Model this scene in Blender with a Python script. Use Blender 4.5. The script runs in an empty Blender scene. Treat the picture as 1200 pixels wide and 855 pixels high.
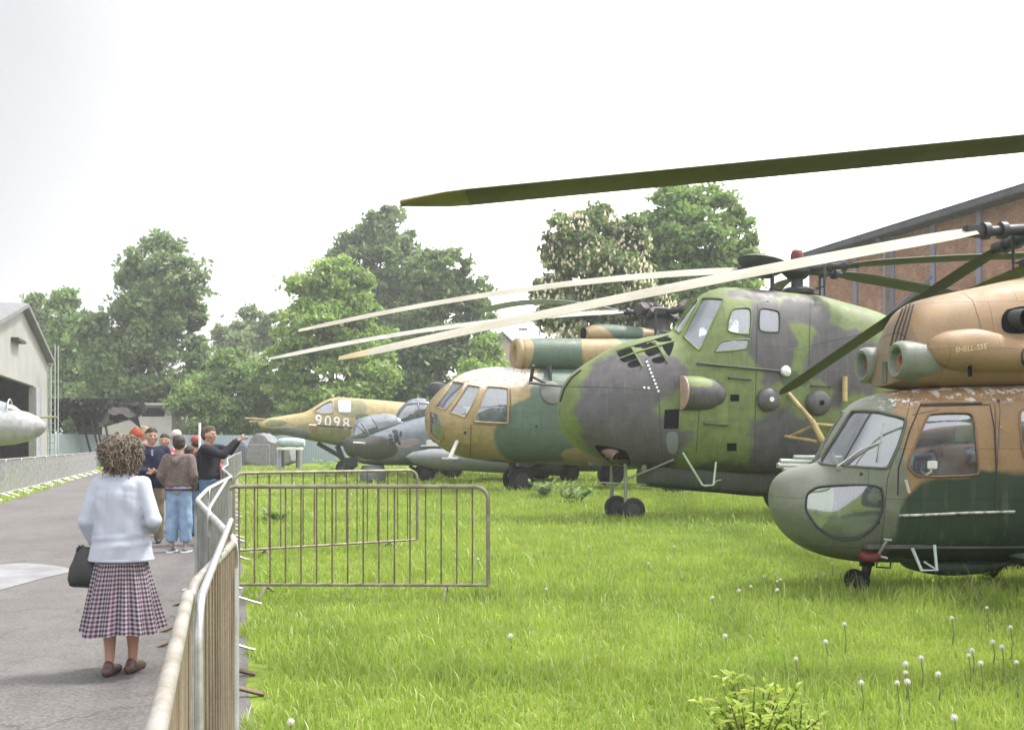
import bpy, bmesh, math, random
import numpy as np
from mathutils import Vector, Matrix, Euler, noise
from mathutils.bvhtree import BVHTree
from mathutils.geometry import delaunay_2d_cdt

R = math.radians
PI = math.pi
sc = bpy.context.scene
C = sc.collection
random.seed(7)
RNG = np.random.default_rng(7)

# ------------------------------------------------------------------ camera
EYE = 1.55
F, HZ = 1100.0, 520.0            # focal length in photo pixels, horizon row in the 1200 x 855 photo
cam_d = bpy.data.cameras.new('camera')
cam = bpy.data.objects.new('camera', cam_d); C.objects.link(cam)
cam.location = (0, 0, EYE); cam.rotation_euler = (R(90), 0, 0)
cam_d.sensor_width = 36; cam_d.lens = 36 * F / 1200
cam_d.shift_y = (HZ - 427.5) / 1200
cam_d.clip_start = 0.05; cam_d.clip_end = 900
sc.camera = cam

# ------------------------------------------------------------------ sky
SUN_DIR = Vector((0.50, 0.16, 1.0)).normalized()      # towards the sun: right, beyond the aircraft, high
w = bpy.data.worlds.new('World'); sc.world = w; w.use_nodes = True
nt = w.node_tree; nt.nodes.clear()
def N(nt, t, **kw):
    n = nt.nodes.new(t)
    for k, v in kw.items(): setattr(n, k, v)
    return n
sky = N(nt, 'ShaderNodeTexSky', sky_type='NISHITA', sun_disc=False)
sky.sun_elevation = math.asin(SUN_DIR.z); sky.sun_rotation = math.atan2(SUN_DIR.x, SUN_DIR.y)
sky.dust_density = 4.0; sky.air_density = 1.0
tc = N(nt, 'ShaderNodeTexCoord')
cl = N(nt, 'ShaderNodeTexNoise'); cl.inputs['Scale'].default_value = 1.3; cl.inputs['Detail'].default_value = 5
nt.links.new(tc.outputs['Generated'], cl.inputs['Vector'])
# thin bright overcast: brighter round the veiled sun, greyer away from it
dot = N(nt, 'ShaderNodeVectorMath', operation='DOT_PRODUCT')
nt.links.new(tc.outputs['Generated'], dot.inputs[0])
dot.inputs[1].default_value = (0.80, 0.45, 0.40)
add = N(nt, 'ShaderNodeMath', operation='MULTIPLY_ADD'); add.inputs[1].default_value = 0.55
nt.links.new(cl.outputs['Fac'], add.inputs[0]); nt.links.new(dot.outputs['Value'], add.inputs[2])
mr = N(nt, 'ShaderNodeMapRange'); mr.inputs['From Min'].default_value = 0.30; mr.inputs['From Max'].default_value = 1.05
nt.links.new(add.outputs[0], mr.inputs['Value'])
cr = N(nt, 'ShaderNodeMix', data_type='RGBA')
cr.inputs['A'].default_value = (5.7, 5.65, 5.85, 1); cr.inputs['B'].default_value = (9.4, 9.3, 9.25, 1)
nt.links.new(mr.outputs[0], cr.inputs['Factor'])
mx = N(nt, 'ShaderNodeMix', data_type='RGBA'); mx.inputs['Factor'].default_value = 0.93
nt.links.new(sky.outputs[0], mx.inputs['A']); nt.links.new(cr.outputs['Result'], mx.inputs['B'])
# a greyer bank of cloud low on the left
dl = N(nt, 'ShaderNodeVectorMath', operation='DOT_PRODUCT'); nt.links.new(tc.outputs['Generated'], dl.inputs[0]); dl.inputs[1].default_value = (-.795, .497, .348)
ad2 = N(nt, 'ShaderNodeMath', operation='MULTIPLY_ADD'); ad2.inputs[1].default_value = .16; nt.links.new(cl.outputs['Fac'], ad2.inputs[0]); nt.links.new(dl.outputs['Value'], ad2.inputs[2])
mr2 = N(nt, 'ShaderNodeMapRange', interpolation_type='SMOOTHSTEP'); mr2.inputs['From Min'].default_value = .62; mr2.inputs['From Max'].default_value = 1.02; nt.links.new(ad2.outputs[0], mr2.inputs['Value'])
mx2 = N(nt, 'ShaderNodeMix', data_type='RGBA'); mx2.inputs['B'].default_value = (1.75, 1.76, 1.86, 1); nt.links.new(mr2.outputs[0], mx2.inputs['Factor']); nt.links.new(mx.outputs['Result'], mx2.inputs['A'])
bg = N(nt, 'ShaderNodeBackground'); bg.inputs['Strength'].default_value = 0.12
out = N(nt, 'ShaderNodeOutputWorld')
nt.links.new(mx2.outputs['Result'], bg.inputs['Color']); nt.links.new(bg.outputs[0], out.inputs[0])

sun_d = bpy.data.lights.new('sun', 'SUN'); sun_d.energy = 2.0; sun_d.angle = R(10); sun_d.color = (1, .96, .9)
sun = bpy.data.objects.new('sun', sun_d); C.objects.link(sun)
sun.rotation_euler = SUN_DIR.to_track_quat('Z', 'Y').to_euler()

vs = sc.view_settings
vs.view_transform = 'Standard'; vs.look = 'None'; vs.gamma = 1; vs.exposure = 1.68; vs.use_curve_mapping = False
sc.render.engine = 'CYCLES'
sc.cycles.use_denoising = True
sc.cycles.max_bounces = 7; sc.cycles.transparent_max_bounces = 16

# ------------------------------------------------------------------ helpers
def P(px, py, d):                       # where a photo pixel lies at depth d
    return Vector(((px - 600) / F * d, d, EYE - (py - HZ) / F * d))
def G(px, py, z=0.0):                   # where a photo pixel meets the height z
    d = (EYE - z) * F / (py - HZ)
    return Vector(((px - 600) / F * d, d, z))

def link(o, parent=None):
    C.objects.link(o)
    if parent is not None: o.parent = parent
    return o
def thing(name, label, cat, loc=(0, 0, 0), rotz=0, group=None):
    o = bpy.data.objects.new(name, None); o.empty_display_size = .2
    o.location = loc; o.rotation_euler = (0, 0, rotz)
    return tag(link(o), label, cat, group)
def tag(o, label, cat, group=None, kind=None):
    if label: o['label'] = label
    if cat: o['category'] = cat
    if group: o['group'] = group
    if kind: o['kind'] = kind
    return o
def struct(o, kind='structure'):
    o['kind'] = kind; return o
def shade(me, angle=40):
    if len(me.polygons):
        me.polygons.foreach_set('use_smooth', [True] * len(me.polygons))
        me.set_sharp_from_angle(angle=R(angle))
def obj(name, bm, mat, parent=None, smooth=40, label=None):
    if isinstance(bm, bmesh.types.BMesh):
        me = bpy.data.meshes.new(name)
        bmesh.ops.recalc_face_normals(bm, faces=bm.faces)
        bm.to_mesh(me); bm.free()
    else: me = bm
    if smooth: shade(me, smooth)
    mats = mat if isinstance(mat, (list, tuple)) else [mat]
    me.materials.clear()
    for m in mats: me.materials.append(m)
    o = bpy.data.objects.new(name, me)
    if label: o['label'] = label
    return link(o, parent)
def copy_tree(o, parent=None, label=None, group=None):
    c = o.copy(); C.objects.link(c)
    if parent is not None: c.parent = parent
    if label: c['label'] = label
    if group: c['group'] = group
    for ch in list(o.children): copy_tree(ch, c)
    return c
BAKE = bpy.data.scenes.new('bake')
def bake(o, extra=()):                  # apply modifiers in a small side scene
    for q in (o, *extra): BAKE.collection.objects.link(q)
    with bpy.context.temp_override(scene=BAKE, view_layer=BAKE.view_layers[0]):
        dg = bpy.context.evaluated_depsgraph_get(); dg.update()
        me = bpy.data.meshes.new_from_object(o.evaluated_get(dg))
    for q in (o, *extra): BAKE.collection.objects.unlink(q)
    o.modifiers.clear(); old = o.data; o.data = me
    bpy.data.meshes.remove(old)
    return me
def np_mesh(name, verts, faces_flat, counts):
    me = bpy.data.meshes.new(name)
    me.vertices.add(len(verts)); me.vertices.foreach_set('co', np.asarray(verts, np.float32).ravel())
    me.loops.add(len(faces_flat)); me.loops.foreach_set('vertex_index', np.asarray(faces_flat, np.int32))
    counts = np.asarray(counts, np.int32)
    me.polygons.add(len(counts)); me.polygons.foreach_set('loop_start', np.concatenate([[0], np.cumsum(counts)[:-1]]).astype(np.int32))
    me.update(calc_edges=True)
    return me

def box(bm, c, s, rot=None):
    m = Matrix.Translation(c) @ (rot.to_4x4() if rot is not None else Matrix()) @ Matrix.Diagonal((*s, 1))
    return bmesh.ops.create_cube(bm, size=1, matrix=m)['verts']
def bbox(bm, c, s, bev=.02, rot=None):
    vs_ = box(bm, c, s, rot)
    es = list({e for v in vs_ for e in v.link_edges})
    bmesh.ops.bevel(bm, geom=es, offset=bev, segments=2, affect='EDGES')
def ring_frames(pts):
    pts = [Vector(p) for p in pts]; n = len(pts); fr = []
    up = Vector((0, 0, 1))
    for i in range(n):
        t = (pts[min(i + 1, n - 1)] - pts[max(i - 1, 0)])
        t = t.normalized() if t.length > 1e-9 else Vector((1, 0, 0))
        if i == 0:
            a = t.cross(up)
            if a.length < 1e-3: a = t.cross(Vector((1, 0, 0)))
            a.normalize()
        else:
            a = fr[-1][1]; a = (a - t * a.dot(t))
            a = a.normalized() if a.length > 1e-6 else t.orthogonal().normalized()
        fr.append((pts[i], a, t.cross(a)))
    return fr
def tube(bm, pts, r, seg=8, cap=True, closed=False):
    fr = ring_frames(pts); rings = []
    for i, (p, a, b) in enumerate(fr):
        rr = r[i] if isinstance(r, (list, tuple)) else r
        rings.append([bm.verts.new(p + (a * math.cos(2 * PI * k / seg) + b * math.sin(2 * PI * k / seg)) * rr) for k in range(seg)])
    for i in range(len(rings) - 1 + (1 if closed else 0)):
        A, B = rings[i], rings[(i + 1) % len(rings)]
        for k in range(seg): bm.faces.new((A[k], A[(k + 1) % seg], B[(k + 1) % seg], B[k]))
    if cap and not closed:
        bm.faces.new(rings[0][::-1]); bm.faces.new(rings[-1])
def capsule(bm, p0, r0, p1, r1, seg=12, hs=4):
    p0, p1 = Vector(p0), Vector(p1); d = p1 - p0
    if d.length < 1e-5: d = Vector((0, 0, 1e-3)); p1 = p0 + d
    t = d.normalized(); a = t.orthogonal().normalized(); b = t.cross(a)
    rings = []
    for i in range(1, hs + 1):
        th = -PI / 2 + PI / 2 * i / hs; rings.append((p0 + t * math.sin(th) * r0, math.cos(th) * r0))
    for i in range(0, hs):
        th = PI / 2 * i / hs; rings.append((p1 + t * math.sin(th) * r1, math.cos(th) * r1))
    s = bm.verts.new(p0 - t * r0); e = bm.verts.new(p1 + t * r1)
    V = [[bm.verts.new(c + (a * math.cos(2 * PI * k / seg) + b * math.sin(2 * PI * k / seg)) * rr) for k in range(seg)] for c, rr in rings]
    for k in range(seg):
        bm.faces.new((s, V[0][(k + 1) % seg], V[0][k])); bm.faces.new((e, V[-1][k], V[-1][(k + 1) % seg]))
        for i in range(len(V) - 1): bm.faces.new((V[i][k], V[i][(k + 1) % seg], V[i + 1][(k + 1) % seg], V[i + 1][k]))
def lathe(bm, prof, M=Matrix(), seg=24):     # prof: (r, h) along local z of M
    rings = []
    for r, h in prof:
        rings.append([bm.verts.new(M @ Vector((r * math.cos(2 * PI * k / seg), r * math.sin(2 * PI * k / seg), h))) for k in range(seg)])
    for A, B in zip(rings, rings[1:]):
        for k in range(seg): bm.faces.new((A[k], A[(k + 1) % seg], B[(k + 1) % seg], B[k]))
    bm.faces.new(rings[0][::-1]); bm.faces.new(rings[-1])
def axis_mat(p, d):
    return Matrix.Translation(p) @ Vector(d).to_track_quat('Z', 'Y').to_matrix().to_4x4()
def wheel(bm_t, bm_r, c, axis, r, wdt):      # tyre and rim
    M = axis_mat(c, axis); h = wdt / 2
    lathe(bm_t, [(r * .55, -h * .8), (r * .8, -h), (r * .95, -h * .8), (r, -h * .35), (r, h * .35), (r * .95, h * .8), (r * .8, h), (r * .55, h * .8)], M, 28)
    lathe(bm_r, [(r * .12, -h * 1.02), (r * .56, -h * .9), (r * .56, h * .9), (r * .12, h * 1.02)], M, 20)

# ------------------------------------------------------------------ materials
def newmat(name):
    m = bpy.data.materials.new(name); m.use_nodes = True
    nt = m.node_tree; b = nt.nodes['Principled BSDF']
    return m, nt, b
def rgb(c): return (*c, 1)
def noise_tex(nt, scale, detail=4, coord='Object', rough=.55, stretch=None):
    t = N(nt, 'ShaderNodeTexCoord'); n = N(nt, 'ShaderNodeTexNoise')
    n.inputs['Scale'].default_value = scale; n.inputs['Detail'].default_value = detail; n.inputs['Roughness'].default_value = rough
    src = t.outputs[coord]
    if stretch:
        mp = N(nt, 'ShaderNodeMapping'); mp.inputs['Scale'].default_value = stretch
        nt.links.new(src, mp.inputs[0]); src = mp.outputs[0]
    nt.links.new(src, n.inputs['Vector'])
    return n
def rng(nt, src, a, b, lo, hi):
    m = N(nt, 'ShaderNodeMapRange'); nt.links.new(src, m.inputs['Value'])
    for k, v in zip(('From Min', 'From Max', 'To Min', 'To Max'), (a, b, lo, hi)): m.inputs[k].default_value = v
    return m.outputs[0]
def mixc(nt, fac, a, b, mode='MIX'):
    m = N(nt, 'ShaderNodeMix', data_type='RGBA', blend_type=mode)
    for k, v in (('Factor', fac), ('A', a), ('B', b)):
        if isinstance(v, (tuple, list)): m.inputs[k].default_value = rgb(v[:3])
        elif isinstance(v, (int, float)): m.inputs[k].default_value = v
        else: nt.links.new(v, m.inputs[k])
    return m.outputs['Result']
def mat(name, col, rough=.6, metal=0, col2=None, scale=3, amt=.25, bump=.0, bscale=40, stretch=None, spec=.5, fine=True):
    m, nt, b = newmat(name)
    n = noise_tex(nt, scale, 6, stretch=stretch)
    c2 = col2 if col2 else tuple(x * (1 - amt) for x in col)
    f = rng(nt, n.outputs['Fac'], .38, .66, 0, 1)
    c = mixc(nt, f, col, c2)
    if fine:
        n2 = noise_tex(nt, scale * 14, 3)
        g = rng(nt, n2.outputs['Fac'], .3, .7, 1 - amt * .6, 1 + amt * .35)
        c = mixc(nt, 1.0, c, g, 'MULTIPLY')
    nt.links.new(c, b.inputs['Base Color'])
    b.inputs['Metallic'].default_value = metal
    nt.links.new(rng(nt, n.outputs['Fac'], .3, .7, max(rough - .08, .03), min(rough + .1, 1)), b.inputs['Roughness'])
    b.inputs['Specular IOR Level'].default_value = spec
    if bump:
        nb = noise_tex(nt, bscale, 4, stretch=stretch); bp = N(nt, 'ShaderNodeBump')
        bp.inputs['Strength'].default_value = bump; bp.inputs['Distance'].default_value = .01
        nt.links.new(nb.outputs['Fac'], bp.inputs['Height']); nt.links.new(bp.outputs[0], b.inputs['Normal'])
    return m
def glass(name, tint=(.75, .8, .82), dust=.17, gl=.20):
    m, nt, b = newmat(name); nt.nodes.remove(b)
    tr = N(nt, 'ShaderNodeBsdfTransparent'); tr.inputs[0].default_value = rgb(tint)
    g = N(nt, 'ShaderNodeBsdfGlossy'); g.inputs['Roughness'].default_value = .06; g.inputs['Color'].default_value = (.95, .97, 1, 1)
    lw = N(nt, 'ShaderNodeLayerWeight'); lw.inputs['Blend'].default_value = .35
    f = rng(nt, lw.outputs['Fresnel'], 0, 1, gl, 1)
    m1 = N(nt, 'ShaderNodeMixShader'); nt.links.new(f, m1.inputs[0]); nt.links.new(tr.outputs[0], m1.inputs[1]); nt.links.new(g.outputs[0], m1.inputs[2])
    df = N(nt, 'ShaderNodeBsdfDiffuse'); df.inputs[0].default_value = (.36, .41, .48, 1)
    n = noise_tex(nt, 4, 5)
    m2 = N(nt, 'ShaderNodeMixShader'); nt.links.new(rng(nt, n.outputs['Fac'], .3, .7, dust * .4, dust * 1.5), m2.inputs[0])
    nt.links.new(m1.outputs[0], m2.inputs[1]); nt.links.new(df.outputs[0], m2.inputs[2])
    nt.links.new(m2.outputs[0], nt.nodes['Material Output'].inputs[0])
    return m
def camo(name, base, patches, soft=.04, amt=.25, nscale=1.6, rough=.62, chips=None, grime=.25, streak=True, panel=.5):
    """patches: (colour, centre, radii) in the craft's own coordinates; chips: the same, flaked to white undercoat"""
    m, nt, b = newmat(name)
    t = N(nt, 'ShaderNodeTexCoord')
    nz = N(nt, 'ShaderNodeTexNoise'); nz.inputs['Scale'].default_value = nscale; nz.inputs['Detail'].default_value = 4
    nt.links.new(t.outputs['Object'], nz.inputs['Vector'])
    s1 = N(nt, 'ShaderNodeVectorMath', operation='SUBTRACT'); nt.links.new(nz.outputs['Color'], s1.inputs[0]); s1.inputs[1].default_value = (.5, .5, .5)
    s2 = N(nt, 'ShaderNodeVectorMath', operation='SCALE'); nt.links.new(s1.outputs[0], s2.inputs[0]); s2.inputs['Scale'].default_value = amt * 2
    ad = N(nt, 'ShaderNodeVectorMath', operation='ADD'); nt.links.new(t.outputs['Object'], ad.inputs[0]); nt.links.new(s2.outputs[0], ad.inputs[1])
    def ell(c, r, soft):
        a = N(nt, 'ShaderNodeVectorMath', operation='SUBTRACT'); nt.links.new(ad.outputs[0], a.inputs[0]); a.inputs[1].default_value = tuple(c)
        d = N(nt, 'ShaderNodeVectorMath', operation='DIVIDE'); nt.links.new(a.outputs[0], d.inputs[0]); d.inputs[1].default_value = tuple(r)
        l = N(nt, 'ShaderNodeVectorMath', operation='LENGTH'); nt.links.new(d.outputs[0], l.inputs[0])
        return rng(nt, l.outputs['Value'], 1 - soft, 1 + soft, 1, 0)
    col = base
    for c, ce, ra in patches: col = mixc(nt, ell(ce, ra, soft), col, c)
    g = noise_tex(nt, 5, 6); col = mixc(nt, 1.0, col, rng(nt, g.outputs['Fac'], .3, .7, 1 - grime, 1.12), 'MULTIPLY')
    g2 = noise_tex(nt, 60, 3); col = mixc(nt, 1.0, col, rng(nt, g2.outputs['Fac'], .3, .7, .86, 1.1), 'MULTIPLY')
    # skin panels: faint seams and a slight change of tone from panel to panel
    mp = N(nt, 'ShaderNodeMapping'); mp.inputs['Rotation'].default_value = (R(90), 0, 0); nt.links.new(t.outputs['Object'], mp.inputs[0])
    pb = N(nt, 'ShaderNodeTexBrick'); nt.links.new(mp.outputs[0], pb.inputs['Vector']); pb.inputs['Scale'].default_value = 1; pb.offset = .37; pb.squash = 1
    for k_, v_ in (('Brick Width', panel * 1.6), ('Row Height', panel), ('Mortar Size', panel * .009), ('Mortar Smooth', .2), ('Bias', 0)): pb.inputs[k_].default_value = v_
    pb.inputs['Color1'].default_value = (.92, .92, .92, 1); pb.inputs['Color2'].default_value = (1.07, 1.07, 1.07, 1); pb.inputs['Mortar'].default_value = (.62, .62, .62, 1)
    col = mixc(nt, 1.0, col, pb.outputs['Color'], 'MULTIPLY')
    if streak:
        g3 = noise_tex(nt, 6, 4, stretch=(2.2, 2.2, .22)); col = mixc(nt, rng(nt, g3.outputs['Fac'], .55, .75, 0, .22), col, (.24, .22, .18))
    for ce, ra, th in (chips or []):
        cn = noise_tex(nt, 9, 8, rough=.7, stretch=(1, 1, 1.6))
        f = N(nt, 'ShaderNodeMath', operation='MULTIPLY'); nt.links.new(ell(ce, ra, .35), f.inputs[0])
        nt.links.new(rng(nt, cn.outputs['Fac'], th, th + .025, 0, 1), f.inputs[1]); col = mixc(nt, f.outputs[0], col, (.62, .6, .56))
    nt.links.new(col, b.inputs['Base Color'])
    nt.links.new(rng(nt, g.outputs['Fac'], .3, .7, rough - .12, rough + .1), b.inputs['Roughness'])
    bp = N(nt, 'ShaderNodeBump'); bp.inputs['Strength'].default_value = .12; bp.inputs['Distance'].default_value = .02
    nb = noise_tex(nt, 3.2, 3); nt.links.new(nb.outputs['Fac'], bp.inputs['Height']); nt.links.new(bp.outputs[0], b.inputs['Normal'])
    return m

M_black = mat('black_rubber', (.02, .02, .02), .8)
M_dark = mat('dark_metal', (.03, .032, .035), .55, 0)
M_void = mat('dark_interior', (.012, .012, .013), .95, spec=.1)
M_steel = mat('bare_steel', (.42, .42, .43), .42, .6)
M_galv = mat('galvanised_steel', (.25, .255, .255), .55, .35, col2=(.17, .165, .15), scale=6, bump=.05)
M_wrail = mat('worn_white_rail', (.27, .262, .24), .6, .1, col2=(.16, .14, .105), scale=7, bump=.1)
M_rust = mat('rusty_bars', (.20, .165, .12), .75, .1, col2=(.11, .075, .05), scale=5, bump=.1, stretch=(1, 1, .3))
M_rust2 = mat('brown_bars', (.17, .13, .09), .75, .1, col2=(.09, .06, .04), scale=5)
M_cream = mat('cream_paint', (.25, .243, .19), .65, col2=(.20, .19, .145), scale=1.2, amt=.15)
M_blade_green = mat('dark_green_blade', (.055, .07, .035), .75, col2=(.075, .085, .045), scale=1.0)
M_blade_olive = mat('olive_blade', (.076, .072, .045), .6, col2=(.058, .056, .036), scale=.8)
M_yellowtip = mat('yellow_tip', (.27, .23, .12), .6)
M_white = mat('white_paint', (.75, .75, .73), .5)
M_red = mat('red_cover', (.20, .035, .035), .7, amt=.5, scale=8)
M_strut = mat('yellow_ochre_strut', (.40, .30, .12), .55, col2=(.25, .19, .09), scale=6)
M_glass = glass('window_glass')
M_glassd = glass('smoked_window_glass', (.55, .58, .62), .16, .16)
# ------------------------------------------------------------------ aircraft tools
def pchip(xs, ys, x):
    xs = np.asarray(xs, float); ys = np.asarray(ys, float)
    h = np.diff(xs); dl = np.diff(ys) / h; m = np.zeros(len(xs))
    for i in range(1, len(xs) - 1):
        if dl[i - 1] * dl[i] > 0:
            w1 = 2 * h[i] + h[i - 1]; w2 = h[i] + 2 * h[i - 1]
            m[i] = (w1 + w2) / (w1 / dl[i - 1] + w2 / dl[i])
    m[0], m[-1] = dl[0], dl[-1]
    i = np.clip(np.searchsorted(xs, x) - 1, 0, len(xs) - 2); t = (x - xs[i]) / h[i]
    return ((1 + 2 * t) * (1 - t) ** 2 * ys[i] + t * (1 - t) ** 2 * h[i] * m[i] + t * t * (3 - 2 * t) * ys[i + 1] + t * t * (t - 1) * h[i] * m[i + 1])

class Craft:
    """own axes: x aft, y starboard (away from the path camera), z up; origin on the ground under the nose tip"""
    def __init__(s, name, label, cat, px, d, yaw, group=None):
        s.h = R(yaw); s.O = Vector(((px - 600) / F * d, d, 0))
        s.root = thing(name, label, cat, s.O, s.h, group)
        s.M = Matrix.Translation(s.O) @ Matrix.Rotation(s.h, 4, 'Z'); s.Mi = s.M.inverted()
    def at(s, px, py, v=0.0):            # point of the plane y = v seen at this pixel
        t = (px - 600) / F; c, si = math.cos(s.h), math.sin(s.h)
        ox, oy = s.O.x - si * v, s.O.y + c * v
        u = (t * oy - ox) / (c - t * si); d = oy + u * si
        return Vector((u, v, EYE - (py - HZ) / F * d))
    def loft(s, top, bot, wid, exp, mid=.45, n=70, seg=48, v0=0.0, cap=True):
        """top, bot: side profile; wid: half width; exp: squareness - all along the photo's columns"""
        tp = [s.at(x, y, v0) for x, y in top]; bt = [s.at(x, y, v0) for x, y in bot]
        wu = [s.at(x, 500, v0).x for x, _ in wid]; eu = [s.at(x, 500, v0).x for x, _ in exp]
        u0 = max(tp[0].x, bt[0].x); u1 = min(tp[-1].x, bt[-1].x)
        t = np.linspace(0, 1, n); us = u0 + (u1 - u0) * (.25 * t + .75 * t ** 1.6) if n > 20 else u0 + (u1 - u0) * t
        zt = pchip([p.x for p in tp], [p.z for p in tp], us); zb = pchip([p.x for p in bt], [p.z for p in bt], us)
        ww = pchip(wu, [q[1] for q in wid], us); ee = np.interp(us, eu, [q[1] for q in exp])
        bm = bmesh.new(); rings = []
        for u, a, b, w_, e in zip(us, zt, zb, ww, ee):
            zm = b + (a - b) * mid; ring = []
            for k in range(seg):
                th = 2 * PI * k / seg; cs, sn = math.cos(th), math.sin(th)
                y = math.copysign(abs(cs) ** (2 / e), cs) * w_; q = math.copysign(abs(sn) ** (2 / e), sn)
                ring.append(bm.verts.new((u, v0 + y, zm + q * ((a - zm) if q > 0 else (zm - b)))))
            rings.append(ring)
        for A, B in zip(rings, rings[1:]):
            for k in range(seg): bm.faces.new((A[k], A[(k + 1) % seg], B[(k + 1) % seg], B[k]))
        bm.faces.new(rings[0][::-1]); bm.faces.new(rings[-1])
        bmesh.ops.recalc_face_normals(bm, faces=bm.faces)
        return bm
    def surf(s, bm): return Surf(s, bm)

class Surf:
    def __init__(s, craft, bm):
        s.c = craft; s.bvh = BVHTree.FromBMesh(bm); s.o = craft.Mi @ Vector((0, 0, EYE)); s.Ri = craft.Mi.to_3x3()
    def hit(s, px, py):
        d = (s.Ri @ Vector(((px - 600) / F, 1, -(py - HZ) / F))).normalized()
        l, n, i, t = s.bvh.ray_cast(s.o, d)
        if l is None:                    # a hair outside the outline: nearest skin
            best = None
            dist = (s.c.O - Vector((0, 0, EYE))).length
            for k in range(60):
                q = s.o + d * (dist * (.85 + .5 * k / 60)); r = s.bvh.find_nearest(q)
                if best is None or r[3] < best[3]: best = r
            l, n = best[0], best[1]
        if n.dot(d) > 0: n = -n
        return l, n

def chaikin(poly, it=2):
    for _ in range(it):
        q = []
        for (a, b) in zip(poly, poly[1:] + poly[:1]):
            q.append((a[0] * .75 + b[0] * .25, a[1] * .75 + b[1] * .25)); q.append((a[0] * .25 + b[0] * .75, a[1] * .25 + b[1] * .75))
        poly = q
    return poly
def dens(poly, step):
    o = []
    for a, b in zip(poly, poly[1:] + poly[:1]):
        n = max(1, int(math.hypot(b[0] - a[0], b[1] - a[1]) / step))
        o += [(a[0] + (b[0] - a[0]) * k / n, a[1] + (b[1] - a[1]) * k / n) for k in range(n)]
    return o
def inside(p, poly):
    r = False
    for (x1, y1), (x2, y2) in zip(poly, poly[1:] + poly[:1]):
        if (y1 > p[1]) != (y2 > p[1]) and p[0] < (x2 - x1) * (p[1] - y1) / (y2 - y1) + x1: r = not r
    return r
def corners(poly, r):                    # cut every corner r pixels back, then smooth
    q = []; n = len(poly)
    for i in range(n):
        p, a, b = poly[i], poly[i - 1], poly[(i + 1) % n]
        for o in (a, b):
            L = math.hypot(o[0] - p[0], o[1] - p[1]); k = min(r / L, .45)
            q.append((p[0] + (o[0] - p[0]) * k, p[1] + (o[1] - p[1]) * k))
    return q
def patch(S, poly, r=4, step=6, it=2):
    """skin-hugging sheet: verts, normals, triangles, boundary length"""
    bd = dens(chaikin(corners(poly, r), it) if r else poly, step)
    xs = [p[0] for p in bd]; ys = [p[1] for p in bd]; pts = [Vector(p) for p in bd]; n = len(pts)
    g = step
    for i in range(int((max(xs) - min(xs)) / g) + 1):
        for j in range(int((max(ys) - min(ys)) / g) + 1):
            p = (min(xs) + (i + .5) * g, min(ys) + (j + .5) * g)
            if inside(p, bd) and min(math.hypot(p[0] - q[0], p[1] - q[1]) for q in bd) > g * .45: pts.append(Vector(p))
    V, _, T, *_ = delaunay_2d_cdt(pts, [], [list(range(n))], 1, 1e-4)
    hs = [S.hit(v.x, v.y) for v in V]
    return [h[0] for h in hs], [h[1] for h in hs], [tuple(t) for t in T], n
def mir(p): return Vector((p.x, -p.y, p.z))
def sheet_bm(pt, off, mirror=False, thick=0):
    L, Nn, T, n = pt; bm = bmesh.new(); f = mir if mirror else (lambda v: v)
    A = [bm.verts.new(f(l + q * off)) for l, q in zip(L, Nn)]
    for t in T: bm.faces.new([A[i] for i in t])
    if thick:
        B = [bm.verts.new(f(l + q * (off - thick))) for l, q in zip(L, Nn)]
        for t in T: bm.faces.new([B[i] for i in t][::-1])
        for e in [e for e in bm.edges if len(e.link_faces) == 1 and e.verts[0] in set(A)]:
            i, j = A.index(e.verts[0]), A.index(e.verts[1]); bm.faces.new((A[i], A[j], B[j], B[i]))
    bmesh.ops.recalc_face_normals(bm, faces=bm.faces)
    return bm
def cut(o, pts, wall=.03, mirror=True, depth=.09):
    """hollow the skin and saw the window openings through it, one opening at a time"""
    s = o.modifiers.new('s', 'SOLIDIFY'); s.thickness = wall; s.offset = -1; bake(o)
    for pt in pts:
        for mm in ((False, True) if mirror else (False,)):
            b = sheet_bm(pt, depth, mm, depth * 2); mec = bpy.data.meshes.new('cut'); b.to_mesh(mec); b.free()
            oc = bpy.data.objects.new('cut', mec); C.objects.link(oc); oc.parent = o.parent
            n0 = len(o.data.polygons); keep = o.data.copy()
            b = o.modifiers.new('b', 'BOOLEAN'); b.operation = 'DIFFERENCE'; b.object = oc; b.solver = 'EXACT'; bake(o, (oc,))
            if len(o.data.polygons) < n0 * .8: print('CUT FAILED', o.name, len(o.data.polygons), n0); o.data = keep
            bpy.data.objects.remove(oc); bpy.data.meshes.remove(mec)
    shade(o.data, 32); return o
def rim(S_pt, r, parent, mat_, name='window_frame', off=.004, mirror=False, label=None):
    L, Nn, T, n = S_pt; bm = bmesh.new(); f = mir if mirror else (lambda v: v)
    tube(bm, [f(L[i] + Nn[i] * off) for i in range(n)], r, 6, closed=True)
    return obj(name, bm, mat_, parent, 60, label)
def window(craft, S, poly, gmat, fmat, r=4, step=7, fr=.012, name='window', both=True, off=-.012):
    pt = patch(S, poly, r, step)
    for mm in ((False, True) if both else (False,)):
        o = obj(name, sheet_bm(pt, off, mm), gmat, craft.root, 60)
        rim(pt, fr, o, fmat, 'window_frame', .002, mm)
    return pt
def panel(craft, S, poly, mat_, name, r=2, off=.006, step=6, th=.01, label=None):
    return obj(name, sheet_bm(patch(S, poly, r, step), off, False, th), mat_, craft.root, 30, label)
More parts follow.
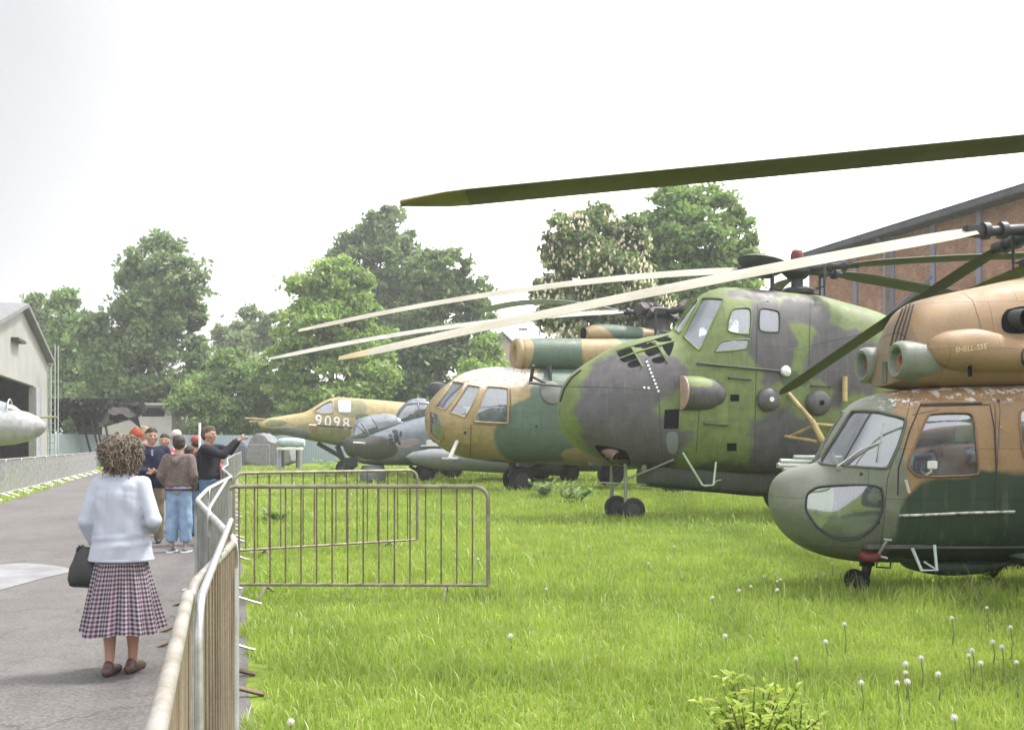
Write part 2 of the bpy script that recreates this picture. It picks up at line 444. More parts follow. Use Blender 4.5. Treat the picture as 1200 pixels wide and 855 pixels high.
def seam_pts(S, line, step=5, off=.003):
    o = []
    for a, b in zip(line, line[1:]):
        n = max(1, int(math.hypot(b[0] - a[0], b[1] - a[1]) / step))
        for k in range(n): o.append((a[0] + (b[0] - a[0]) * k / n, a[1] + (b[1] - a[1]) * k / n))
    o.append(line[-1]); r = []
    for p in o:
        l, n_ = S.hit(*p); r.append(l + n_ * off)
    return r
def seams(craft, S, lines, r, mat_, name='panel_seam', off=.0):
    for l in lines:
        bm = bmesh.new(); tube(bm, seam_pts(S, l, off=off), r, 5); o = obj(name, bm, mat_, craft.root, 60)
    return o
def text_on(craft, S, body, mat_, px, py, size_px, name, slope=0.0, off=.004, shear=0, wide=1.0, extrude=True):
    cu = bpy.data.curves.new('t', 'FONT'); cu.body = body; cu.size = 1; cu.align_x = 'CENTER'; cu.align_y = 'CENTER'; cu.resolution_u = 3
    cu.offset = .012
    o = bpy.data.objects.new('t', cu); C.objects.link(o)
    dg = bpy.context.evaluated_depsgraph_get(); me = bpy.data.meshes.new_from_object(o.evaluated_get(dg))
    bpy.data.objects.remove(o); bpy.data.curves.remove(cu)
    bm = bmesh.new(); bm.from_mesh(me); bpy.data.meshes.remove(me)
    bmesh.ops.triangulate(bm, faces=bm.faces)
    bmesh.ops.subdivide_edges(bm, edges=[e for e in bm.edges if e.calc_length() > .25], cuts=1)
    for v in bm.verts:
        x, y = v.co.x * size_px * wide, -v.co.y * size_px
        l, n = S.hit(px + x, py + y + x * slope); v.co = l + n * off
    return obj(name, bm, mat_, craft.root, 0)
def rod(craft, pts, r, mat_, name, seg=8, parent=None):   # polyline through (px, py, lateral)
    bm = bmesh.new(); tube(bm, [craft.at(*p) for p in pts], r, seg)
    return obj(name, bm, mat_, parent or craft.root, 50)
def wheelset(craft, c, r, wdt, ax=(0, 1, 0), name='wheel', parent=None):
    bt, br = bmesh.new(), bmesh.new(); wheel(bt, br, c, ax, r, wdt)
    o = obj(name, bt, M_black, parent or craft.root, 45); obj('rim', br, M_dark, o, 45); return o

def blade(root_o, p0, p1, chord, th, m, sag=0.0, pitch=6, tipmat=None, name='rotor_blade', root=None, tip_len=.05, side=1):
    """tapered aerofoil from p0 to p1 (own axes), sagging as a parabola; root: hub point joined by an arm"""
    p0, p1 = Vector(p0), Vector(p1); L = (p1 - p0).length; n = 26
    hd = (p1 - p0); hd.z = 0; hd.normalize(); sd = hd.cross(Vector((0, 0, 1))) * side
    prof = [(.5, 0), (.42, .32), (.2, .5), (-.15, .38), (-.5, .04), (-.5, -.04), (-.15, -.30), (.2, -.42), (.42, -.28)]
    def sec(t):
        c = p0.lerp(p1, t) + Vector((0, 0, sag * 4 * t * (1 - t)))
        ch = chord * (1 if t < .935 else max(.16, 1 - .72 * ((t - .935) / .065) ** 1.3)) * (1 if t > .05 else .62 + .38 * t / .05)
        a = R(pitch) * (1 - .35 * t); x = sd * math.cos(a) + Vector((0, 0, 1)) * math.sin(a) * 1; z = Vector((0, 0, 1)) * math.cos(a) - sd * math.sin(a)
        return [c + x * (q[0] * ch) + z * (q[1] * th) for q in prof]
    def mk(ts):
        bm = bmesh.new(); R_ = [[bm.verts.new(v) for v in sec(t)] for t in ts]
        for A, B in zip(R_, R_[1:]):
            for k in range(len(A)): bm.faces.new((A[k], A[(k + 1) % len(A)], B[(k + 1) % len(A)], B[k]))
        bm.faces.new(R_[0][::-1]); bm.faces.new(R_[-1]); return bm
    e = 1 - tip_len if tipmat else 1
    ts = list(np.linspace(0, .9, n)) + [t for t in (.93, .95, .97, .98, .988, .994, 1.0) if t < e - .004] + [e]
    o = obj(name, mk(ts), m, root_o, 35)
    if tipmat: obj('blade_tip', mk([e, (e + .97) / 2, .975, .983, .99, .995, 1.0] if e < .97 else [e, .983, .99, .995, 1.0]), tipmat, o, 35)
    if root is not None:
        bm = bmesh.new(); h = Vector(root); q = p0 + (p1 - p0) * .012
        tube(bm, [h, h.lerp(p0, .6), q], [chord * .2, chord * .16, chord * .13], 10)
        for k in (.55, .8): tube(bm, [h.lerp(p0, k), h.lerp(p0, k + .08)], chord * .26, 10)
        bbox(bm, p0 + hd * .0, (.22, .09, .12), .01, Matrix.Rotation(math.atan2(hd.y, hd.x), 3, 'Z'))
        obj('blade_arm', bm, M_dark, o, 40)
    return o
def rotor_head(parent, c, r, h, mast=.5, rods=4, rr=None, cap=None):
    bm = bmesh.new(); c = Vector(c); M = Matrix.Translation(c)
    lathe(bm, [(r * .4, -mast), (r * .42, -h * 1.6), (r * .6, -h * 1.5), (r, -h * .6), (r * 1.05, h * .3), (r * .8, h * .6), (r * .35, h * .7), (r * .3, h)], M, 20)
    o = obj('rotor_hub', bm, M_dark, parent, 35)
    bm = bmesh.new()
    lathe(bm, [(r * .5, -mast * .72), (r * 1.15, -mast * .7), (r * 1.2, -mast * .6), (r * .9, -mast * .52), (r * .5, -mast * .5)], M, 20)
    rr = rr or r * 1.25
    for k in range(rods):
        a = 2 * PI * k / rods + .4; p = Vector((math.cos(a), math.sin(a), 0)) * rr
        tube(bm, [c + p * .8 + Vector((0, 0, -mast * .62)), c + p * 1.15 + Vector((0, 0, -mast * .6)), c + p * 1.15 + Vector((0, 0, 0))], r * .09, 6)
        tube(bm, [c + p * 1.15 + Vector((0, 0, -mast * .85)), c + p * 1.15 + Vector((0, 0, -mast * .6))], r * .06, 6)
    obj('swashplate', bm, M_dark, parent, 35)
    return o
# ------------------------------------------------------------------ ground, path
def fence_x(y): return -.14 - .296 * y
def mat_soil():
    m, nt, b = newmat('meadow_soil')
    n = noise_tex(nt, .35, 6); n2 = noise_tex(nt, 9, 5)
    c = mixc(nt, rng(nt, n.outputs['Fac'], .35, .65, 0, 1), (.14, .20, .032), (.19, .24, .05))
    c = mixc(nt, 1, c, rng(nt, n2.outputs['Fac'], .3, .7, .6, 1.15), 'MULTIPLY')
    nt.links.new(c, b.inputs['Base Color']); b.inputs['Roughness'].default_value = .95; b.inputs['Specular IOR Level'].default_value = .1
    return m
def mat_asphalt():
    m, nt, b = newmat('old_asphalt')
    n = noise_tex(nt, .5, 6); n2 = noise_tex(nt, 48, 4); n3 = noise_tex(nt, 3.5, 6)
    c = mixc(nt, rng(nt, n.outputs['Fac'], .35, .65, 0, 1), (.088, .082, .078), (.112, .104, .099))
    c = mixc(nt, rng(nt, n3.outputs['Fac'], .52, .7, 0, .5), c, (.066, .062, .062))
    c = mixc(nt, 1, c, rng(nt, n2.outputs['Fac'], .3, .7, .58, 1.3), 'MULTIPLY')
    nt.links.new(c, b.inputs['Base Color']); b.inputs['Roughness'].default_value = .85
    cv = N(nt, 'ShaderNodeTexVoronoi', feature='DISTANCE_TO_EDGE'); cv.inputs['Scale'].default_value = .42; n4 = noise_tex(nt, 2.2, 5); wv_ = N(nt, 'ShaderNodeVectorMath', operation='ADD'); t4 = N(nt, 'ShaderNodeTexCoord'); nt.links.new(t4.outputs['Object'], wv_.inputs[0]); nt.links.new(n4.outputs['Color'], wv_.inputs[1]); nt.links.new(wv_.outputs[0], cv.inputs['Vector'])
    c = mixc(nt, rng(nt, cv.outputs['Distance'], .003, .010, .55, 0), c, (.03, .028, .026))
    n5 = noise_tex(nt, 1.3, 3); c = mixc(nt, rng(nt, n5.outputs['Fac'], .60, .64, 0, .28), c, (.135, .13, .122))
    nt.links.new(c, b.inputs['Base Color'])
    bp = N(nt, 'ShaderNodeBump'); bp.inputs['Strength'].default_value = .35; bp.inputs['Distance'].default_value = .006
    nt.links.new(n2.outputs['Fac'], bp.inputs['Height']); nt.links.new(bp.outputs[0], b.inputs['Normal'])
    return m
bm = bmesh.new()
bmesh.ops.create_grid(bm, x_segments=60, y_segments=60, size=230, matrix=Matrix.Translation((0, 110, 0)))
struct(obj('ground', bm, mat_soil(), None, 0))
bm = bmesh.new()
ys = list(np.linspace(-6, 90, 97)); Lv = []; Rv = []
for y in ys:
    xr = fence_x(y) + .25 + .07 * noise.noise(Vector((y * .9, 3, 0))) + .03 * noise.noise(Vector((y * 5, 1, 0)))
    xl = -4.8 - .35 * y + .15 * noise.noise(Vector((y * .6, 9, 0)))
    row = [bm.verts.new((xl + (xr - xl) * k / 10, y, .006)) for k in range(11)]
    Lv.append(row)
for A, B in zip(Lv, Lv[1:]):
    for k in range(10): bm.faces.new((A[k], A[k + 1], B[k + 1], B[k]))
struct(obj('path', bm, mat_asphalt(), None, 0))
# pale grey patch on the path
bm = bmesh.new()
pl = [(-40, 664), (0, 661), (30, 659), (55, 661), (75, 664), (90, 668), (72, 672), (50, 677), (25, 684), (0, 691), (-40, 696)]
pl = chaikin(pl, 2); bm.faces.new([bm.verts.new(G(x, y, .011)) for x, y in pl])
struct(obj('path_patch', bm, mat('pale_patch_grey', (.22, .22, .23), .7, col2=(.15, .15, .155), scale=1.5), None, 0))

# ------------------------------------------------------------------ grass
def grass_mesh(name, pts, hgt, wid, lean):
    """pts: (n,2); three-step blades"""
    n = len(pts); a = RNG.uniform(0, 2 * PI, n); b = RNG.uniform(0, 2 * PI, n)
    dx, dy = np.cos(a) * wid / 2, np.sin(a) * wid / 2; lx, ly = np.cos(b) * lean * hgt, np.sin(b) * lean * hgt
    V = np.zeros((n, 5, 3), np.float32)
    x, y = pts[:, 0], pts[:, 1]
    V[:, 0] = np.stack([x - dx, y - dy, np.zeros(n)], 1); V[:, 1] = np.stack([x + dx, y + dy, np.zeros(n)], 1)
    V[:, 2] = np.stack([x - dx * .75 + lx * .3, y - dy * .75 + ly * .3, hgt * .55], 1); V[:, 3] = np.stack([x + dx * .75 + lx * .3, y + dy * .75 + ly * .3, hgt * .55], 1)
    V[:, 4] = np.stack([x + lx, y + ly, hgt * (1 - .25 * lean)], 1)
    base = (np.arange(n) * 5)[:, None]
    q = base + np.array([0, 1, 3, 2]); t = base + np.array([2, 3, 4])
    fl = np.concatenate([q, t], 1).ravel(); cnt = np.tile([4, 3], n)
    return np_mesh(name, V.reshape(-1, 3), fl, cnt)
def mat_grass():
    m, nt, b = newmat('meadow_grass'); nt.nodes.remove(b)
    g = N(nt, 'ShaderNodeNewGeometry'); n = noise_tex(nt, .45, 5)
    ramp = N(nt, 'ShaderNodeValToRGB'); nt.links.new(g.outputs['Random Per Island'], ramp.inputs[0])
    e = ramp.color_ramp.elements; e[0].position = 0; e[0].color = (.16, .27, .035, 1); e[1].position = 1; e[1].color = (.42, .40, .17, 1)
    for p, c in ((.45, (.28, .40, .055)), (.9, (.32, .43, .075)), (.95, (.42, .42, .18))):
        k = e.new(p); k.color = rgb(c)
    c = mixc(nt, rng(nt, n.outputs['Fac'], .35, .65, 0, .75), ramp.outputs[0], (.35, .44, .075))
    n2 = noise_tex(nt, 1.9, 6); c = mixc(nt, 1, c, rng(nt, n2.outputs['Fac'], .3, .7, .76, 1.18), 'MULTIPLY')
    df = N(nt, 'ShaderNodeBsdfDiffuse'); tr = N(nt, 'ShaderNodeBsdfTranslucent'); mxs = N(nt, 'ShaderNodeMixShader'); mxs.inputs[0].default_value = .48
    nt.links.new(c, df.inputs[0]); nt.links.new(c, tr.inputs[0]); nt.links.new(df.outputs[0], mxs.inputs[1]); nt.links.new(tr.outputs[0], mxs.inputs[2])
    gl = N(nt, 'ShaderNodeBsdfGlossy'); gl.inputs['Roughness'].default_value = .45; ms2 = N(nt, 'ShaderNodeMixShader'); ms2.inputs[0].default_value = .05
    nt.links.new(mxs.outputs[0], ms2.inputs[1]); nt.links.new(gl.outputs[0], ms2.inputs[2])
    nt.links.new(ms2.outputs[0], nt.nodes['Material Output'].inputs[0])
    return m
def scatter(y0, y1, per_m2, xl=-.35, xr=.72):
    area = (xr - xl) * (y1 ** 2 - y0 ** 2) / 2; n = int(area * per_m2)
    y = np.sqrt(RNG.uniform(y0 ** 2, y1 ** 2, n)); x = RNG.uniform(xl, xr, n) * y
    ok = x > fence_x(y) + .27 + .08 * np.sin(y * 2.3) + .05 * np.sin(y * 7.1)
    return np.stack([x[ok], y[ok]], 1)
def patchy(p, s=.8):
    return .5 + .5 * np.sin(p[:, 0] * 1.9 * s + 1.3 * np.sin(p[:, 1] * 1.1 * s)) * np.sin(p[:, 1] * 1.7 * s + 1.7 * np.sin(p[:, 0] * .9 * s + 2))
sets = []
p = scatter(3.2, 9, 2600); k = patchy(p)
sets.append((p, RNG.gamma(6, .0108, len(p)) * (.65 + .7 * k), .0065 + RNG.uniform(0, .004, len(p)), RNG.uniform(.1, .8, len(p))))
p = scatter(9, 17, 1100); k = patchy(p)
sets.append((p, RNG.gamma(6, .0122, len(p)) * (.65 + .7 * k), .010 + RNG.uniform(0, .006, len(p)), RNG.uniform(.1, .75, len(p))))
p = scatter(17, 32, 330); k = patchy(p)
sets.append((p, RNG.gamma(6, .015, len(p)) * (.65 + .7 * k), .018 + RNG.uniform(0, .012, len(p)), RNG.uniform(.1, .7, len(p))))
p = scatter(32, 62, 70); k = patchy(p)
sets.append((p, RNG.gamma(6, .019, len(p)) * (.65 + .7 * k), .04 + RNG.uniform(0, .03, len(p)), RNG.uniform(.1, .7, len(p))))
# longer grass left uncut under and in front of the aircraft
def clump(cx, cy, rx, ry, n, h, wd):
    a = RNG.normal(0, .5, (n, 2)) * np.array([rx, ry]) + np.array([cx, cy])
    return (a, RNG.gamma(7, h / 7, n), wd + RNG.uniform(0, wd, n), RNG.uniform(.1, .7, n))
sets.append(clump(5.4, 9.3, 1.7, .6, 7000, .15, .007)); sets.append(clump(4.2, 9.0, .9, .4, 1500, .12, .006))
sets.append(clump(3.9, 18.6, 2.2, .9, 4000, .13, .012)); sets.append(clump(1.4, 28, 3.5, .9, 3000, .16, .02))
sets.append(clump(-1.6, 36, 4, 1.2, 2500, .15, .03)); sets.append(clump(-7.5, 43, 5, 1.5, 2500, .25, .04))
# seeding stalks standing above the rest
p = scatter(3.6, 15, 9); sets.append((p, RNG.uniform(.2, .42, len(p)), RNG.uniform(.004, .007, len(p)), RNG.uniform(.1, .5, len(p))))
# strip beyond the left barriers
n = 9000; y = RNG.uniform(20, 60, n); x = -4.8 - .35 * y - RNG.uniform(-.2, 6, n)
sets.append((np.stack([x, y], 1), RNG.gamma(6, .02, n), np.full(n, .035), RNG.uniform(.1, .7, n)))
pts = np.concatenate([s[0] for s in sets]); H = np.concatenate([s[1] for s in sets]); W = np.concatenate([s[2] for s in sets]); Ln = np.concatenate([s[3] for s in sets])
o = obj('grass', grass_mesh('grass', pts, H, W, Ln), mat_grass(), None, 0)
tag(o, 'bright green uncut meadow grass under the aircraft and along the fence', 'grass', kind='stuff')
# ------------------------------------------------------------------ nearest helicopter (brown over green, right edge of the photo)
CB, CG, CDG, CN = (.275, .175, .088), (.12, .14, .10), (.024, .046, .027), (.15, .168, .128)
def small_helicopter():
    c = Craft('small_helicopter', 'brown and dark green camouflaged small helicopter with bulbous grey-green nose, nearest at the right', 'helicopter', 903, 9.9, 3, 'helicopters parked in a row on the grass')
    r = c.root
    top = [(903, 581), (904.5, 570), (909, 561), (918, 553), (930, 548), (944, 544.5), (957, 541.5), (967, 524), (982, 499), (996, 479), (1008, 469), (1025, 462), (1050, 457), (1100, 453), (1200, 451), (1300, 452), (1380, 456), (1450, 470), (1520, 500), (1760, 505)]
    bot = [(903, 584), (905, 598), (912, 614), (925, 630), (945, 643), (975, 653), (1010, 657), (1050, 657), (1100, 656), (1200, 654), (1300, 650), (1380, 640), (1450, 606), (1520, 560), (1760, 535)]
    wid = [(903, .04), (906, .16), (914, .30), (930, .42), (957, .51), (1000, .60), (1040, .64), (1150, .66), (1300, .64), (1400, .52), (1520, .24), (1760, .16)]
    ex = [(903, 2), (940, 2.15), (1000, 2.6), (1060, 3.1), (1300, 3.2), (1450, 2.4), (1760, 2)]
    bm = c.loft(top, bot, wid, ex, .46, n=96, seg=64)
    S = Surf(c, bm)
    A = lambda x, y, v=-.55: c.at(x, y, v)
    pa = [(CN, A(945, 560), (1.02, 2, 1.25)), (CN, A(1010, 462), (.40, 2, .18)), (CG, A(985, 640), (.8, 2, .45)),  # third patch darkens the lower nose: underside shade put into the colour
          (CDG, A(1190, 660), (1.3, 2, .96)), (CDG, A(1108, 612), (.50, .7, .50)), (CDG, A(1150, 604), (.5, .7, .49)), (CDG, A(1330, 640), (1.6, 2, .80)), (CG, A(1060, 668), (.5, 2, .12))]
    ch = [(A(1150, 457, -.6), (.75, .6, .09), .52), (A(1065, 458, -.5), (.35, .5, .12), .55), (A(1120, 490, -.6), (.5, .3, .3), .66)]
    mskin = camo('brown_green_skin', CB, pa, amt=.16, nscale=1.4, chips=ch, grime=.22)
    body = obj('fuselage', bm, mskin, r)
    fr = mat('grey_green_frame', (.10, .12, .085), .6)
    brn = mat('brown_frame', (.21, .13, .07), .6)
    w1 = window(c, S, [(958.5, 543), (971, 523), (986, 500), (998, 480.5), (1030, 482), (1063, 490.5), (1054, 520), (1041, 549), (1010, 547), (980, 545)], M_glass, fr, r=3, step=6, fr=.014, name='windscreen')
    w2 = window(c, S, [(1088, 484), (1139, 483), (1143, 498), (1148, 557), (1074, 559), (1062, 545)], M_glass, brn, r=4, fr=.012)
    w3 = window(c, S, [(1193, 478), (1240, 478), (1240, 545), (1199, 541)], M_glass, brn, r=7, fr=.012)
    w4 = window(c, S, [(952, 569), (1030, 567), (1036, 578), (1034, 604), (1020, 624), (996, 634), (972, 630), (950, 610), (941, 588)], M_glass, M_dark, r=8, fr=.011, name='chin_window')
    cut(body, [w1, w2, w3, w4])
    # inside: floor, seats, rear bulkhead, instrument shroud
    bm = bmesh.new(); q = c.at(1180, 600, 0)
    box(bm, (1.9, 0, .52), (2.2, 1.1, .04)); box(bm, (2.75, 0, 1.2), (.04, 1.15, 1.35)); box(bm, (1.0, 0, .62), (.08, .9, .35))
    obj('cabin_floor', bm, mat('cabin_grey', (.10, .10, .095), .8), r, 0)
    bm = bmesh.new(); bbox(bm, (.98, .0, 1.16), (.22, .85, .22), .05); bbox(bm, (.92, .28, .95), (.2, .1, .5), .03)
    obj('instrument_panel', bm, M_dark, r)
    for sy in (-.3, .3):
        bm = bmesh.new(); bbox(bm, (1.55, sy, .86), (.48, .44, .12), .05); bbox(bm, (1.82, sy, 1.22), (.12, .44, .72), .05, Matrix.Rotation(R(12), 3, 'Y')); box(bm, (1.55, sy, .68), (.3, .3, .3))
        obj('seat', bm, mat('seat_maroon', (.10, .045, .04), .8), r)
    # seams, door, rails
    seams(c, S, [[(1052, 580), (1053, 548), (1066, 505), (1078, 476), (1160, 474), (1165, 500), (1168, 565), (1166, 600)]], .008, M_dark, 'door_seam')
    seams(c, S, [[(1078, 474), (1110, 473), (1150, 472.5)]], .012, mat('brown_gutter', (.13, .08, .05)), 'rain_gutter', .008)
    seams(c, S, [[(1053, 603.5), (1085, 602.5), (1130, 600.5), (1188, 599)]], .014, mat('flaking_white_rail', (.62, .63, .6), .6, col2=(.06, .08, .05), scale=14), 'door_rail', .016)
    seams(c, S, [[(1069, 486), (1100, 480)], [(1166, 475), (1168, 555)]], .004, M_dark, 'panel_line')
    seams(c, S, [[(1168, 556), (1172, 480), (1170, 468)], [(1068, 462), (1064, 482), (1050, 530), (1040, 560), (1036, 610), (1030, 652)]], .0035, M_dark, 'panel_line')
    bm = bmesh.new(); l, n = S.hit(1060, 562); l2, n2 = S.hit(1064, 577); tube(bm, [l + n * .03, l2 + n2 * .03], .016, 8)
    obj('door_handle', bm, mat('cream_handle', (.55, .53, .42), .5), r)
    bm = bmesh.new(); l, n = S.hit(1086, 556); tube(bm, [l, l + n * .09 + Vector((0, 0, .03)), l + n * .10 + Vector((0, 0, .07))], .012, 6); bbox(bm, l + n * .12 + Vector((0, 0, .10)), (.095, .03, .08), .008)
    obj('mirror', bm, mat('mirror_white', (.68, .68, .66), .4), r)
    # wipers
    bm = bmesh.new(); pts = [S.hit(x, y) for x, y in ((984, 548), (1010, 528), (1033, 518))]
    tube(bm, [l + n * .035 for l, n in pts], [.014, .011, .008], 8); tube(bm, [pts[0][0] + pts[0][1] * .02 + Vector((.03, 0, .0)), pts[1][0] + pts[1][1] * .045 + Vector((.03, 0, .01)), pts[2][0] + pts[2][1] * .035], .006, 6)
    pts = [S.hit(x, y) for x, y in ((1036, 498), (1031, 520), (1028, 541))]
    tube(bm, [l + n * .03 for l, n in pts], .008, 6); bbox(bm, S.hit(984, 548)[0], (.06, .06, .05), .012)
    obj('windscreen_wiper', bm, M_steel, r)
    for x, y in ((1009, 555), (1029, 612), (1170, 470)):
        bm = bmesh.new(); l, n = S.hit(x, y); lathe(bm, [(.012, 0), (.018, .008), (.006, .014)], axis_mat(l, n), 10); obj('rivet_plug', bm, M_dark, r)
    # undersides
    hp = lambda x, y, o_: S.hit(x, y)[0] + S.hit(x, y)[1] * o_
    bm = bmesh.new(); tube(bm, [hp(1006, 645, .03), hp(1013, 647, .05), hp(1022, 647, .06), hp(1030, 646, .06)], [.035, .055, .058, .045], 12)
    pc = obj('probe_cover', bm, M_red, r)
    bm = bmesh.new(); tube(bm, [hp(1027, 645, .06), hp(1032, 638, .06), hp(1038, 630, .05)], .016, 8); tube(bm, [hp(1034, 629, .05), hp(1043, 630, .05)], .013, 8); tube(bm, [hp(1030, 646.5, .06), hp(1038, 646, .09)], .014, 8)
    obj('air_probe', bm, M_steel, r)
    rod(c, [(1028, 658, -.3), (1027, 664, -.3), (1043, 665, -.3), (1044, 657, -.3)], .010, M_dark, 'tie_down_loop', 6)
    bm = bmesh.new(); tube(bm, [c.at(1069, 642, -.62), c.at(1080, 668, -.64), c.at(1098, 668, -.64), c.at(1095, 638, -.62)], .016, 8); tube(bm, [c.at(1083, 658, -.5), c.at(1097, 667, -.63)], .010, 6)
    obj('boarding_step', bm, mat('pale_step', (.5, .6, .58), .45), r)
    b2 = c.loft([(1066, 655), (1072, 650), (1120, 650), (1160, 650), (1172, 655)], [(1066, 657), (1071, 668), (1100, 671), (1135, 668), (1172, 657)], [(1066, .2), (1075, .40), (1120, .42), (1172, .3)], [(1066, 3), (1172, 3)], .5, 16, 24)
    obj('belly_fairing', b2, camo('belly_dark', CDG, [], grime=.3), r)
    b2 = c.loft([(1192, 652), (1200, 648), (1260, 648), (1330, 650)], [(1192, 654), (1200, 664), (1260, 666), (1330, 654)], [(1186, .1), (1200, .22), (1330, .2)], [(1186, 2), (1330, 2)], .5, 16, 24, -.75)
    obj('side_tank', b2, camo('tank_dark', CDG, [], grime=.3), r)
    # nose gear, main gear
    bm = bmesh.new(); tube(bm, [c.at(1018, 650, 0), c.at(1014, 676, 0)], [.06, .042], 12); tube(bm, [c.at(1014, 672, 0), c.at(1004, 688, -.07)], .025, 8); tube(bm, [c.at(1014, 672, 0), c.at(1004, 688, .07)], .025, 8)
    tube(bm, [c.at(1008, 660, -.05), c.at(1024, 660, -.05)], .03, 8)
    g = obj('nose_gear', bm, M_dark, r)
    for v in (-.09, .09): wheelset(c, c.at(1006, 682.5, 0) * 1 + Vector((0, v, -.0)) if False else Vector((c.at(1004, 684, 0).x, v * .8, .11)), .11, .055, parent=g)
    for v in (-1.35, 1.35):
        bm = bmesh.new(); tube(bm, [(3.6, v * .45, .5), (3.45, v, .30)], .04, 8); tube(bm, [(3.3, v * .45, 1.3), (3.45, v, .35)], .04, 8); gg = obj('main_gear', bm, M_dark, r)
        wheelset(c, Vector((3.45, v * 1.06, .3)), .3, .16, parent=gg)
    # engine cowling
    top = [(1033, 446), (1036, 425), (1042, 400), (1050, 376), (1059, 361), (1070, 354), (1085, 349.5), (1120, 342), (1200, 326), (1270, 318), (1350, 330), (1430, 372), (1490, 430)]
    bot = [(1033, 452), (1060, 456), (1120, 456), (1200, 455), (1350, 457), (1490, 466)]
    wid = [(1033, .22), (1037, .38), (1050, .47), (1080, .52), (1150, .56), (1300, .56), (1420, .42), (1490, .2)]
    bm = c.loft(top, bot, wid, [(1033, 2.6), (1080, 2.7), (1490, 2.4)], .30, n=80, seg=56)
    K = Surf(c, bm)
    pa2 = [(CN, c.at(1046, 450, -.45), (.30, .5, .14)), ((.20, .145, .09), c.at(1038, 400, 0), (.12, 1.2, .62))]
    cowl = obj('engine_cowling', bm, camo('brown_cowl', (.27, .178, .095), pa2, amt=.1, nscale=2, grime=.14), r)
    bm = bmesh.new()
    for dx in (0, 6, 12, 18):
        tube(bm, seam_pts(K, [(1058 + dx * .75, 362 - dx * .5), (1049 + dx * .8, 385), (1044 + dx * .75, 405)], off=.004), .009, 6)
    obj('cooling_grille', bm, M_dark, cowl)
    bm = bmesh.new()
    for v in (0, .18, .36): tube(bm, [K.hit(1036 + v * 9, y)[0] + Vector((-.01, 0, 0)) for y in (448, 436, 424)], .01, 6)
    obj('intake_slat', bm, fr, cowl)
    # oil cooler bulge with lettering
    b2 = c.loft([(1086, 405), (1092, 396), (1110, 388), (1140, 385), (1175, 392), (1210, 398), (1230, 404)], [(1086, 410), (1092, 424), (1110, 432), (1150, 436), (1185, 436), (1215, 434), (1230, 424)], [(1086, .03), (1095, .12), (1115, .17), (1170, .17), (1215, .14), (1230, .05)], [(1086, 2), (1230, 2)], .45, 30, 32, -.50)
    K2 = Surf(c, b2); bl = obj('oil_cooler_bulge', b2, camo('brown_bulge', (.26, .17, .09), [], grime=.15), r)
    tx = text_on(c, K2, 'SHELL-555', mat('yellow_lettering', (.62, .52, .26), .6), 1138, 408, 8.2, 'lettering', slope=-.12)
    bm = bmesh.new(); l, n = K2.hit(1136, 431); tube(bm, [l + n * .02 + Vector((0, 0, .05)), l + n * .03, l + n * .03 + Vector((0, 0, -.06))], .022, 8); obj('drain_pipe', bm, M_void, r)
    seams(c, K, [[(1128, 343), (1140, 352), (1148, 376), (1150, 392)], [(1090, 452), (1150, 452), (1199, 451)]], .0035, mat('brown_seam', (.14, .08, .05)), 'cowl_seam')
    # intakes
    tub = camo('intake_grey_green', (.19, .22, .175), [], grime=.3)
    for v, x, y in ((-.36, 1050, 422), (.40, 1010, 428)):
        p = c.at(x, y, v); bm = bmesh.new(); M = axis_mat(p, (1, 0, .02))
        lathe(bm, [(.115, .20), (.12, .05), (.135, .0), (.165, -.012), (.19, .01), (.198, .05), (.195, .30), (.18, .42)], M, 36)
        i_ = obj('engine_intake', bm, tub, r)
        bm = bmesh.new(); lathe(bm, [(.122, .10), (.12, .115)], M, 24); obj('intake_throat', bm, M_void, i_)
        bm = bmesh.new(); lathe(bm, [(.045, .05), (.055, .07), (.05, .099)], M, 18); obj('intake_plug', bm, M_red, i_)
    for x, y, rr in ((1193, 374, .125), (1196, 418, .12)):
        l, n = K.hit(x, y) ; M = axis_mat(l - n * .02, (.35, -1, .0)); bm = bmesh.new()
        lathe(bm, [(rr * .72, -.12), (rr * .74, .10), (rr * .82, .12), (rr * .85, .08), (rr * .9, -.1)], M, 28)
        e_ = obj('exhaust_pipe', bm, M_dark, r)
        obj('exhaust_throat', (lambda b_: (lathe(b_, [(rr * .7, .03), (rr * .69, .04)], M, 20), b_)[1])(bmesh.new()), M_void, e_)
        panel(c, K, [(x - 20, y - 8), (x - 6, y - 14), (x + 16, y - 16), (x + 16, y + 17), (x - 19, y + 17)], M_void, 'recess_shade', r=6, off=.004)  # flat black sheet: the shade of the exhaust recess put into its colour
    # rotor
    hub = Vector((3.0, .05, 3.86)); rotor_head(r, hub, .2, .1, .55, 3)
    Lc = c.Mi
    def rb(tipw, m, tm, chord=.36, pitch=12, sag=.03, tl=.05, sd=1):
        t = Lc @ tipw; h = (t - hub); h.z *= .25; p0 = hub + h.normalized() * .78
        blade(r, p0, t, chord, .055, m, sag, pitch, tm, root=hub, tip_len=tl, side=sd)
    rb(P(397, 421, 9.5), M_cream, M_yellowtip, tl=.045, sag=.04, pitch=25, sd=1)
    rb(P(916, 461, 17.6), M_blade_green, mat('brown_tip', (.14, .09, .05), .6), sag=.02, tl=.03, pitch=12)
    rb(Vector((11.3, 5.2, 2.9)), M_blade_green, None)
    bm = bmesh.new(); tube(bm, [(7.2, -.05, 1.6), (7.6, -.05, 2.6)], [.12, .06], 10); obj('tail_fin', bm, mskin, r)
    return c
SH = small_helicopter()

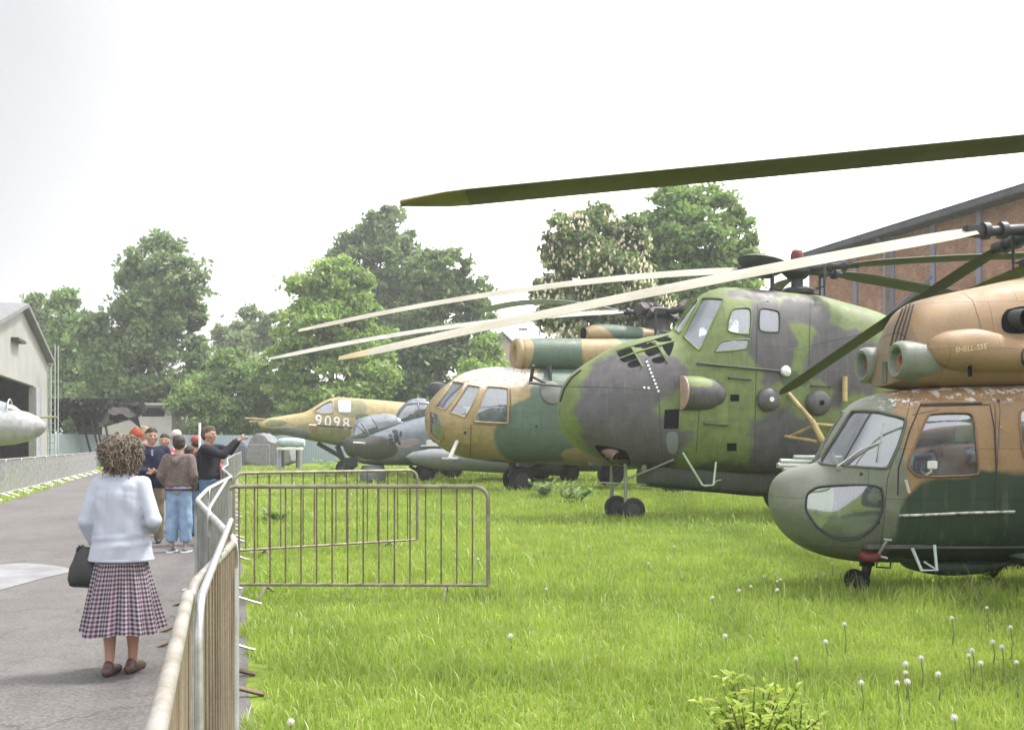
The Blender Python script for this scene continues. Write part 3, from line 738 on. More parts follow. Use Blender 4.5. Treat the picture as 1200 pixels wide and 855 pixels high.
# the same type again just beyond the right edge of the photo: one of its blades crosses the top of the picture
def neighbour():
    s = SH
    t = thing('small_helicopter', 'olive rotor blade crossing the sky at the top, from a helicopter parked outside the frame', 'helicopter', (3.55, 6.25, 0), R(3), 'helicopters parked in a row on the grass')
    for ch in s.root.children:
        n = ch.name.split('.')[0]
        if n in ('fuselage', 'engine_cowling', 'rotor_hub', 'nose_gear', 'main_gear', 'engine_intake', 'window', 'windscreen', 'chin_window', 'seat', 'cabin_floor', 'instrument_panel', 'oil_cooler_bulge', 'exhaust_pipe', 'tail_fin'):
            copy_tree(ch, t)
    M = Matrix.Translation(t.location) @ Matrix.Rotation(R(3), 4, 'Z'); Mi = M.inverted(); hub = Vector((3.0, .05, 3.86))
    tip = Mi @ P(470, 239, 6.9); h = tip - hub; h.z *= .3
    blade(t, hub + h.normalized() * .78, tip, .36, .05, M_blade_olive, .0, 5, mat('olive_yellow_tip', (.16, .14, .045), .6), root=hub, tip_len=.075, side=-1)
    for a in (95, -28):
        e = hub + Vector((math.cos(R(a)) * 7.4, math.sin(R(a)) * 7.4, -.7)); h = e - hub; h.z *= .3
        blade(t, hub + h.normalized() * .78, e, .44, .06, M_blade_olive, .1, 8, None, root=hub)
neighbour()

# ------------------------------------------------------------------ big nose-engined helicopter behind it
LG, DG, MG = (.125, .168, .048), (.078, .073, .080), (.05, .075, .034)
def big_helicopter():
    c = Craft('transport_helicopter', 'large green and dark grey camouflaged helicopter with high cockpit and grilled round nose', 'helicopter', 655, 19.0, 9, 'helicopters parked in a row on the grass')
    r = c.root
    top = [(655, 480), (656, 467), (660, 452), (668, 440), (680, 430), (695, 420), (715, 408), (735, 400), (760, 394.5), (783, 390), (790, 385), (800, 372), (815, 352), (826, 343), (840, 338.5), (860, 338), (900, 342), (950, 347), (985, 356), (1020, 366), (1045, 378), (1090, 400), (1150, 420), (1250, 430), (1500, 425)]
    bot = [(655, 486), (657, 498), (662, 509), (672, 520), (686, 531), (710, 540), (740, 548), (780, 552), (830, 555), (880, 558), (920, 556), (980, 553), (1050, 550), (1120, 535), (1200, 500), (1300, 470), (1500, 450)]
    wid = [(655, .05), (657, .32), (662, .55), (672, .74), (690, .88), (720, .97), (760, 1.0), (850, 1.02), (950, 1.02), (1050, .98), (1120, .8), (1200, .5), (1300, .36), (1500, .25)]
    bm = c.loft(top, bot, wid, [(655, 2), (700, 2.1), (780, 2.3), (850, 2.7), (1000, 2.7), (1200, 2)], .42, n=96, seg=64)
    S = Surf(c, bm); A = lambda x, y, v=-.95: c.at(x, y, v); s_ = 18.2 / F
    pt = lambda col, x, y, rx, ry, v=-.95: (col, A(x, y, v), (rx * s_, 1.6, ry * s_))
    pa = [pt(MG, 860, 585, 260, 42), pt(DG, 728, 478, 47, 72), pt(DG, 755, 520, 60, 34), pt(DG, 762, 440, 50, 28), pt(LG, 846, 480, 42, 62), pt(DG, 915, 530, 46, 52), pt(DG, 902, 398, 30, 52), pt(DG, 950, 365, 34, 24),  # first patch darkens the belly: shading of the lower body put into the colour
          pt(LG, 945, 400, 24, 26), pt(DG, 985, 430, 46, 55), pt(LG, 950, 455, 26, 18), pt(LG, 1010, 370, 34, 26), pt(DG, 895, 341, 45, 8), pt(LG, 1000, 500, 25, 40), pt(MG, 676, 522, 12, 10), pt(MG, 930, 440, 20, 10), pt(LG, 880, 445, 18, 18)]
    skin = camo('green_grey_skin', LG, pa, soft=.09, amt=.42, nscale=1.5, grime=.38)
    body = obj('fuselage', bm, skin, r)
    gfr = mat('green_frame', (.10, .16, .035), .6); dfr = mat('grey_green_trim', (.05, .06, .045), .6)
    w1 = window(c, S, [(823, 349), (849, 350), (834, 380), (820, 412), (800, 394), (812, 370)], M_glassd, gfr, r=2, step=5, fr=.02, name='windscreen')
    w2 = window(c, S, [(815, 351.5), (819.5, 351), (797, 391), (790, 386), (800, 372)], M_glass, gfr, r=1, step=4, fr=.018, name='windscreen')
    w3 = window(c, S, [(857, 361), (881, 360), (880, 393), (851, 389)], M_glass, gfr, r=4, step=5, fr=.02)
    w4 = window(c, S, [(846, 399), (879, 397), (876, 409), (836, 413)], M_glassd, gfr, r=2, step=5, fr=.018)
    w5 = window(c, S, [(890, 360), (914, 364), (914, 390), (889, 388)], M_glassd, dfr, r=3, step=5, fr=.018)
    cut(body, [w1, w2, w3, w4, w5], .035, True, .14)
    bm = bmesh.new(); k = c.at(850, 420, 0); box(bm, k + Vector((.2, 0, .0)), (2.4, 1.7, .06)); box(bm, k + Vector((1.3, 0, .5)), (.06, 1.3, 1.0)); 
    obj('cockpit_floor', bm, mat('cockpit_grey', (.08, .09, .08), .8), r, 0)
    for v in (-.45, .45):
        bm = bmesh.new(); bbox(bm, k + Vector((.35, v, .3)), (.5, .5, .14), .04); bbox(bm, k + Vector((.62, v, .75)), (.12, .5, .8), .04); obj('seat', bm, M_dark, r)
    bm = bmesh.new(); bbox(bm, k + Vector((-.55, 0, .25)), (.25, 1.3, .35), .05); obj('instrument_panel', bm, M_dark, r)
    # engine cooling openings in the top of the nose, with light green ribs
    holes = [[(722, 413), (739, 407), (743, 412), (727, 419)], [(725, 419), (743, 413.5), (747, 420), (731, 425)], [(734, 426), (748, 420), (752, 428), (738, 431)],
             [(742, 405), (757, 400), (759, 404), (746, 408)], [(750, 406), (767, 400), (770, 404), (753, 409)], [(754, 411), (770, 406), (775, 413), (760, 418)], [(762, 421), (776, 416.5), (780, 424), (768, 426)],
             [(766, 397), (783, 394), (789, 399), (772, 401)], [(775, 404), (791, 401), (785, 418), (781, 414)]]
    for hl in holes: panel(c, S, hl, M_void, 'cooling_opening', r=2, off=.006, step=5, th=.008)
    seams(c, S, [[(722, 412), (739, 406), (760, 400), (783, 393)], [(739, 406), (746, 418), (753, 430)], [(760, 400), (770, 405), (782, 425)], [(727, 420), (746, 413), (790, 400)]], .018, gfr, 'nose_rib', .01)
    seams(c, S, [[(657, 470), (662, 455), (670, 443), (681, 434)]], .028, M_black, 'nose_ring', .004)
    seams(c, S, [[(662, 453), (700, 453), (755, 455), (772, 458)], [(757, 420), (764, 440), (772, 460), (774, 500), (778, 545)], [(820, 470), (816, 530)], [(888, 358), (886, 440), (884, 545)], [(816, 427), (905, 433)], [(920, 412), (985, 396), (1030, 385)], [(950, 352), (948, 430)]], .009, dfr, 'panel_seam')
    for x, y in [(758 + 13.5 * i / 8, 424 + 34 * i / 8) for i in range(9)] + [(755, 454), (760, 454.5)]:
        bm = bmesh.new(); l, n = S.hit(x, y); lathe(bm, [(.026, 0), (.024, .012)], axis_mat(l, n), 8); obj('fastener', bm, M_white, r)
    # side air intake
    p = c.at(798, 460, -1.0); bm = bmesh.new(); M = axis_mat(p + Vector((0, .0, 0)), (1, .10, -.02))
    lathe(bm, [(.22, .25), (.24, .04), (.27, 0), (.31, .01), (.335, .05), (.34, .35), (.31, .62), (.2, .85), (.06, .95)], M, 32)
    it = obj('side_intake', bm, camo('intake_camo', DG, [(LG, p + Vector((.3, -.2, .22)), (.3, .3, .16))], amt=.1, grime=.3), r)
    bm = bmesh.new(); lathe(bm, [(.27, -.012), (.31, -.012), (.335, .0), (.335, .025), (.3, .03), (.27, .02)], M, 32); obj('intake_ring', bm, mat('dull_pink_ring', (.38, .26, .22), .6), it)
    obj('intake_throat', (lambda b_: (lathe(b_, [(.25, .10), (.24, .12)], M, 24), b_)[1])(bmesh.new()), M_void, it)
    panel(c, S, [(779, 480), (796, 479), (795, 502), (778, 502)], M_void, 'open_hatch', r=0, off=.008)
    panel(c, S, [(780, 506), (795, 505), (794, 532), (782, 531)], mat('grey_blue_panel', (.16, .18, .19), .6), 'grey_panel', r=4, off=.006)
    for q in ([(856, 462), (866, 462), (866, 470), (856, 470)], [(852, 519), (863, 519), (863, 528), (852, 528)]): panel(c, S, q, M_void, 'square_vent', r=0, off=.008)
    for a, b in (((854, 443), (879, 445)), ((825, 496), (852, 498)), ((950, 452), (972, 453))):
        bm = bmesh.new(); L = seam_pts(S, [a, b], off=.05); tube(bm, [seam_pts(S, [a, b], off=0)[0]] + L + [seam_pts(S, [a, b], off=0)[-1]], .018, 6); obj('grab_rail', bm, M_dark, r)
    bm = bmesh.new(); tube(bm, seam_pts(S, [(816, 426), (860, 430), (915, 435)], off=.05), .022, 6); obj('door_track', bm, M_dark, r)
    bm = bmesh.new(); l, n = S.hit(918, 436); lathe(bm, [(.03, 0), (.1, .03), (.11, .10), (.05, .16)], axis_mat(l, n + Vector((.3, 0, .2))), 14); obj('landing_light', bm, M_white, r)
    for x, y, rr in ((900, 468, .24), (958, 472, .26)):
        l, n = S.hit(x, y); bm = bmesh.new(); lathe(bm, [(rr, -.05), (rr, .03), (rr * .93, .09), (rr * .7, .15), (rr * .35, .18), (rr * .1, .185)], axis_mat(l, n), 28)
        d_ = obj('round_cover', bm, camo('dome_grey', (.085, .083, .09), [], grime=.3), r)
        bm = bmesh.new(); lathe(bm, [(rr * .22, .165), (rr * .2, .195)], axis_mat(l, n), 12); obj('cover_cap', bm, M_white if x < 930 else M_void, d_)
    # ventral gondola
    g = c.loft([(752, 548), (757, 540), (830, 545), (900, 548)], [(752, 569), (790, 573), (840, 577), (890, 581), (893, 582) if False else (900, 581)], [(752, .38), (762, .45), (900, .45)], [(752, 4), (900, 4)], .5, 20, 28)
    for v in g.verts:
        if v.co.x > c.at(893, 570).x and v.co.z < c.at(890, 566).z: v.co.x -= .12
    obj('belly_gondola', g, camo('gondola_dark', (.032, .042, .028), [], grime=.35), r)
    bm = bmesh.new(); tube(bm, [c.at(800, 530, -.9), c.at(823, 568, -1.0), c.at(826, 569, -1.0), c.at(836, 568, -1.0), c.at(839, 541, -.9)], .022, 8); tube(bm, [c.at(834, 569, -1.0), c.at(840, 563, -.7), c.at(845, 562, -.5)], .014, 6)
    obj('boarding_step', bm, mat('pale_green_step', (.35, .42, .30), .5), r)
    # nose gear
    gr = mat('gear_grey_green', (.20, .22, .15), .6)
    bm = bmesh.new(); tube(bm, [c.at(733, 526, -.3), c.at(733, 590, -.3)], .035, 10); tube(bm, [c.at(754, 535, -.4), c.at(755, 552, -.4)], .06, 8); tube(bm, [c.at(790, 538, -.7), c.at(757, 552, -.5), c.at(736, 560, -.3)], .02, 8); tube(bm, [c.at(700, 565, -.3), c.at(760, 568, -.3)], .02, 6)
    ng = obj('nose_gear', bm, gr, r)
    bm = bmesh.new(); tube(bm, [c.at(717, 545, .25), c.at(716.5, 592, .25)], .04, 10); tube(bm, [c.at(690, 543, .2), c.at(735, 543, .2)], .03, 8); obj('gear_leg', bm, gr, ng)
    bm = bmesh.new(); tube(bm, [c.at(705, 518, -.4), c.at(712, 526, -.5), c.at(722, 534, -.62)], [.13, .13, .12], 14); ex = obj('engine_exhaust', bm, mat('burnt_exhaust', (.16, .10, .09), .7), r)
    bm = bmesh.new(); tube(bm, [c.at(721.5, 533.8, -.62), c.at(722.6, 534.6, -.63)], .09, 14); obj('exhaust_throat', bm, M_void, ex)
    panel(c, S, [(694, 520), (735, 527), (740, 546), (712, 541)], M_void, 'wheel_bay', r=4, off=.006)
    wheelset(c, Vector((c.at(722, 598, .25).x, .22, .24)), .25, .18, parent=ng); wheelset(c, Vector((c.at(742, 600, -.3).x, -.30, .23)), .24, .18, (.25, 1, 0), parent=ng)
    # main gear struts
    bm = bmesh.new()
    for a, b, rr in (((924, 461, -1.05), (951, 492, -1.5), .045), ((951, 492, -1.5), (966, 520, -1.7), .06)) : tube(bm, [c.at(*a), c.at(*b)], rr, 10)
    for a, b in (((920, 511, -1.0), (958, 517, -1.6)), ((926, 511, -1.0), (956, 497, -1.55)), ((956, 497, -1.55), (985, 499, -1.0))): tube(bm, [c.at(*a), c.at(*b)], .032, 8)
    mg = obj('main_gear', bm, M_strut, r)
    wheelset(c, Vector((c.at(1006, 590, -1.7).x, -1.75, .4)), .4, .25, parent=mg); 
    bm = bmesh.new(); tube(bm, [c.at(966, 518, -1.7), Vector((c.at(1006, 590, -1.7).x, -1.6, .4))], .06, 10); obj('oleo_leg', bm, M_strut, mg)
    m2 = copy_tree(mg, r); m2.scale = (1, -1, 1)
    bm = bmesh.new(); tube(bm, [c.at(990, 441, -1.1), c.at(990, 470, -1.15)], .05, 10); obj('gear_brace', bm, M_strut, r)
    bm = bmesh.new()
    for y, x0, rr in ((540, 914, .05), (545, 911, .06), (549, 917, .055), (535, 930, .04)):
        tube(bm, [c.at(x0, y, -1.5), c.at(x0 + 65, y + 1, -1.5)], rr, 10)
    box(bm, c.at(958, 540, -1.25), (.5, .7, .08))
    obj('tube_cluster', bm, mat('pale_metal_tube', (.45, .47, .46), .45, .3), r)  # cluster of pale tubes beside the fuselage, use not known
    # rotor
    hub = c.at(934, 316, 0); rotor_head(r, hub, .30, .13, .75, 4, .62)
    bm = bmesh.new(); lathe(bm, [(.11, .1), (.14, .2), (.13, .33), (.09, .42), (.03, .45)], Matrix.Translation(hub), 16); cap = obj('hub_cap', bm, M_red, r)
    bm = bmesh.new(); lathe(bm, [(.105, .39), (.105, .41), (.07, .455), (.02, .475)], Matrix.Translation(hub), 16)
    obj('cap_top', bm, mat('pale_cap', (.6, .6, .58), .5), cap)
    bm = bmesh.new(); lathe(bm, [(.2, -.3), (.5, -.1), (.55, .0), (.45, .05)], axis_mat(hub + Vector((-.7, .1, .15)), (.2, 0, 1)), 18); obj('hub_fairing', bm, M_dark, r)
    H = lambda x, y, d: c.Mi @ P(x, y, d)
    def rb(tip, m, tm=None, sag=.05, root_x=1.15, sd=1, pitch=8, root_drop=.0):
        h = tip - hub; h.z *= .1; h.z -= root_drop; blade(r, hub + h.normalized() * root_x, tip, .46, .07, m, sag, pitch, tm, root=hub, side=sd, tip_len=.03)
    rb(H(350, 388, 19.6), M_cream, mat('pale_tip', (.36, .33, .24), .5), sag=.22, sd=1, pitch=26)
    rb(c.Mi @ Vector((14.6, 14.6, 4.3)), M_blade_green, None, sag=.2, pitch=5)
    rb(c.Mi @ Vector((15.3, 23.2, 4.15)), M_blade_green, None, sag=.1, pitch=12, root_drop=.1)
    rb(H(905, 345, 30.0), M_blade_green, None, sag=.1)
    bm = bmesh.new(); tube(bm, [c.at(1150, 430), c.at(1240, 380)], [.5, .2], 10); obj('tail_fin', bm, skin, r)
    return c
BH = big_helicopter()
# ------------------------------------------------------------------ tan and green helicopter
TN, GR = (.30, .225, .11), (.072, .115, .082)
def tan_helicopter():
    c = Craft('transport_helicopter', 'tan and grey-green helicopter with flaked white cockpit roof and wide front windows', 'helicopter', 500.5, 29.0, 19, 'helicopters parked in a row on the grass')
    r = c.root
    top = [(500.5, 492), (501.5, 482), (505, 472), (511, 463), (520, 454), (530, 446), (541, 438), (556, 433), (575, 430.5), (600, 430), (640, 430), (720, 431), (800, 432), (900, 436)]
    bot = [(500.5, 495), (502, 504), (507, 513), (516, 522), (530, 531), (550, 537), (580, 541), (620, 543), (680, 545), (800, 546), (900, 540)]
    wid = [(500.5, .05), (502, .5), (505, .8), (512, 1.05), (525, 1.25), (545, 1.4), (580, 1.45), (680, 1.45), (900, 1.4)]
    bm = c.loft(top, bot, wid, [(500.5, 2), (540, 2.3), (600, 2.6), (900, 2.6)], .45, n=90, seg=60)
    S = Surf(c, bm); s_ = 29.0 / F; A = lambda x, y, v=-1.4: c.at(x, y, v)
    pt = lambda col, x, y, rx, ry, v=-1.4: (col, A(x, y, v), (rx * s_, 2.0, ry * s_))
    pa = [pt(GR, 640, 505, 64, 40), pt(GR, 655, 470, 40, 38), pt(GR, 665, 440, 34, 16), pt(GR, 560, 547, 90, 9), pt(TN, 685, 532, 26, 9), pt(TN, 700, 440, 14, 12)]
    ch = [(A(570, 440, -.6), (1.35, 2.2, .42), .46)]
    skin = camo('tan_green_skin', TN, pa, amt=.3, nscale=.8, chips=ch, grime=.25)
    body = obj('fuselage', bm, skin, r); tf = mat('tan_frame', (.30, .23, .12), .6)
    w1 = window(c, S, [(531, 447), (545, 449), (523, 480), (510, 477)], M_glass, tf, r=.8, step=4, fr=.025, name='windscreen', off=-.02)
    w2 = window(c, S, [(548, 451), (563, 453), (554, 474), (545, 489), (527, 483)], M_glass, tf, r=.8, step=4, fr=.025, name='windscreen', off=-.02)
    w3 = window(c, S, [(571, 452.5), (596, 454.5), (595, 496), (555, 494)], M_glass, tf, r=1, step=4, fr=.03, off=-.02)
    w4 = window(c, S, [(503.2, 481), (516, 486), (520, 511), (515, 519), (504.5, 508)], M_glass, tf, r=2, step=4, fr=.03, name='chin_window', off=-.02)
    cut(body, [w1, w2, w3, w4], .05, True, .2)
    k = c.at(560, 500, 0); bm = bmesh.new(); box(bm, k + Vector((.6, 0, -.1)), (3.2, 2.3, .06)); box(bm, k + Vector((2.0, 0, .9)), (.06, 2.4, 2)); obj('cockpit_floor', bm, mat('cockpit_dark', (.07, .08, .09), .8), r, 0)
    bm = bmesh.new(); bbox(bm, k + Vector((-.9, 0, .35)), (.5, 2.0, .6), .1); obj('instrument_panel', bm, M_dark, r)
    for v in (-.6, .6):
        bm = bmesh.new(); bbox(bm, k + Vector((.5, v, .4)), (.55, .6, .16), .05); bbox(bm, k + Vector((.85, v, .9)), (.16, .6, 1.0), .05); obj('seat', bm, mat('seat_blue_grey', (.10, .12, .16), .8), r)
    l, n = S.hit(650, 457)
    bm = bmesh.new(); l, n = S.hit(646, 460); lathe(bm, [(.36, 0), (.36, .03), (.30, .06)], axis_mat(l, n), 24); o = obj('porthole_cover', bm, mat('grey_disc', (.17, .18, .17), .6), r)
    seams(c, S, [[(598, 455), (599, 496), (597, 499), (555, 496)], [(552, 497), (551, 534)]], .014, mat('tan_seam', (.14, .10, .05)), 'panel_seam', .01)
    bm = bmesh.new(); pts = seam_pts(S, [(618, 452), (700, 458)], off=.18); tube(bm, pts, .045, 6); l, n = S.hit(622, 446); tube(bm, [l + n * .0, l + n * .28 + Vector((0, 0, .3))], .06, 6); tube(bm, [l + n * .2, l + n * .3 + Vector((.4, 0, -.25))], .05, 6); obj('hoist_rail', bm, M_dark, r)
    bm = bmesh.new(); l, n = S.hit(534, 518); tube(bm, [l + n * .05 + Vector((.1, 0, .15)), l + n * .25 + Vector((-.1, 0, -.3))], .06, 6); q = l + n * .25 + Vector((-.1, 0, -.3)); bbox(bm, q, (.5, .12, .05), .01)
    obj('antenna', bm, M_white, r)
    bm = bmesh.new()
    for x, y in ((545, 507), (629, 499)): l, n = S.hit(x, y); lathe(bm, [(.05, 0), (.04, .03)], axis_mat(l, n), 8)
    obj('small_vent', bm, M_dark, r)
    # engine housings
    eng = [(TN, c.at(604, 415, -.5), (.42, 2, 1.2)), (TN, c.at(700, 412, -.5), (.75, 2, .9)), (TN, c.at(760, 412, -.5), (.3, 2, 1.2))]
    skin2 = camo('engine_camo', GR, eng, amt=.22, nscale=.9, grime=.25)
    for v in (-.45, .5):
        b2 = c.loft([(606, 401), (608, 399), (615, 397), (640, 396), (683, 397), (760, 397), (840, 402)], [(606, 429), (608, 431), (620, 434), (683, 435), (760, 436), (840, 430)], [(606, .45), (608, .5), (640, .54), (760, .54), (840, .4)], [(606, 2.2), (840, 2.3)], .5, 30, 32, v)
        e_ = obj('engine_housing', b2, skin2, r)
        bm = bmesh.new(); p = c.at(600.5, 415, v); M = axis_mat(p, (1, 0, 0)); lathe(bm, [(.22, .3), (.24, .16), (.30, .06), (.40, .03), (.49, .07), (.53, .14), (.52, .22)], M, 30); i_ = obj('engine_intake', bm, tf if v < 0 else M_dark, e_)
        obj('intake_throat', (lambda b_: (lathe(b_, [(.25, .17), (.24, .19)], M, 20), b_)[1])(bmesh.new()), M_void, e_)
    b2 = c.loft([(684, 386), (688, 382), (705, 380), (740, 383), (800, 390)], [(684, 398), (690, 402), (740, 402), (800, 402)], [(684, .38), (690, .5), (740, .6), (800, .6)], [(684, 2.3), (800, 2.3)], .4, 20, 28)
    f_ = obj('fan_intake', b2, skin2, r)
    bm = bmesh.new(); lathe(bm, [(.22, 0), (.2, .05)], axis_mat(c.at(683, 391, 0), (1, 0, 0)), 20); obj('fan_throat', bm, M_void, f_)
    # nose gear
    bm = bmesh.new(); tube(bm, [c.at(600, 540, 0), c.at(602, 565, 0)], .12, 10); tube(bm, [c.at(640, 542, 0), c.at(603, 560, 0)], .09, 8); tube(bm, [c.at(596, 556, -.3), c.at(610, 566, -.3)], .08, 8); ng = obj('nose_gear', bm, M_dark, r)
    for v in (-.3, .3): wheelset(c, Vector((c.at(611, 565, -.3).x, v, .42)), .42, .24, parent=ng)
    for v in (-2.2, 2.2):
        bm = bmesh.new(); tube(bm, [(7.5, v * .5, 1.0), (7.3, v, .5)], .08, 8); mg = obj('main_gear', bm, M_dark, r); wheelset(c, Vector((7.3, v * 1.05, .5)), .5, .3, parent=mg)
    # rotor
    hub = c.at(770, 366, 0); rotor_head(r, hub, .5, .22, 1.2, 5, .8)
    bm = bmesh.new()
    rr = random.Random(3)
    for k in range(14):
        a = rr.uniform(0, 6.28); d = rr.uniform(.2, 1.0); p = hub + Vector((math.cos(a) * d, math.sin(a) * d, rr.uniform(-.5, .25))); bbox(bm, p, (rr.uniform(.15, .45), rr.uniform(.15, .4), rr.uniform(.1, .3)), .03, Euler((rr.random(), rr.random(), a)).to_matrix())
    tube(bm, [hub + Vector((0, 0, -1.1)), hub + Vector((0, 0, -.1))], [.6, .35], 14)
    obj('hub_linkage', bm, mat('brown_grey_metal', (.06, .052, .05), .65), r)
    H = lambda x, y, d: c.Mi @ P(x, y, d)
    pal = mat('pale_blue_blade', (.22, .27, .28), .5); wh = mat('off_white_blade', (.27, .262, .225), .6)
    def rb(tip, m, sag=.2, sd=1): h = tip - hub; h.z *= .2; blade(r, hub + h.normalized() * 1.3, tip, .52, .08, m, sag, 22, None, root=hub, side=sd)
    rb(H(315, 421, 27.5), wh, .25, 1); rb(H(560, 366, 44.0), pal, .5, -1); rb(H(940, 378, 27), wh, .7, 1); rb(H(900, 362, 44), pal, .4)
    bm = bmesh.new(); tube(bm, [c.at(880, 480), c.at(1050, 455)], [1.0, .3], 14); obj('tail_boom', bm, skin, r)
    return c
TH = tan_helicopter()

# ------------------------------------------------------------------ grey attack helicopter
def grey_helicopter():
    c = Craft('attack_helicopter', 'grey-blue attack helicopter with stepped cockpit bubbles and dark crest emblem on its flank', 'helicopter', 402.5, 36.0, 19, 'helicopters parked in a row on the grass')
    r = c.root
    top = [(402.5, 519), (405, 514), (412, 510), (425, 508), (445, 501), (465, 494), (480, 489), (500, 484), (520, 478), (560, 476), (650, 476), (760, 480)]
    bot = [(402.5, 523), (405, 530), (412, 537), (425, 543), (450, 545), (480, 545), (520, 549), (560, 551), (620, 552), (700, 552), (760, 548)]
    wid = [(402.5, .1), (405, .4), (412, .6), (430, .72), (470, .85), (520, 1.0), (600, 1.05), (760, .9)]
    bm = c.loft(top, bot, wid, [(402.5, 2), (450, 2.4), (760, 2.6)], .55, n=60, seg=48)
    S = Surf(c, bm); s_ = 36 / F; A = lambda x, y, v=-.8: c.at(x, y, v)
    pt = lambda col, x, y, rx, ry: (col, A(x, y), (rx * s_, 2, ry * s_))
    GY, DK, PL = (.155, .178, .21), (.052, .054, .042), (.33, .36, .37)
    pa = [pt(PL, 425, 548, 40, 11), pt(DK, 418, 520, 22, 14), pt(DK, 440, 524, 26, 14), pt((.11, .12, .135), 560, 548, 200, 14), pt((.15, .165, .18), 505, 530, 12, 8), pt((.28, .24, .23), 478, 518, 16, 4)]
    skin = camo('grey_blue_skin', GY, pa, amt=.4, nscale=.6, grime=.25)
    body = obj('fuselage', bm, skin, r)
    gb = mat('grey_blue_canopy', (.15, .165, .185), .5)
    gc = glass('canopy_glass', (.45, .48, .52), .2, .18)
    b2 = c.loft([(411, 512), (413, 504), (417, 494), (424, 489.5), (436, 486), (452, 484.5), (464, 487), (470, 492)], [(411, 513), (413, 516), (430, 514), (452, 507), (470, 499)], [(411, .2), (414, .45), (430, .5), (470, .48)], [(411, 2.6), (470, 2.6)], .3, 30, 32)
    F1 = Surf(c, b2); fc = obj('front_canopy', b2, gc, r)
    seams(c, F1, [[(416, 496), (424, 503), (434, 511)], [(434, 487), (441, 497), (446, 507)], [(421, 491), (434, 511)]], .04, gb, 'canopy_frame', .0)
    bm = bmesh.new(); box(bm, c.at(440, 505, 0), (1.0, .7, .5)); bbox(bm, c.at(455, 497, 0), (.3, .5, .5), .08); obj('gunner_seat', bm, M_dark, r)
    panel(c, F1, [(436, 487), (452, 485.5), (466, 489), (466, 497), (444, 503)], gb, 'canopy_side', r=1, off=.01)
    b2 = c.loft([(462, 492), (464, 487), (469, 478), (476, 471), (485, 467), (495, 466.5), (505, 470), (514, 478)], [(462, 494), (470, 496), (485, 493), (500, 490), (514, 486)], [(462, .15), (466, .38), (480, .5), (500, .5), (514, .42)], [(462, 2.3), (514, 2.3)], .3, 30, 32)
    F2 = Surf(c, b2); rc = obj('rear_canopy', b2, gc, r)
    seams(c, F2, [[(464, 490), (470, 480), (477, 472)], [(489, 467), (491, 480), (492, 492)], [(474, 474), (490, 472), (506, 473)]], .045, gb, 'canopy_frame', .0)
    panel(c, F2, [(472, 476), (480, 469), (495, 467), (508, 471), (506, 474), (488, 473)], gb, 'canopy_roof', r=1, off=.012)
    bm = bmesh.new(); bbox(bm, c.at(492, 482, 0), (.35, .5, .8), .08); bbox(bm, c.at(478, 487, 0), (.4, .6, .3), .05); obj('pilot_seat', bm, mat('seat_brown', (.10, .06, .05)), r)
    # crest: dark rearing beast reduced to blocks of paint on the flank
    cr_ = [[(459, 505), (462, 503), (466, 504), (467, 508), (464, 510)], [(461, 509), (467, 509), (468, 517), (463, 519)], [(456, 508), (460, 510), (459, 512), (455, 511)], [(456, 513), (461, 513), (460, 516), (455, 516)], [(468, 506), (471, 504), (471, 511), (468, 512)], [(458, 518), (462, 517), (461, 521), (457, 520)], [(466, 517), (469, 517), (470, 521), (467, 521)]]
    bm = bmesh.new()
    for q in cr_:
        b = sheet_bm(patch(S, q, .8, 2, 1), .012, False, .01); me = bpy.data.meshes.new('t'); b.to_mesh(me); b.free(); bm.from_mesh(me); bpy.data.meshes.remove(me)
    obj('emblem', bm, mat('emblem_black', (.02, .022, .03), .6), r)
    # belly sensor and gun
    bm = bmesh.new(); p = c.at(437, 548, 0); lathe(bm, [(.1, -.55), (.46, -.5), (.5, -.38), (.5, -.1), (.42, .1)], Matrix.Translation(p), 24); tr = obj('nose_turret', bm, mat('pale_grey_turret', (.17, .19, .20), .5), r)
    bm = bmesh.new(); tube(bm, [c.at(413, 545, -.3), c.at(402, 549, -.3)], .06, 8); bbox(bm, c.at(411, 542, -.3), (.5, .3, .4), .06); obj('chin_gun', bm, M_dark, r)
    rod(c, [(414, 518, -.7), (428, 519, -.85)], .03, M_white, 'air_probe', 6)
    bm = bmesh.new(); l, n = S.hit(507, 519); bbox(bm, l, (.5, .1, .25), .03); l, n = S.hit(503, 522); bbox(bm, l + n * .05, (.7, .1, .06), .02); obj('step_bracket', bm, M_white, r)
    # wheel, stub-wing stores
    bm = bmesh.new(); tube(bm, [c.at(491, 540, 0), c.at(494, 557, 0)], .10, 10); tube(bm, [c.at(480, 545, 0), c.at(493, 556, 0)], .06, 8); ng = obj('nose_gear', bm, M_dark, r)
    for v in (-.2, .2): wheelset(c, Vector((c.at(497, 557, 0).x, v, .38)), .38, .18, parent=ng)
    bm = bmesh.new(); p = c.at(476, 535, -2.0); M = axis_mat(p, c.at(655, 546, -2.0) - p)
    Lq = (c.at(655, 546, -2.0) - p).length; lathe(bm, [(.02, .0), (.2, .25), (.36, .9), (.40, 1.5), (.40, Lq - 1.2), (.38, Lq)], M, 22)
    pod = obj('wing_pod', bm, camo('pod_grey', (.15, .165, .18), [((.03, .032, .035), c.at(640, 545, -2), (1.3, 2, 2))], amt=.1, grime=.2), r)
    b2 = c.loft([(590, 520), (600, 519), (660, 521), (680, 523)], [(590, 524), (600, 527), (660, 528), (680, 526)], [(590, 2.6), (680, 3.0)], [(590, 3), (680, 3)], .5, 8, 20)
    obj('stub_wing', b2, skin, r)
    bm = bmesh.new(); lathe(bm, [(.18, -.2), (.36, -.12), (.4, .1), (.3, .32), (.1, .4)], axis_mat(c.at(512, 459, 0), (0, 0, 1)), 20); obj('sensor_dome', bm, M_dark, r)
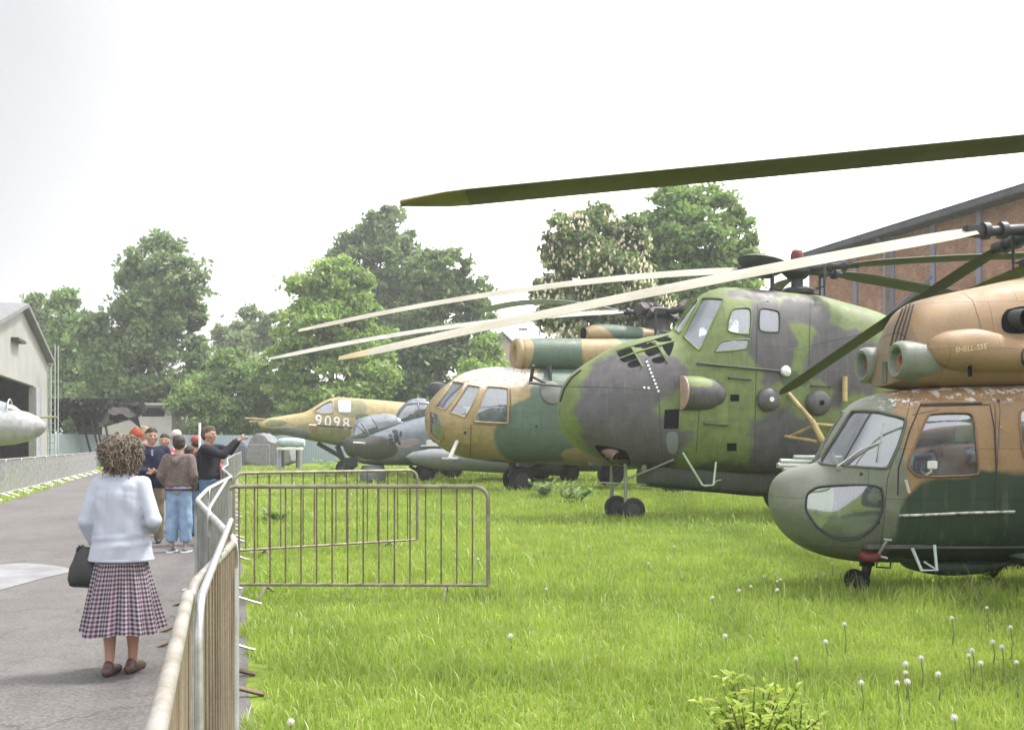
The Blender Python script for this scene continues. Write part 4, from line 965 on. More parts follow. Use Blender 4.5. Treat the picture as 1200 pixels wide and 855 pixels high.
    bm = bmesh.new(); tube(bm, [c.at(512, 462, 0), c.at(520, 480, 0)], .14, 8); obj('dome_mast', bm, M_dark, r)
    for v in (-1, 1):
        bm = bmesh.new(); tube(bm, [c.at(640, 548, v * .6), Vector((c.at(650, 560, 0).x, v * 1.5, .45))], .09, 8); mg = obj('main_gear', bm, M_dark, r); wheelset(c, Vector((c.at(650, 560, 0).x, v * 1.55, .42)), .42, .26, parent=mg)
    return c
grey_helicopter()

# ------------------------------------------------------------------ sand-coloured jet with 9098 on the nose
def jet():
    c = Craft('attack_jet', 'sand and green jet aircraft with pointed nose, twin nose booms and white number 9098', 'jet', 302, 42.0, 12)
    r = c.root
    top = [(302, 495), (306, 492), (320, 489), (338, 486), (357, 482.5), (366, 478), (376, 471.5), (388, 466.5), (398, 465), (410, 466), (430, 467.5), (450, 469), (470, 471), (560, 478), (700, 484)]
    bot = [(302, 497), (306, 501), (320, 506), (345, 512), (375, 518), (405, 523), (440, 526), (500, 528), (700, 528)]
    wid = [(302, .12), (306, .3), (320, .45), (345, .6), (380, .72), (430, .85), (500, 1.1), (700, 1.1)]
    bm = c.loft(top, bot, wid, [(302, 2), (345, 2.4), (700, 2.5)], .40, n=70, seg=48)
    S = Surf(c, bm); s_ = 42 / F; A = lambda x, y, v=-.7: c.at(x, y, v); pt = lambda col, x, y, rx, ry: (col, A(x, y), (rx * s_, 2, ry * s_))
    SA, OG, BL = (.33, .265, .125), (.20, .195, .10), (.15, .16, .185)
    pa = [pt(OG, 385, 512, 55, 15), pt(OG, 410, 475, 20, 12), pt((.12, .15, .07), 322, 495, 12, 4), pt((.22, .11, .07), 368, 505, 6, 4), pt((.10, .13, .08), 424, 487, 10, 6), pt(BL, 380, 533, 95, 13), pt(BL, 320, 512, 40, 11), pt(BL, 470, 535, 80, 14)]
    body = obj('fuselage', bm, camo('sand_skin', SA, pa, amt=.35, nscale=.7, grime=.25), r)
    wf = mat('sand_frame', (.30, .25, .13), .6)
    g2 = glass('jet_canopy_glass', (.55, .6, .65), .2, .25); g3 = mat('white_canopy_cover', (.55, .58, .62), .5)
    w1 = window(c, S, [(367, 481.5), (378, 474), (386, 470), (390, 470), (391, 484), (378, 485)], g2, wf, r=1, step=3, fr=.03, name='canopy_glass', off=-.02)
    cut(body, [w1], .05, True, .2)
    panel(c, S, [(396, 469), (411, 469), (411.5, 483), (397, 483)], g3, 'canopy_cover', r=1, step=3, off=.012)
    bm = bmesh.new(); bbox(bm, c.at(384, 487, 0), (1.5, .8, .2), .05); obj('cockpit_tub', bm, M_dark, r)
    for ch_, x, y in (('9', 373.5, 493), ('0', 384.3, 494), ('9', 394.8, 495.2), ('8', 405.6, 496.4)): text_on(c, S, ch_, M_white, x, y, 18.5, 'number', off=.015, wide=.92)
    rod(c, [(362, 497.5, -1.0), (372, 498, -1.05)], .035, M_white, 'air_probe', 6); rod(c, [(371, 498, -1.05), (415, 501, -1.1)], .045, M_dark, 'probe_boom', 6)
    for x0, y0, x1, y1, v in ((322, 492, 287, 490, -.2), (318, 494, 292, 494, .25)): rod(c, [(x0, y0, v), (x1, y1, v)], .05, wf, 'nose_boom', 6)
    bm = bmesh.new()
    for k in range(4): box(bm, c.at(294 + k * 2.4, 490.6, -.2), (.03, .03, .22))
    tube(bm, [c.at(300, 490.8, -.2), c.at(306, 498, 0)], .03, 6); obj('boom_vane', bm, wf, r)
    bm = bmesh.new(); tube(bm, [c.at(372, 519, 0), c.at(398, 534, 0), c.at(404, 541, 0)], .10, 8); tube(bm, [c.at(395, 522, 0), c.at(403, 540, 0)], .12, 8); ng = obj('nose_gear', bm, M_dark, r)
    wheelset(c, Vector((c.at(404, 548, 0).x, 0, .42)), .42, .26, parent=ng)
    for v in (-1.8, 1.8):
        bm = bmesh.new(); tube(bm, [(8.5, v * .5, 1.2), (8.5, v, .5)], .12, 8); mg = obj('main_gear', bm, M_dark, r); wheelset(c, Vector((8.5, v, .5)), .5, .3, parent=mg)
    b2 = bmesh.new(); V = [b2.verts.new(p) for p in ((6.5, -.9, 2.1), (9, -.9, 2.1), (10, -6, 2.1), (8.8, -6, 2.1))]; f0 = b2.faces.new(V); e = bmesh.ops.extrude_face_region(b2, geom=[f0]); bmesh.ops.translate(b2, verts=[v for v in e['geom'] if isinstance(v, bmesh.types.BMVert)], vec=(0, 0, .15)); obj('wing', b2, wf, r)
jet()

# ------------------------------------------------------------------ grey jet nose on the far left
def left_jet():
    d = 38.0; t = thing('jet_aircraft', 'grey jet aircraft nose pointing right beside the pale hangar', 'jet', P(55, 520, d).xy.to_3d(), R(197))
    # own x points aft (to the left and towards the camera side), so build with plain profiles
    s = d / F; z0 = EYE + (520 - 500) * s
    prof = [(0, .06), (.08, .2), (.3, .42), (.7, .62), (1.2, .74), (2.0, .82), (3.5, .9), (6, .95), (9, .9)]
    bm = bmesh.new(); lathe(bm, [(r_, x) for x, r_ in prof], axis_mat(Vector((0, 0, z0)), (1, 0, 0)), 36)
    for v in bm.verts: v.co.z = z0 + (v.co.z - z0) * .96
    sk = camo('bare_grey_skin', (.27, .275, .28), [((.22, .22, .22), Vector((.1, 0, z0)), (.35, 1, .8))], amt=.1, nscale=2, grime=.25, rough=.4)
    obj('fuselage', bm, sk, t)
    bm = bmesh.new(); lathe(bm, [(.05, 0), (.3, .35), (.48, 1.0), (.5, 1.8), (.4, 3), (.2, 3.6)], axis_mat(Vector((.85, 0, z0 + .52)), (1, 0, .08)), 24)
    cn = obj('canopy', bm, glass('old_canopy_glass', (.5, .52, .55), .35, .2), t)
    bm = bmesh.new()
    for x in (1.35, 2.2, 3.0):
        tube(bm, [Vector((x, math.cos(a) * .5, z0 + .58 + math.sin(a) * .52)) for a in np.linspace(.1, PI - .1, 14)], .03, 6)
    tube(bm, [Vector((.9, 0, z0 + .6)), Vector((1.35, .4, z0 + .75))], .025, 6); tube(bm, [Vector((.9, 0, z0 + .6)), Vector((1.35, -.4, z0 + .75))], .025, 6)
    obj('canopy_frame', bm, mat('pale_frame', (.4, .4, .36), .5), cn)
    bm = bmesh.new(); tube(bm, [Vector((.75, -.2, z0 + .40)), Vector((-.35, -.2, z0 + .40))], .045, 8); obj('nose_boom', bm, mat('olive_boom', (.22, .23, .10), .6), t)
    bm = bmesh.new(); tube(bm, [Vector((1.9, 0, z0 - .6)), Vector((1.8, 0, .3))], .09, 8); ng = obj('nose_gear', bm, mat('tan_strut', (.35, .30, .22), .6), t)
    bt, br = bmesh.new(), bmesh.new(); wheel(bt, br, Vector((1.8, 0, .3)), (0, 1, 0), .3, .2); w_ = obj('wheel', bt, M_black, ng); obj('rim', br, M_dark, w_)
    for v in (-1, 1):
        bm = bmesh.new(); tube(bm, [Vector((6.5, v * .5, z0 - .3)), Vector((6.5, v * 1.3, .4))], .1, 8); mg = obj('main_gear', bm, M_dark, t)
        bt, br = bmesh.new(), bmesh.new(); wheel(bt, br, Vector((6.5, v * 1.3, .4)), (0, 1, 0), .4, .25); w_ = obj('wheel', bt, M_black, mg); obj('rim', br, M_dark, w_)
    bm = bmesh.new(); box(bm, (5.5, 0, z0 - .1), (1.6, 7, .12)); obj('wing', bm, sk, t, 0)
left_jet()
# ------------------------------------------------------------------ crowd barriers
def barrier(name, label, a, b, group, frame_m, bar_m, h=1.1, r=.02, bars=None, br=.007, feet=True, far=False, zoff=0.0, foot_m=None, tilt=0.0, foot_r=None):
    """a, b: ground points of its two ends; own x runs along it"""
    a, b = Vector((a[0], a[1], 0)), Vector((b[0], b[1], 0)); L = (b - a).length
    t = thing(name, label, 'crowd barrier', a + Vector((0, 0, zoff)), math.atan2(b.y - a.y, b.x - a.x), group)
    t.rotation_euler.y = tilt
    rc = .13; z0 = .13
    path = [(0, 0, z0)] + [(rc - rc * math.cos(q), 0, h - rc + rc * math.sin(q)) for q in np.linspace(0, PI / 2, 6)] + [(L - rc + rc * math.sin(q), 0, h - rc + rc * math.cos(q)) for q in np.linspace(0, PI / 2, 6)] + [(L, 0, z0)]
    bm = bmesh.new(); tube(bm, path, r, 6 if far else 12); obj('frame', bm, frame_m, t, 60)
    bm = bmesh.new(); tube(bm, [(0, 0, z0), (L, 0, z0)], r * .8, 6 if far else 10); obj('bottom_rail', bm, frame_m, t, 60)
    n = bars or max(4, int(L / .12)); bm = bmesh.new()
    for k in range(1, n):
        x = L * k / n; zt = h
        if x < rc: zt = h - rc + math.sqrt(max(0, rc ** 2 - (rc - x) ** 2))
        if x > L - rc: zt = h - rc + math.sqrt(max(0, rc ** 2 - (x - L + rc) ** 2))
        tube(bm, [(x, 0, z0), (x, 0, zt)], br, 4 if far else 6, cap=False)
    obj('infill_bars', bm, bar_m, t, 60)
    if feet:
        for x in (L * .16, L * .84):
            bm = bmesh.new(); tube(bm, [(x, -.30, .012), (x, -.24, .03), (x, -.05, .10), (x, .05, .10), (x, .24, .03), (x, .30, .012)], foot_r or r * .8, 6); obj('foot', bm, foot_m or frame_m, t, 60)
    return t
def RP(px, py, z=1.1):                    # ground point under a rail pixel
    g = G(px, py, z); return (g.x, g.y)
RG = 'barriers in line along the right edge of the path'
M_rail2 = mat('grey_white_rail', (.36, .36, .365), .5, .2, col2=(.26, .255, .24), scale=5)
p0, p1, p2, p3, p4 = RP(183, 855), RP(222, 690), RP(275, 634), RP(231, 586), RP(243, 573)
p0b = (p1[0] + (p0[0] - p1[0]) * 1.72, p1[1] + (p0[1] - p1[1]) * 1.72)
barrier('crowd_barrier', 'nearest crowd barrier, with thick worn whitish top rail and rusty bars, bottom of photo', p0b, p1, RG, M_wrail, M_rust, r=.018, bars=30, br=.008, foot_m=M_rust2)
barrier('crowd_barrier', 'crowd barrier joining the nearest one, cream rail bent towards the grass over rusty bars', p1, p2, RG, M_wrail, M_rust, r=.018, bars=17, br=.008, foot_m=M_rust2)
pm = ((p2[0] + p3[0]) / 2, (p2[1] + p3[1]) / 2)
barrier('crowd_barrier', 'grey crowd barrier with smooth white rail, third in line beside the path', p2, pm, RG, M_rail2, M_galv, r=.020, bars=16, foot_m=M_rust2)
barrier('crowd_barrier', 'grey crowd barrier with white rail, fourth in line and nearest the boy in jeans', pm, p3, RG, M_rail2, M_galv, r=.020, bars=16, foot_m=M_rust2)
barrier('crowd_barrier', 'short white railed barrier angled back towards the photographer', p3, p4, RG, M_rail2, M_galv, r=.020, bars=16, foot_m=M_rust2)
g1, g2 = RP(226, 703, 1.1), RP(268, 626, 1.1)
barrier('crowd_barrier', 'thin bare steel barrier leaning against the worn cream railed one', (g1[0] + .02, g1[1]), (g2[0] + .02, g2[1]), RG, M_steel, M_rust, r=.013, bars=14, br=.006, tilt=-R(2.6))
g1 = RP(245, 596, 1.1); q = P(268, 558, 8.6)
barrier('crowd_barrier', 'thin bare steel barrier tilted up against the cross barriers beyond the third bend', g1, (q.x, q.y), RG, M_steel, M_galv, r=.013, bars=16, br=.006, tilt=-math.atan2(.15, 2.2))
# beyond the bend: zigzag to the far end
far = [p4, (-3.86, 12.9), (-5.25, 17.0), (-6.15, 20.3), (-8.5, 28.0), (-11.4, 38.5), (-15.0, 52.0)]
first = None
for A, B in zip(far, far[1:]):
    A, B = Vector(A), Vector(B); n = max(1, round((B - A).length / 2.5))
    for k in range(n):
        a, b = A.lerp(B, k / n), A.lerp(B, (k + 1) / n)
        barrier('crowd_barrier', 'pale railed crowd barrier in the far zigzag of the right-hand row', a, b, RG, M_rail2, M_galv, bars=18, far=True, r=.022)
# two set crosswise on the grass
XG = 'barriers standing crosswise on the grass'
M_xr = mat('tarnished_rail', (.24, .22, .17), .55, .25, col2=(.15, .125, .085), scale=6)
gl_ = P(262, 570, 9.5); gr_ = P(572, 570, 9.45)
barrier('crowd_barrier', 'rusty-barred barrier standing across the grass, nearer of the two', (gl_.x, gl_.y), (gr_.x, gr_.y), XG, M_xr, M_rust2, h=1.12, r=.021, bars=17, br=.009)
a = G(274, 645, .13); b = G(489, 632, .13)
barrier('crowd_barrier', 'rusty-barred barrier standing across the grass, farther of the two', (a.x, a.y), (b.x, b.y), XG, M_xr, M_rust2, h=1.16, r=.021, bars=17, br=.009)
# left row
LB = 'barriers in line along the left edge of the path'
A, B = Vector((-13.2, 22.6)), Vector((-22.9, 51.7)); n = 12
for k in range(n):
    barrier('crowd_barrier', 'grey crowd barrier in the receding row before the left jet and hangar', A.lerp(B, k / n), A.lerp(B, (k + .985) / n), LB, M_rail2, M_rail2, bars=21, far=True, r=.022, foot_m=M_white, br=.009, foot_r=.03)
a, b = P(274, 530, 62), P(316, 530, 62)
barrier('crowd_barrier', 'lone grey barrier facing the camera at the far end of the grass', (a.x, a.y), (b.x, b.y), None, M_rail2, M_galv, h=1.5, bars=22, far=True, br=.012)

# ------------------------------------------------------------------ scrap at the far end, in front of the trees
def lumps(name, label, cat, d, blobs, m):
    bm = bmesh.new()
    for px, py, rx, ry in blobs:
        c = P(px, py, d); s = d / F; v = bmesh.ops.create_icosphere(bm, subdivisions=3, radius=1, matrix=Matrix.Translation(c) @ Matrix.Diagonal((rx * s, rx * s * .8, ry * s, 1)))['verts']
    o = obj(name, bm, m, None, 0); md = o.modifiers.new('r', 'REMESH'); md.mode = 'VOXEL'; md.voxel_size = .08; bake(o)
    for v in o.data.vertices: v.co += Vector(noise.noise_vector(v.co * 2.5)) * .16
    shade(o.data, 60); return tag(o, label, cat)
def covered(name, label, cat, d, outline, depth, m):
    """stack under a tarpaulin: an outline with its own depth, sagging and creased"""
    bm = bmesh.new(); f = bm.faces.new([bm.verts.new(P(x, y, d)) for x, y in chaikin(outline, 1)]); e = bmesh.ops.extrude_face_region(bm, geom=[f]); bmesh.ops.translate(bm, verts=[v for v in e['geom'] if isinstance(v, bmesh.types.BMVert)], vec=(0, depth, 0))
    o = obj(name, bm, m, None, 0); md = o.modifiers.new('r', 'REMESH'); md.mode = 'VOXEL'; md.voxel_size = .07; sm = o.modifiers.new('s', 'SMOOTH'); sm.iterations = 6; bake(o)
    for v in o.data.vertices: v.co += Vector(noise.noise_vector(Vector((v.co.x * 2.2, v.co.y * 2.2, v.co.z * .7)))) * .09
    o.data.materials.clear(); o.data.materials.append(m); shade(o.data, 60); return tag(o, label, cat)
covered('covered_stack', 'pale grey tarpaulin-covered stack behind the lone far barrier', 'tarpaulin', 66, [(287, 546), (289, 522), (294, 512), (303, 506), (312, 511), (317, 518), (331, 517), (339, 524), (341, 546)], 2.5, mat('grey_tarp', (.20, .20, .21), .75))
covered('covered_stack', 'blue-grey sheeted stack left of the pale tarpaulin-covered one', 'tarpaulin', 68, [(268, 546), (270, 525), (276, 517), (288, 517), (291, 546)], 2.0, mat('blue_tarp', (.11, .14, .18), .7))
t = thing('fuel_tank', 'pale blue-white drop tank lying on a stand under the sand-coloured jet', 'fuel tank', P(341, 518, 58).xy.to_3d())
z = P(341, 518, 58).z; s = 58 / F
bm = bmesh.new(); lathe(bm, [(.02, -17 * s), (3.5 * s, -14 * s), (5.3 * s, -6 * s), (5.5 * s, 8 * s), (4.8 * s, 15 * s), (4.3 * s, 16 * s)], axis_mat(Vector((0, 0, z)), (1, 0, -.04)), 20); obj('tank_body', bm, mat('pale_blue', (.42, .52, .54), .5), t)
for x in (-.5, .4):
    bm = bmesh.new(); box(bm, (x, 0, (z - .25) / 2), (.08, .5, z - .25)); obj('stand_leg', bm, M_dark, t, 0)
t = thing('trestle_table', 'white topped table with bluish side below the pale drop tank', 'table', P(340, 530, 56).xy.to_3d()); s = 56 / F
z = P(340, 525.5, 56).z
bm = bmesh.new(); bbox(bm, (0, 0, z), (28 * s, .8, .16), .03); obj('table_top', bm, M_white, t)
bm = bmesh.new(); bbox(bm, (-13 * s, 0, z / 2 - .05), (.1, .7, z - .1), .02); obj('leg', bm, mat('lilac_side', (.35, .36, .5), .6), t)
bm = bmesh.new(); bbox(bm, (12 * s, 0, z / 2 - .05), (.1, .7, z - .1), .02); obj('leg', bm, M_galv, t)

# ------------------------------------------------------------------ buildings
def hangar():
    Cn = Vector((-29.7, 60.0)); dv = Vector((.33, -1)).normalized(); inn = Vector((-dv.y * -1, dv.x * -1)).normalized()
    inn = Vector((-1, -.33)).normalized(); S_ = 1.053
    t = thing('hangar', 'pale gabled hangar with dark open doorway at the left edge', 'hangar', (Cn.x, Cn.y, 0), math.atan2(dv.y, dv.x))
    # own x: along the gable towards the camera, own y: into the building is -y or +y
    iy = -1 if (Vector((-dv.y, dv.x)).dot(inn) < 0) else 1
    Wd, ez, pz, Dp = 18.4, 6.75, 9.0, 26.0
    bm = bmesh.new(); th = .3
    out_ = [(0, 0), (4.9, 0), (4.9, 4.95), (16.5, 4.95), (16.5, 0), (Wd, 0), (Wd, ez), (Wd / 2, pz), (0, ez)]
    f = bm.faces.new([bm.verts.new((x, 0, z)) for x, z in out_]); e = bmesh.ops.extrude_face_region(bm, geom=[f]); bmesh.ops.translate(bm, verts=[v for v in e['geom'] if isinstance(v, bmesh.types.BMVert)], vec=(0, iy * th, 0))
    pale = mat('pale_render', (.30, .295, .275), .85, col2=(.25, .245, .225), scale=.5, amt=.15)
    obj('gable_wall', bm, pale, t, 0)
    bm = bmesh.new(); box(bm, (.15, iy * Dp / 2, ez / 2), (.3, Dp - .7, ez - .02)); box(bm, (Wd - .15, iy * Dp / 2, ez / 2), (.3, Dp - .7, ez - .02)); box(bm, (Wd / 2, iy * Dp, ez / 2), (Wd, .3, ez)); obj('side_wall', bm, mat('shaded_render', (.14, .10, .08), .9), t, 0)  # walls darker than the gable: interior shade put into their colour
    bm = bmesh.new()
    for x0, x1 in ((-.35, Wd / 2), (Wd + .35, Wd / 2)):
        k = (pz - ez) / (Wd / 2); z0 = ez - .35 * k + .02
        V = [(x0, -iy * .4, z0), (x1, -iy * .4, pz + .02), (x1, iy * (Dp + .4), pz + .02), (x0, iy * (Dp + .4), z0)]
        f = bm.faces.new([bm.verts.new(v) for v in V]); e = bmesh.ops.extrude_face_region(bm, geom=[f]); bmesh.ops.translate(bm, verts=[v for v in e['geom'] if isinstance(v, bmesh.types.BMVert)], vec=(0, 0, .22))
    obj('roof', bm, mat('grey_roof', (.17, .17, .18), .8), t, 0)
    bm = bmesh.new(); tube(bm, [(-.15, -iy * .15, 0), (-.15, -iy * .15, ez - .3), (-.3, -iy * .3, ez)], .08, 8); tube(bm, [(.1, -iy * .2, ez - 1.3), (1.0, -iy * .5, ez - 1.25)], .04, 6); obj('drainpipe', bm, mat('green_grey_pipe', (.36, .40, .34), .6), t)
    bm = bmesh.new(); box(bm, (11.0, -iy * .2, 7.0), (2.2, .35, .14)); obj('lamp_bracket', bm, M_dark, t, 0)
    bm = bmesh.new(); box(bm, (4.0, -iy * .06, 2.45), (1.75, .1, 4.9)); obj('sliding_door', bm, mat('lilac_grey_door', (.34, .34, .38), .6), t, 0)
    bm = bmesh.new(); box(bm, (10.5, iy * 9, 2.5), (12, .2, 5)); obj('doorway_shade', bm, mat('dull_red_brown', (.085, .055, .045), .9), t, 0)  # dark sheet inside the doorway, the brownish shadow there put into its colour
hangar()
# lattice mast beside it
t = thing('lattice_mast', 'thin grey lattice ladder mast beside the hangar corner', 'mast', P(62, 520, 57).xy.to_3d())
bm = bmesh.new(); s = 57 / F
for x in (-.22, .22):
    for y in (-.2, .2): tube(bm, [(x, y, 0), (x, y, 6.9 + x * 3)], .035, 6)
obj('mast_post', bm, mat('mast_grey', (.38, .42, .38), .6), t)
bm = bmesh.new()
for k in range(16): tube(bm, [(-.22, -.2, .4 + k * .4), (.22, -.2, .4 + k * .4)], .022, 5)
obj('rung', bm, mat('mast_grey2', (.34, .38, .34), .6), t)

def wallbox(name, label, cat, corners_, z0, z1, m, th=.2):
    bm = bmesh.new()
    for a, b in zip(corners_, corners_[1:]):
        a, b = Vector(a), Vector(b); d = b - a; box(bm, ((a.x + b.x) / 2, (a.y + b.y) / 2, (z0 + z1) / 2), (d.length, th, z1 - z0), Matrix.Rotation(math.atan2(d.y, d.x), 3, 'Z'))
    return tag(obj(name, bm, m, None, 0), label, cat)
# blue-grey hoarding behind everything
m, nt, b_ = newmat('blue_grey_sheet')
wv = N(nt, 'ShaderNodeTexWave', wave_type='BANDS', bands_direction='X'); wv.inputs['Scale'].default_value = 1.6; wv.inputs['Distortion'].default_value = 1.5
tcx = N(nt, 'ShaderNodeTexCoord'); nt.links.new(tcx.outputs['Object'], wv.inputs['Vector'])
nz = noise_tex(nt, .5, 4); c_ = mixc(nt, rng(nt, nz.outputs['Fac'], .35, .65, 0, 1), (.22, .29, .33), (.30, .35, .37)); c_ = mixc(nt, 1, c_, rng(nt, wv.outputs['Fac'], 0, 1, .82, 1.06), 'MULTIPLY')
nt.links.new(c_, b_.inputs['Base Color']); b_.inputs['Roughness'].default_value = .6
wallbox('hoarding', 'long blue-grey sheet hoarding closing off the far end of the path', 'hoarding', [P(52, 520, 62).xy, P(120, 520, 70).xy, P(350, 520, 76).xy, P(520, 520, 78).xy], 0, 2.25, m, .08)

# camouflage-net shelter on poles
def shelter():
    d = 68; s = d / F; b0 = P(115, 520, d).xy.to_3d(); t = thing('net_shelter', 'dark camouflage net canopy sagging over poles behind the blue hoarding', 'shelter', b0)
    rr = np.random.default_rng(5); bm = bmesh.new(); zt = P(0, 474, d).z; V = []
    nx, ny = 46, 12
    for i in range(nx):
        row = []
        for j in range(ny):
            x = (66 + (146 - 66) * i / (nx - 1) - 115) * s; y = -3 + 6 * j / (ny - 1)
            e = min(i, nx - 1 - i) / 4; z = zt - (1.0 if j in (0, ny - 1) else .2) - .3 * noise.noise(Vector((x * .7, y * .7, 2))) - max(0, .6 - .3 * e)
            row.append(bm.verts.new((x, y, z)))
        V.append(row)
    for A, B in zip(V, V[1:]):
        for j in range(ny - 1): bm.faces.new((A[j], A[j + 1], B[j + 1], B[j]))
    # hanging skirt and rags
    for i in range(6500):
        x = rr.uniform(67, 148); k = (x - 67) / 81; x = (x - 115) * s; y = rr.choice([-3.1, 3.1]) + rr.normal(0, .3)
        drop = (2.1 if k < .3 else (1.2 if k < .6 else .75)) * (.8 + .2 * math.sin(k * 23)); z = zt - rr.uniform(-.25, drop); a = rr.uniform(0, 6.28, 3); q = Matrix.Translation((x, y, z)) @ Euler(a).to_matrix().to_4x4(); e = rr.uniform(.05, .13)
        bm.faces.new([bm.verts.new(q @ Vector(p)) for p in ((-e, 0, -e), (e, .05, -e), (e * .7, 0, e), (-e * .6, -.05, e))])
    obj('net', bm, mat('net_brown_black', (.035, .03, .032), .95, col2=(.05, .05, .04), scale=2, spec=.1), t, 0)
    for x in (70, 80, 112, 122, 131, 141):
        bm = bmesh.new(); tube(bm, [((x - 115) * s, -2.2 + (x % 5), 0), ((x + rr.uniform(-3, 3) - 115) * s, -2.4, zt - .8)], .09, 6); obj('pole', bm, M_dark, t)
    bm = bmesh.new(); box(bm, ((88 - 115) * s, 2.5, 1.4), (26 * s, .3, 2.9)); obj('back_wall', bm, mat('dark_brown_board', (.06, .045, .04), .9), t, 0)
    bm = bmesh.new(); bbox(bm, ((71 - 115) * s, -2.6, zt + .05), (13 * s, 1.5, .16), .03); obj('roof_sheet', bm, M_white, t)
shelter()
# concrete block beyond
t = thing('concrete_bunker', 'beige concrete block with dark slot window and sloping side behind the visitors', 'building', P(165, 520, 80).xy.to_3d()); s = 80 / F
zt = P(0, 475, 80).z; conc = mat('beige_concrete', (.42, .40, .37), .85, col2=(.36, .34, .31), scale=.6)
bm = bmesh.new(); f = bm.faces.new([bm.verts.new(((x - 165) * s, 0, z)) for x, z in ((100, 0), (201, 0), (201, zt), (157, zt), (153, zt - 1.2), (104, zt - 2.2))]); e = bmesh.ops.extrude_face_region(bm, geom=[f]); bmesh.ops.translate(bm, verts=[v for v in e['geom'] if isinstance(v, bmesh.types.BMVert)], vec=(0, 6, 0)); obj('wall', bm, conc, t, 0)
bm = bmesh.new(); bbox(bm, ((179.5 - 165) * s, 0, zt - .55), (27 * s, .12, .75), .03); obj('slot_window', bm, M_void, t, 0)
bm = bmesh.new(); bbox(bm, ((179 - 165) * s, 2.8, zt + .1), (48 * s, 6.6, .18), .03); obj('roof_slab', bm, mat('pale_slab', (.45, .43, .40), .8), t, 0)

# brick hangar on the right
def brick_hall():
    A0 = P(948, 520, 47.6).xy; dv = Vector((.32, -.95)).normalized(); Ln = 34; ez = 11.0
    t = thing('brick_hall', 'tall brick hall with slate-blue steel frame and dark overhanging roof, behind the helicopters at right', 'building', (A0.x, A0.y, 0), math.atan2(dv.y, dv.x))
    # own x runs towards the camera, own y to the right, away from the grass
    m, nt, b = newmat('weathered_brick')
    tcx = N(nt, 'ShaderNodeTexCoord'); mp = N(nt, 'ShaderNodeMapping'); mp.inputs['Rotation'].default_value = (R(90), 0, 0); nt.links.new(tcx.outputs['Object'], mp.inputs[0])
    br = N(nt, 'ShaderNodeTexBrick'); nt.links.new(mp.outputs[0], br.inputs['Vector']); br.inputs['Scale'].default_value = 1
    br.inputs['Brick Width'].default_value = .30; br.inputs['Row Height'].default_value = .10; br.inputs['Mortar Size'].default_value = .010; br.inputs['Bias'].default_value = -.1
    br.inputs['Color1'].default_value = (.30, .14, .088, 1); br.inputs['Color2'].default_value = (.21, .10, .072, 1); br.inputs['Mortar'].default_value = (.31, .235, .19, 1)
    n = noise_tex(nt, 1.1, 6); n3 = noise_tex(nt, 3.2, 5)
    c = mixc(nt, rng(nt, n3.outputs['Fac'], .50, .66, 0, .75), br.outputs['Color'], (.37, .245, .16)); c = mixc(nt, 1, c, rng(nt, n.outputs['Fac'], .3, .7, .75, 1.15), 'MULTIPLY')
    nt.links.new(c, b.inputs['Base Color']); b.inputs['Roughness'].default_value = .9
    bm = bmesh.new(); box(bm, (Ln / 2, 9, ez / 2), (Ln, 18, ez)); obj('wall', bm, m, t, 0)
    st = mat('slate_blue_steel', (.17, .175, .26), .6, col2=(.22, .21, .28), scale=2)
    for k in range(14):
        bm = bmesh.new(); bbox(bm, (1.15 + k * 2.45, -.04, ez / 2), (.27, .1, ez), .02); obj('steel_post', bm, st, t)
    for z in (3.6, 7.2):
        bm = bmesh.new(); bbox(bm, (Ln / 2, -.05, z), (Ln, .09, .24), .02); obj('steel_rail', bm, st, t)
    for x0 in (3.6, 11.0):
        bm = bmesh.new(); tube(bm, [(x0 - 2.4, -.06, 5.0), (x0 + 4.9, -.06, 8.6)], .11, 4); obj('diagonal_brace', bm, st, t)
    bm = bmesh.new(); tube(bm, [(6.0, -.4, 0), (6.0, -.4, ez - 1.0), (5.6, -.25, ez - .75), (5.6, -.5, ez - .15)], .09, 8); obj('drainpipe', bm, mat('grey_pipe', (.19, .20, .22), .6), t)
    bm = bmesh.new(); V = [(-.5, -.7, ez - .1), (Ln, -.7, ez - .1), (Ln, 9, ez + 2.6), (-.5, 9, ez + 2.6)]
    f = bm.faces.new([bm.verts.new(v) for v in V]); e = bmesh.ops.extrude_face_region(bm, geom=[f]); bmesh.ops.translate(bm, verts=[v for v in e['geom'] if isinstance(v, bmesh.types.BMVert)], vec=(0, 0, .22))
    obj('roof', bm, mat('slate_roof', (.06, .065, .075), .7), t, 0)
    bm = bmesh.new(); bbox(bm, (Ln / 2 - .25, -.72, ez - .12), (Ln + .5, .16, .22), .03); bbox(bm, (Ln / 2, -.3, ez - .2), (Ln, .8, .05), .01); obj('gutter', bm, mat('dark_slate_gutter', (.075, .08, .095), .6), t)
brick_hall()

# small house far off between the trees
t = thing('house', 'small pink-walled house with slate gable roof seen between the trees', 'house', P(594, 520, 112).xy.to_3d(), R(12)); s = 112 / F
zr, ze = P(0, 392, 112).z, P(0, 424, 112).z
bm = bmesh.new(); box(bm, (0, 4, ze / 2), (5.6, 10, ze)); f = bm.faces.new([bm.verts.new(v) for v in ((-2.8, -1.01, ze), (2.8, -1.01, ze), (-.8, -1.01, zr - .1))]); obj('wall', bm, mat('pink_render', (.42, .33, .29), .8), t, 0)
bm = bmesh.new()
for x0, x1 in ((-3.2, -.8), (3.1, -.8)):
    f = bm.faces.new([bm.verts.new(v) for v in ((x0, -1.4, ze - .2), (x1, -1.4, zr), (x1, 9.4, zr), (x0, 9.4, ze - .2))]); e = bmesh.ops.extrude_face_region(bm, geom=[f]); bmesh.ops.translate(bm, verts=[v for v in e['geom'] if isinstance(v, bmesh.types.BMVert)], vec=(0, 0, .25))
